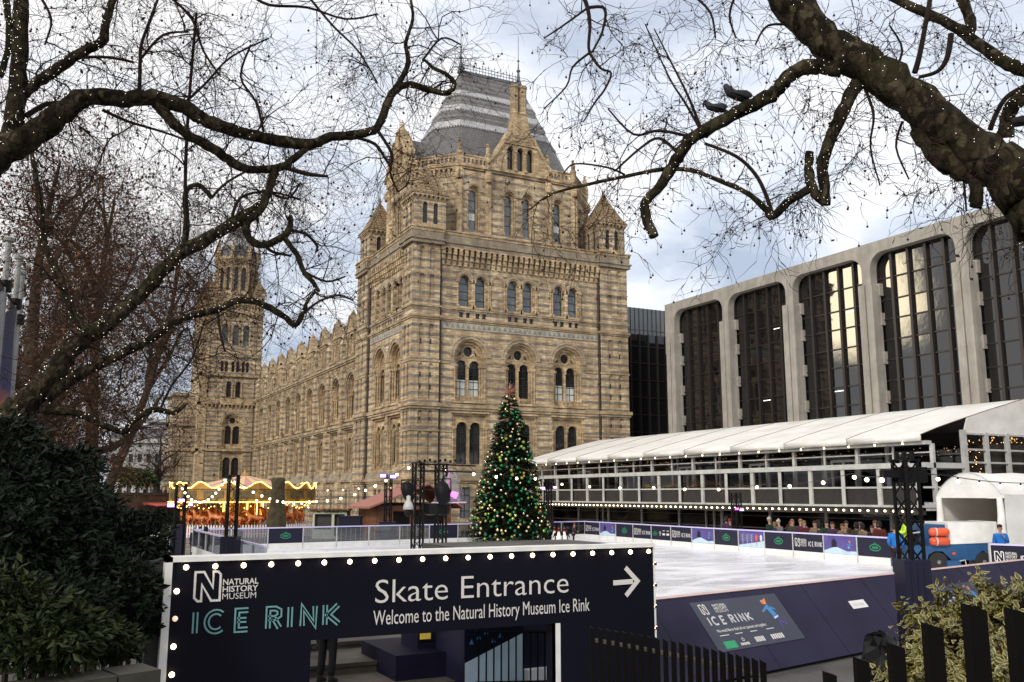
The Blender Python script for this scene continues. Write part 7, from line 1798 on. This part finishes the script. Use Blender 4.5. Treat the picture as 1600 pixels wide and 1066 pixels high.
# ------------------------------------------------------------------ ice machine
def wheel(P, p, r, ax, w=.22):
    m = MB(); m.lathe([(r * .6, -w / 2), (r * .95, -w / 2), (r, -w / 3), (r, w / 3), (r * .95, w / 2), (r * .6, w / 2)], (0, 0, 0), 18); q = ax.to_track_quat('Z', 'Y'); m.v = [tuple(p + q @ V(v)) for v in m.v]; t = m.build('tyre', M['rubber'], P)
    m = MB(); m.lathe([(r * .62, -w * .4), (r * .55, w * .42), (r * .2, w * .5), (.03, w * .5)], (0, 0, 0), 14); m.v = [tuple(p + q @ V(v)) for v in m.v]; m.build('rim', M['alu'], t)
def ice_machine():
    c = W(1492, 868, 38.5); c.z = 0; f = frame(c, RIGHT, -FWD); P = thing('ice_resurfacer', 'blue and white ice resurfacing machine with two orange gas bottles', 'vehicle', c); B = -2.0
    m = MB(); o = [(-1.55, .42), (-1.05, .42), (-.98, .62), (-.75, .75), (-.45, .75), (-.2, .5), (-.12, .42), (.75, .42), (.82, .62), (1.05, .78), (1.3, .62), (1.36, .42), (1.62, .42), (1.62, 1.05), (-.18, .98), (-.18, 1.2), (-.9, 1.2), (-.9, .95), (-1.55, .95)]
    m.plate(f, o, (), B, 0, True); m.build('body', M['blue'], P)
    m = MB(); m.plate(f, [(-.17, 1.0), (1.63, 1.07), (1.63, 1.82), (-.17, 1.80)], (), B + .05, -.03, True); m.fbox(f, 1.60, 1.66, .95, 1.84, B, .0); m.build('snow_tank', M['white'], P)
    m = MB(); m.fbox(f, -.92, -.15, 1.2, 1.72, B + .2, -.25); m.fbox(f, -1.02, -.92, 1.1, 1.75, -.6, -.45); m.build('engine_cover', M['blue'], P)
    for z in (1.12, 1.46):
        m = MB(); m.tube([f(-.95, z, .12), f(-.92, z, .12), f(-.86, z, .12), f(-.30, z, .12), f(-.24, z, .12), f(-.20, z, .12)], [.06, .12, .155, .155, .12, .05], 14); b = m.build('gas_bottle', M['gas'], P, smooth=True)
        m = MB(); m.tube([f(-.74, z, .12), f(-.69, z, .12)], .160, 14); m.build('strap', M['lettergrey'], b)
    for a in (-.62, 1.08):
        wheel(P, f(a, .36, -.08), .36, -FWD); wheel(P, f(a, .36, B + .1), .36, -FWD)
    m = MB(); m.fbox(f, -1.6, .1, .06, .40, B, -.1); m.fbox(f, -.35, .15, .06, .42, -.1, .12); m.build('conditioner', M['blue'], P)
    m = MB(); m.tube([f(.1, .4, .1), f(.32, .44, .1), f(.36, .2, .1), f(.34, .05, .1)], .025, 6); m.tube([f(-1.5, .9, -.3), f(-1.42, 1.4, -.3), f(-1.0, 1.45, -.3)], .03, 6); m.build('handrail', M['alu'], P)
    m = MB(); m.fbox(f, -1.5, -1.1, .95, 1.12, -1.3, -.7); m.fbox(f, -1.15, -1.05, 1.1, 1.5, -1.3, -.7); m.build('seat', M['black'], P)
    m = MB(); m.tube([f(-1.75, .9, -1.0), f(-1.85, 1.3, -1.0)], .03, 6); m.ring(f, -1.85, 1.3, .12, .16, -1.02, -.98, 0, 6.28, 12); m.build('steering_wheel', M['black'], P)
    m = MB(); m.fbox(f, -.1, 0.0, .62, .72, 0, .05); m.build('tail_lamp', M['gas'], P)
    return f
IM = ice_machine()
#@@PART7
# ------------------------------------------------------------------ people
def person_parts(pose):
    "continuous body, then jacket, trousers, shoes and hair grown over the same joints; origin at the feet, facing -y"
    arms = {'stand': (((.20, .02, 1.12), (.21, -.05, .88)), ((-.20, .02, 1.12), (-.21, -.05, .88))),
            'lean': (((.25, -.10, 1.16), (.14, -.34, 1.10)), ((-.25, -.10, 1.16), (-.12, -.35, 1.10))),
            'pocket': (((.25, .05, 1.13), (.17, -.08, .96)), ((-.25, .05, 1.13), (-.17, -.08, .96))),
            'chin': (((.22, -.04, 1.13), (.06, -.17, 1.36)), ((-.22, .03, 1.12), (-.20, -.06, .88))),
            'drive': (((.24, -.14, 1.16), (.15, -.42, 1.14)), ((-.24, -.14, 1.16), (-.15, -.42, 1.14))),
            'walk': (((.22, .10, 1.13), (.22, -.02, .92)), ((-.22, -.08, 1.13), (-.22, -.24, .95)))}[pose]
    legs = {'walk': (((.09, -.12, .50), (.09, -.02, .08)), ((-.09, -.02, .50), (-.09, .22, .12)))}.get(pose, (((.10, -.02, .49), (.11, .03, .08)), ((-.10, -.02, .49), (-.11, .03, .08))))
    if pose == 'drive': legs = (((.10, -.42, .88), (.10, -.40, .45)), ((-.10, -.42, .88), (-.10, -.40, .45)))
    ln = -.05 if pose in ('lean', 'drive') else 0.; hd = V((0, ln * 1.6, 0))
    J = [((0, 0, .94), (.15, .11)), ((0, ln * .3, 1.12), (.14, .10)), ((0, ln, 1.34), (.165, .11)), ((0, ln * 1.2, 1.46), .062), ((0, ln * 1.6 - .005, 1.53), .055), ((0, ln * 1.6 - .015, 1.62), (.076, .092)), ((0, ln * 1.6 - .005, 1.70), (.070, .085)), ((0, ln * 1.6 + .01, 1.745), .04)]
    Ed = [(0, 1), (1, 2), (2, 3), (3, 4), (4, 5), (5, 6), (6, 7)]
    def chain(start, pts):
        p = start
        for q in pts: J.append(q); Ed.append((p, len(J) - 1)); p = len(J) - 1
        return p
    jac = [J[0], J[1], J[2], J[3]]; ends = []
    for s, (el, ha) in zip((1, -1), arms):
        sh = (s * .185, ln, 1.39); wr = tuple(V(el).lerp(V(ha), .92))
        e = chain(2, [(sh, .062), (el, .048), (wr, .033)])
        d = (V(ha) - V(el)).normalized(); pal = V(ha) + d * .05; sd = d.cross(V((s, 0, 0))).normalized() if abs(d.x) < .9 else V((0, 0, 1)); h = chain(e, [(tuple(pal), (.038, .022))])
        for k in range(4):      # four fingers, curled, and the thumb off the side of the palm
            b = pal + d * .035 + sd * (.027 - .018 * k); L = (.068, .078, .074, .058)[k]; cur = V((-s, 0, 0)) * .5 if pose != 'lean' else V((0, 0, -1))
            chain(h, [(tuple(b), .0095), (tuple(b + d * L * .5 + cur * L * .12), .0085), (tuple(b + d * L * .85 + cur * L * .45), .007)])
        t = pal - d * .03 + sd * .034; chain(h, [(tuple(t), .011), (tuple(t + d * .035 + sd * .022), .0095), (tuple(t + d * .06 + sd * .018), .008)])
        ends.append((sh, el, wr))
    for s, (kn, an) in zip((1, -1), legs):
        chain(0, [((s * .095, 0, .88), .085), (kn, .058), (an, .040)])
    body = skin_mesh(J, Ed, 1)
    f = MB(); c = V((0, ln * 1.6 - .015, 1.625)); fy = -.088
    f.tube([c + V((0, fy + .012, .025)), c + V((0, fy - .022, -.012)), c + V((0, fy + .004, -.022))], [.010, .015, .010], 6)           # nose
    for s in (-1, 1): f.ball(c + V((s * .074, .008, -.003)), .022, 6, 5, 1.4)
    fe = MB()
    for s in (-1, 1): fe.ball(c + V((s * .03, fy + .006, .018)), .010, 6, 4); fe.fbox(frame(tuple(c + V((s * .03, fy + .002, .036))), (1, 0, 0), (0, -1, 0)), -.017, .017, -.003, .004, 0, .008)
    fe.fbox(frame(tuple(c + V((0, fy + .008, -.042))), (1, 0, 0), (0, -1, 0)), -.022, .022, -.004, .004, 0, .008)
    # clothes
    JJ = [((0, ln * .1, .84), (.185, .15)), ((0, ln * .3, 1.10), (.175, .135)), ((0, ln, 1.34), (.20, .145)), ((0, ln * 1.15, 1.455), .088)]; JE = [(0, 1), (1, 2), (2, 3)]
    for sh, el, wr in ends:
        k = len(JJ); JJ += [(sh, .088), (el, .070), (wr, .055)]; JE += [(2, k), (k, k + 1), (k + 1, k + 2)]
    jacket = skin_mesh(JJ, JE, 1)
    TJ = [((0, 0, .92), (.165, .13))]; TE = []
    for s, (kn, an) in zip((1, -1), legs): k = len(TJ); TJ += [((s * .095, 0, .84), .105), (kn, .076), (an, .064)]; TE += [(0, k), (k, k + 1), (k + 1, k + 2)]
    trousers = skin_mesh(TJ, TE, 1)
    sh = MB()
    for kn, an in legs: a = V(an); sh.lathe([(.055, -.085), (.06, -.06), (.05, -.01), (.048, .04)], a, 8); sh.lathe([(.06, -.085), (.062, -.06), (.045, -.025), (.01, -.015)], a + V((0, -.10, 0)), 8, 1, 1.5)
    def hair(kind):
        h = MB(); n = 12; cc = c + V((0, .012, .03))
        if kind == 'hat': h.lathe([(.094, .02), (.098, .05), (.092, .10), (.06, .145), (.012, .16)], cc - V((0, .012, 0)), n, 1, 1.12); h.ball(cc + V((0, 0, .175)), .032, 7, 5)
        elif kind == 'hood': h.lathe([(.10, -.13), (.115, -.08), (.118, .02), (.105, .09), (.065, .14), (.01, .155)], cc + V((0, .028, 0)), n)
        else:
            prof = [(.083, .025), (.092, .055), (.084, .09), (.055, .125), (.012, .135)]; h.lathe(prof, cc, n, 1, 1.15); h.lathe([(.078, -.06 if kind == 'short' else -.21), (.086, -.02), (.088, .05), (.05, .10)], cc + V((0, .032, 0)), n, .98, .80)
        return h
    return dict(body=body, face=f, feat=fe, jacket=jacket, trousers=trousers, shoes=sh, hair=hair)
_pp = {}
def mbmesh(m):
    me = bpy.data.meshes.new('m'); me.from_pydata(m.v, [], m.f); me.materials.append(None); me.polygons.foreach_set('use_smooth', [True] * len(me.polygons)); return me
def cloth(c): 
    k = 'cloth_%02x%02x%02x' % tuple(int(x * 255) for x in c)
    if k not in M: M[k] = pm(k, c, .8, var=.2, scale=6, spec=.2)
    return M[k]
SKIN = (pm('fair_skin', (.36, .20, .14), .55, var=.06), pm('brown_skin', (.22, .11, .065), .55, var=.06)); HAIR = {}
def person(p, face, pose, jacket, trousers, hair, haircol, label, group=None, h=1.72, skin=0, scarf=None):
    if pose not in _pp:
        d = person_parts(pose); d['m'] = {k: mbmesh(d[k]) for k in ('face', 'feat', 'shoes')}; d['h'] = {}
        for k in ('body', 'jacket', 'trousers'): d[k].materials.clear(); d[k].materials.append(None)
        _pp[pose] = d
    d = _pp[pose]
    if hair not in d['h']: d['h'][hair] = mbmesh(d['hair'](hair))
    P = thing('person', label, 'person', p, group)
    face = V((face.x, face.y, 0)).normalized(); rz = math.atan2(face.x, -face.y); s = h / 1.76
    def put(name, me, mat, par):
        o = bpy.data.objects.new(name, me); col.objects.link(o); o.material_slots[0].link = 'OBJECT'; o.material_slots[0].material = mat; o.parent = par; return o
    P.rotation_euler = (0, 0, rz); P.scale = (s, s, s)
    b = put('body', d['body'], SKIN[skin], P); put('face', d['m']['face'], SKIN[skin], b); put('eyes_and_mouth', d['m']['feat'], cloth((.05, .025, .02)), b)
    put('jacket', d['jacket'], cloth(jacket), P); put('trousers', d['trousers'], cloth(trousers), P); put('shoes', d['m']['shoes'], cloth((.02, .02, .02)), P)
    put({'hat': 'hat', 'hood': 'hood'}.get(hair, 'hair'), d['h'][hair], cloth(haircol), P)
    return P
BLK, DK, BRN, GR, RD = (.012, .012, .014), (.035, .024, .018), (.10, .055, .03), (.12, .12, .125), (.16, .018, .02)
def people():
    blue = (.015, .13, .42)
    p = G(1403, 896, 0); person(p, FWD * .9 + RIGHT * .45, 'pocket', blue, (.02, .012, .015), 'short', DK, 'man in a bright blue jacket standing on the ice with his back to us', h=1.74)
    p = W(1568, 893, 37.8); p.z = 0; person(p, -FWD * .9 - RIGHT * .2, 'chin', blue, BLK, 'short', (.03, .02, .015), 'person in bright blue jacket facing us, hand to chin, beside the garage tent', h=1.76)
    c = IM(-1.3, 0, -1.0); person(V((c.x, c.y, .25)), FWD * .2 - RIGHT, 'drive', (.42, .62, .04), BLK, 'hood', DK, 'driver in a yellow hi-vis jacket on the ice resurfacing machine', h=1.75)
    # onlookers leaning on the printed barrier
    d = (RF - BR).normalized(); rk = random.Random(17)
    J = [('black', BLK), ('dark red', (.07, .014, .014)), ('navy', (.02, .025, .06)), ('grey', GR), ('brown', (.05, .03, .02)), ('olive', (.035, .035, .02)), ('dark green', (.012, .03, .02)), ('tan', (.16, .11, .07)), ('purple', (.045, .02, .05)), ('charcoal', (.035, .035, .038))]
    Hh = [('short dark hair', 'short', DK), ('long brown hair', 'long', BRN), ('a white bobble hat', 'hat', (.34, .33, .31)), ('a dark hood up', 'hood', BLK), ('long fair hair', 'long', (.18, .115, .05)), ('a red bobble hat', 'hat', (.16, .02, .02))]
    n = 26; used = set(); off = [17.9 + .29 * i for i in range(n - 3)]
    for i in range(n):
        if i < 3: t = (14.2, 14.5, 16.9)[i]
        else: t = off[i - 3] + rk.uniform(-.07, .07)
        while True:
            a = rk.randrange(len(J)); b = rk.randrange(len(Hh))
            if (a, b) not in used: used.add((a, b)); break
        p = BR + d * t + V((.46 + .5 * (i % 3 == 2), 0, -.08)); h = rk.uniform(1.58, 1.80) - (.18 if rk.random() < .15 else 0)
        where = 'apart from the crowd' if i < 3 else 'at the printed rink barrier'
        person(p, V((-1, rk.uniform(-.5, .5), 0)), 'lean' if i % 3 != 2 else 'stand', J[a][1], (.02, .02, .03), Hh[b][1], Hh[b][2], 'onlooker in a %s coat with %s %s' % (J[a][0], Hh[b][0], where), 'onlookers behind the rink barrier', h, 1 if rk.random() < .2 else 0)
    # by the carousel, seen over and through the clear barrier
    for (px, dd, a, b, lb) in ((304, 50.5, 2, 2, 'person in a navy coat and pale hat behind the clear barrier, far left'), (313, 50.2, 0, 0, 'dark haired person in black standing behind the clear barrier by the carousel'), (322, 49.6, 9, 3, 'hooded person in charcoal behind the clear barrier by the carousel'), (373, 52.5, 3, 1, 'person with brown hair in grey between the navy box and the stone trunk')):
        p = W(px, 830, dd); p.z = -.5; person(p, FWD + RIGHT * .2, 'stand', J[a][1], BLK, Hh[b][1], Hh[b][2], lb, 'people near the carousel', 1.7)
    # walking along the terrace on the far left
    for (px, dd, a, b, lb) in ((165, 91, 7, 5, 'walker in a tan coat and red hat on the terrace at far left'), (173, 91, 1, 1, 'walker in a dark red coat on the terrace at far left'), (186, 92, 4, 3, 'hooded walker in brown on the terrace at far left'), (227, 95, 0, 0, 'walker in black above the terrace wall near the stone bays'), (237, 95, 3, 4, 'fair haired walker in grey above the terrace wall near the stone bays'), (252, 99, 2, 2, 'walker in navy with a pale hat beside the far bare tree'), (259, 98, 8, 1, 'walker in a purple coat beside the far bare tree')):
        p = W(px, 760, dd); p.z = 1.9; person(p, RIGHT if a % 2 else -RIGHT, 'walk', J[a][1], BLK, Hh[b][1], Hh[b][2], lb, 'walkers on the terrace', 1.72)
    for (x, y, a, b, fc, lb) in ((-25.35, -60.9, 0, 0, V((1, .6, 0)), 'person in dark clothes on the steps seen through the sign opening'), (-24.75, -61.2, 9, 3, V((-.4, 1, 0)), 'second dark figure on the steps, nearest the navy column'), (-25.1, -62.7, 2, 1, V((.6, .6, 0)), 'lower figure in navy on the steps seen through the sign opening')):
        person(V((x, y, .0 if y > -62 else -.3)), fc, 'stand', J[a][1], BLK, Hh[b][1], Hh[b][2], lb, 'people at the rink steps', 1.74)
people()

# ------------------------------------------------------------------ birds and skating penguins
def pigeon(p, face, label, s=1.):
    P = thing('pigeon', label, 'bird', p, 'pigeons on the right limb')
    J = [((0, 0, .10), .058), ((0, -.07, .13), .060), ((0, -.115, .185), .036), ((0, -.13, .225), .030), ((0, .09, .08), .042), ((0, .20, .045), (.034, .012)), ((0, .30, .02), (.040, .008))]
    b = skin_mesh(J, [(0, 1), (1, 2), (2, 3), (0, 4), (4, 5), (5, 6)], 1); b.materials.clear(); b.materials.append(M['pigeon']); o = bpy.data.objects.new('body', b); col.objects.link(o); o.parent = P
    def add(name, m, mt): q = mbmesh(m); q.materials[0] = M[mt]; r = bpy.data.objects.new(name, q); col.objects.link(r); r.parent = P
    m = MB(); m.tube([(0, -.155, .225), (0, -.185, .215)], [.010, .002], 5); add('beak', m, 'black')
    m = MB()
    for x in (-.025, .025): m.tube([(x, -.01, .06), (x, -.015, .0)], .006, 5); [m.tube([(x, -.015, .003), (x + q, -.045, .003)], .004, 4) for q in (-.012, 0, .012)]
    add('legs', m, 'wood')
    for x in (-1, 1): m = MB(); m.lathe([(.01, -.13), (.03, -.06), (.05, .05), (.03, .10), (.005, .12)], (0, 0, 0), 8, .35, 1); m.v = [(v[0] + x * .055, v[2] * -1 * -1 + .06, v[1] + .11 - .25 * (v[2] * .3)) for v in m.v]; add('wing', m, 'pigeon')
    f = V((face.x, face.y, 0)).normalized(); P.rotation_euler = (0, 0, math.atan2(f.x, -f.y)); P.scale = (s, s, s)
M['pigeon'] = pm('dark_grey_feathers', (.014, .015, .02), .7, var=.4, scale=30)
pigeon(W(1116, 180, 7.6), -RIGHT, 'pigeon crouching low on the right limb, nearer the limb tip', .62)
pigeon(W(1150, 163, 7.6), -RIGHT - FWD * .3, 'pigeon perched upright on the right limb with its tail hanging below', .78)
pigeon(W(1584, 205, 9.6), -RIGHT * .6 + FWD * .4, 'pigeon half hidden where the boughs meet at the right edge', .8)
def penguins():
    for i, (px, dd, rz, lb) in enumerate(((866, 56, .2, 'penguin skating aid closest to the christmas tree'), (873, 55, -.4, 'penguin skating aid second from the christmas tree'), (881.5, 55.2, .5, 'penguin skating aid between the second one and the dark child'),)):
        p = W(px, 840, dd); p.z = 0; P = thing('penguin_aid', lb, 'skating aid', p, 'penguin skating aids beside the tree')
        m = MB(); m.lathe([(.20, 0), (.24, .12), (.23, .45), (.15, .70), (.13, .78), (.135, .88), (.09, .98), (.01, 1.02)], p, 12); m.build('body', M['black'], P, smooth=True)
        m = MB(); q = p - FWD * .06; m.lathe([(.16, .04), (.20, .15), (.19, .42), (.11, .66), (.01, .70)], q, 12); m.build('belly', M['white'], P, smooth=True)
        m = MB(); m.tube([p - FWD * .11 + UP * .86, p - FWD * .22 + UP * .84], [.04, .01], 6); m.build('beak', M['orange'], P)
        m = MB()
        for s in (-1, 1): m.tube([p + RIGHT * s * .2 + UP * .6, p + RIGHT * s * .33 + UP * .32], [.05, .03], 6)
        m.build('flipper', M['black'], P)
        m = MB(); m.tube([p + RIGHT * .16 + UP * .68 - FWD * .02, p + UP * .71 - FWD * .15, p - RIGHT * .16 + UP * .68 - FWD * .02], .035, 6); m.build('scarf', M['carred'], P)
    p = W(896, 846, 54); p.z = 0; person(p, RIGHT, 'lean', (.03, .02, .03), BLK, 'hat', (.25, .03, .03), 'small child in dark clothes and red hat skating beside the penguin aids', h=1.15)
penguins()
#@@END
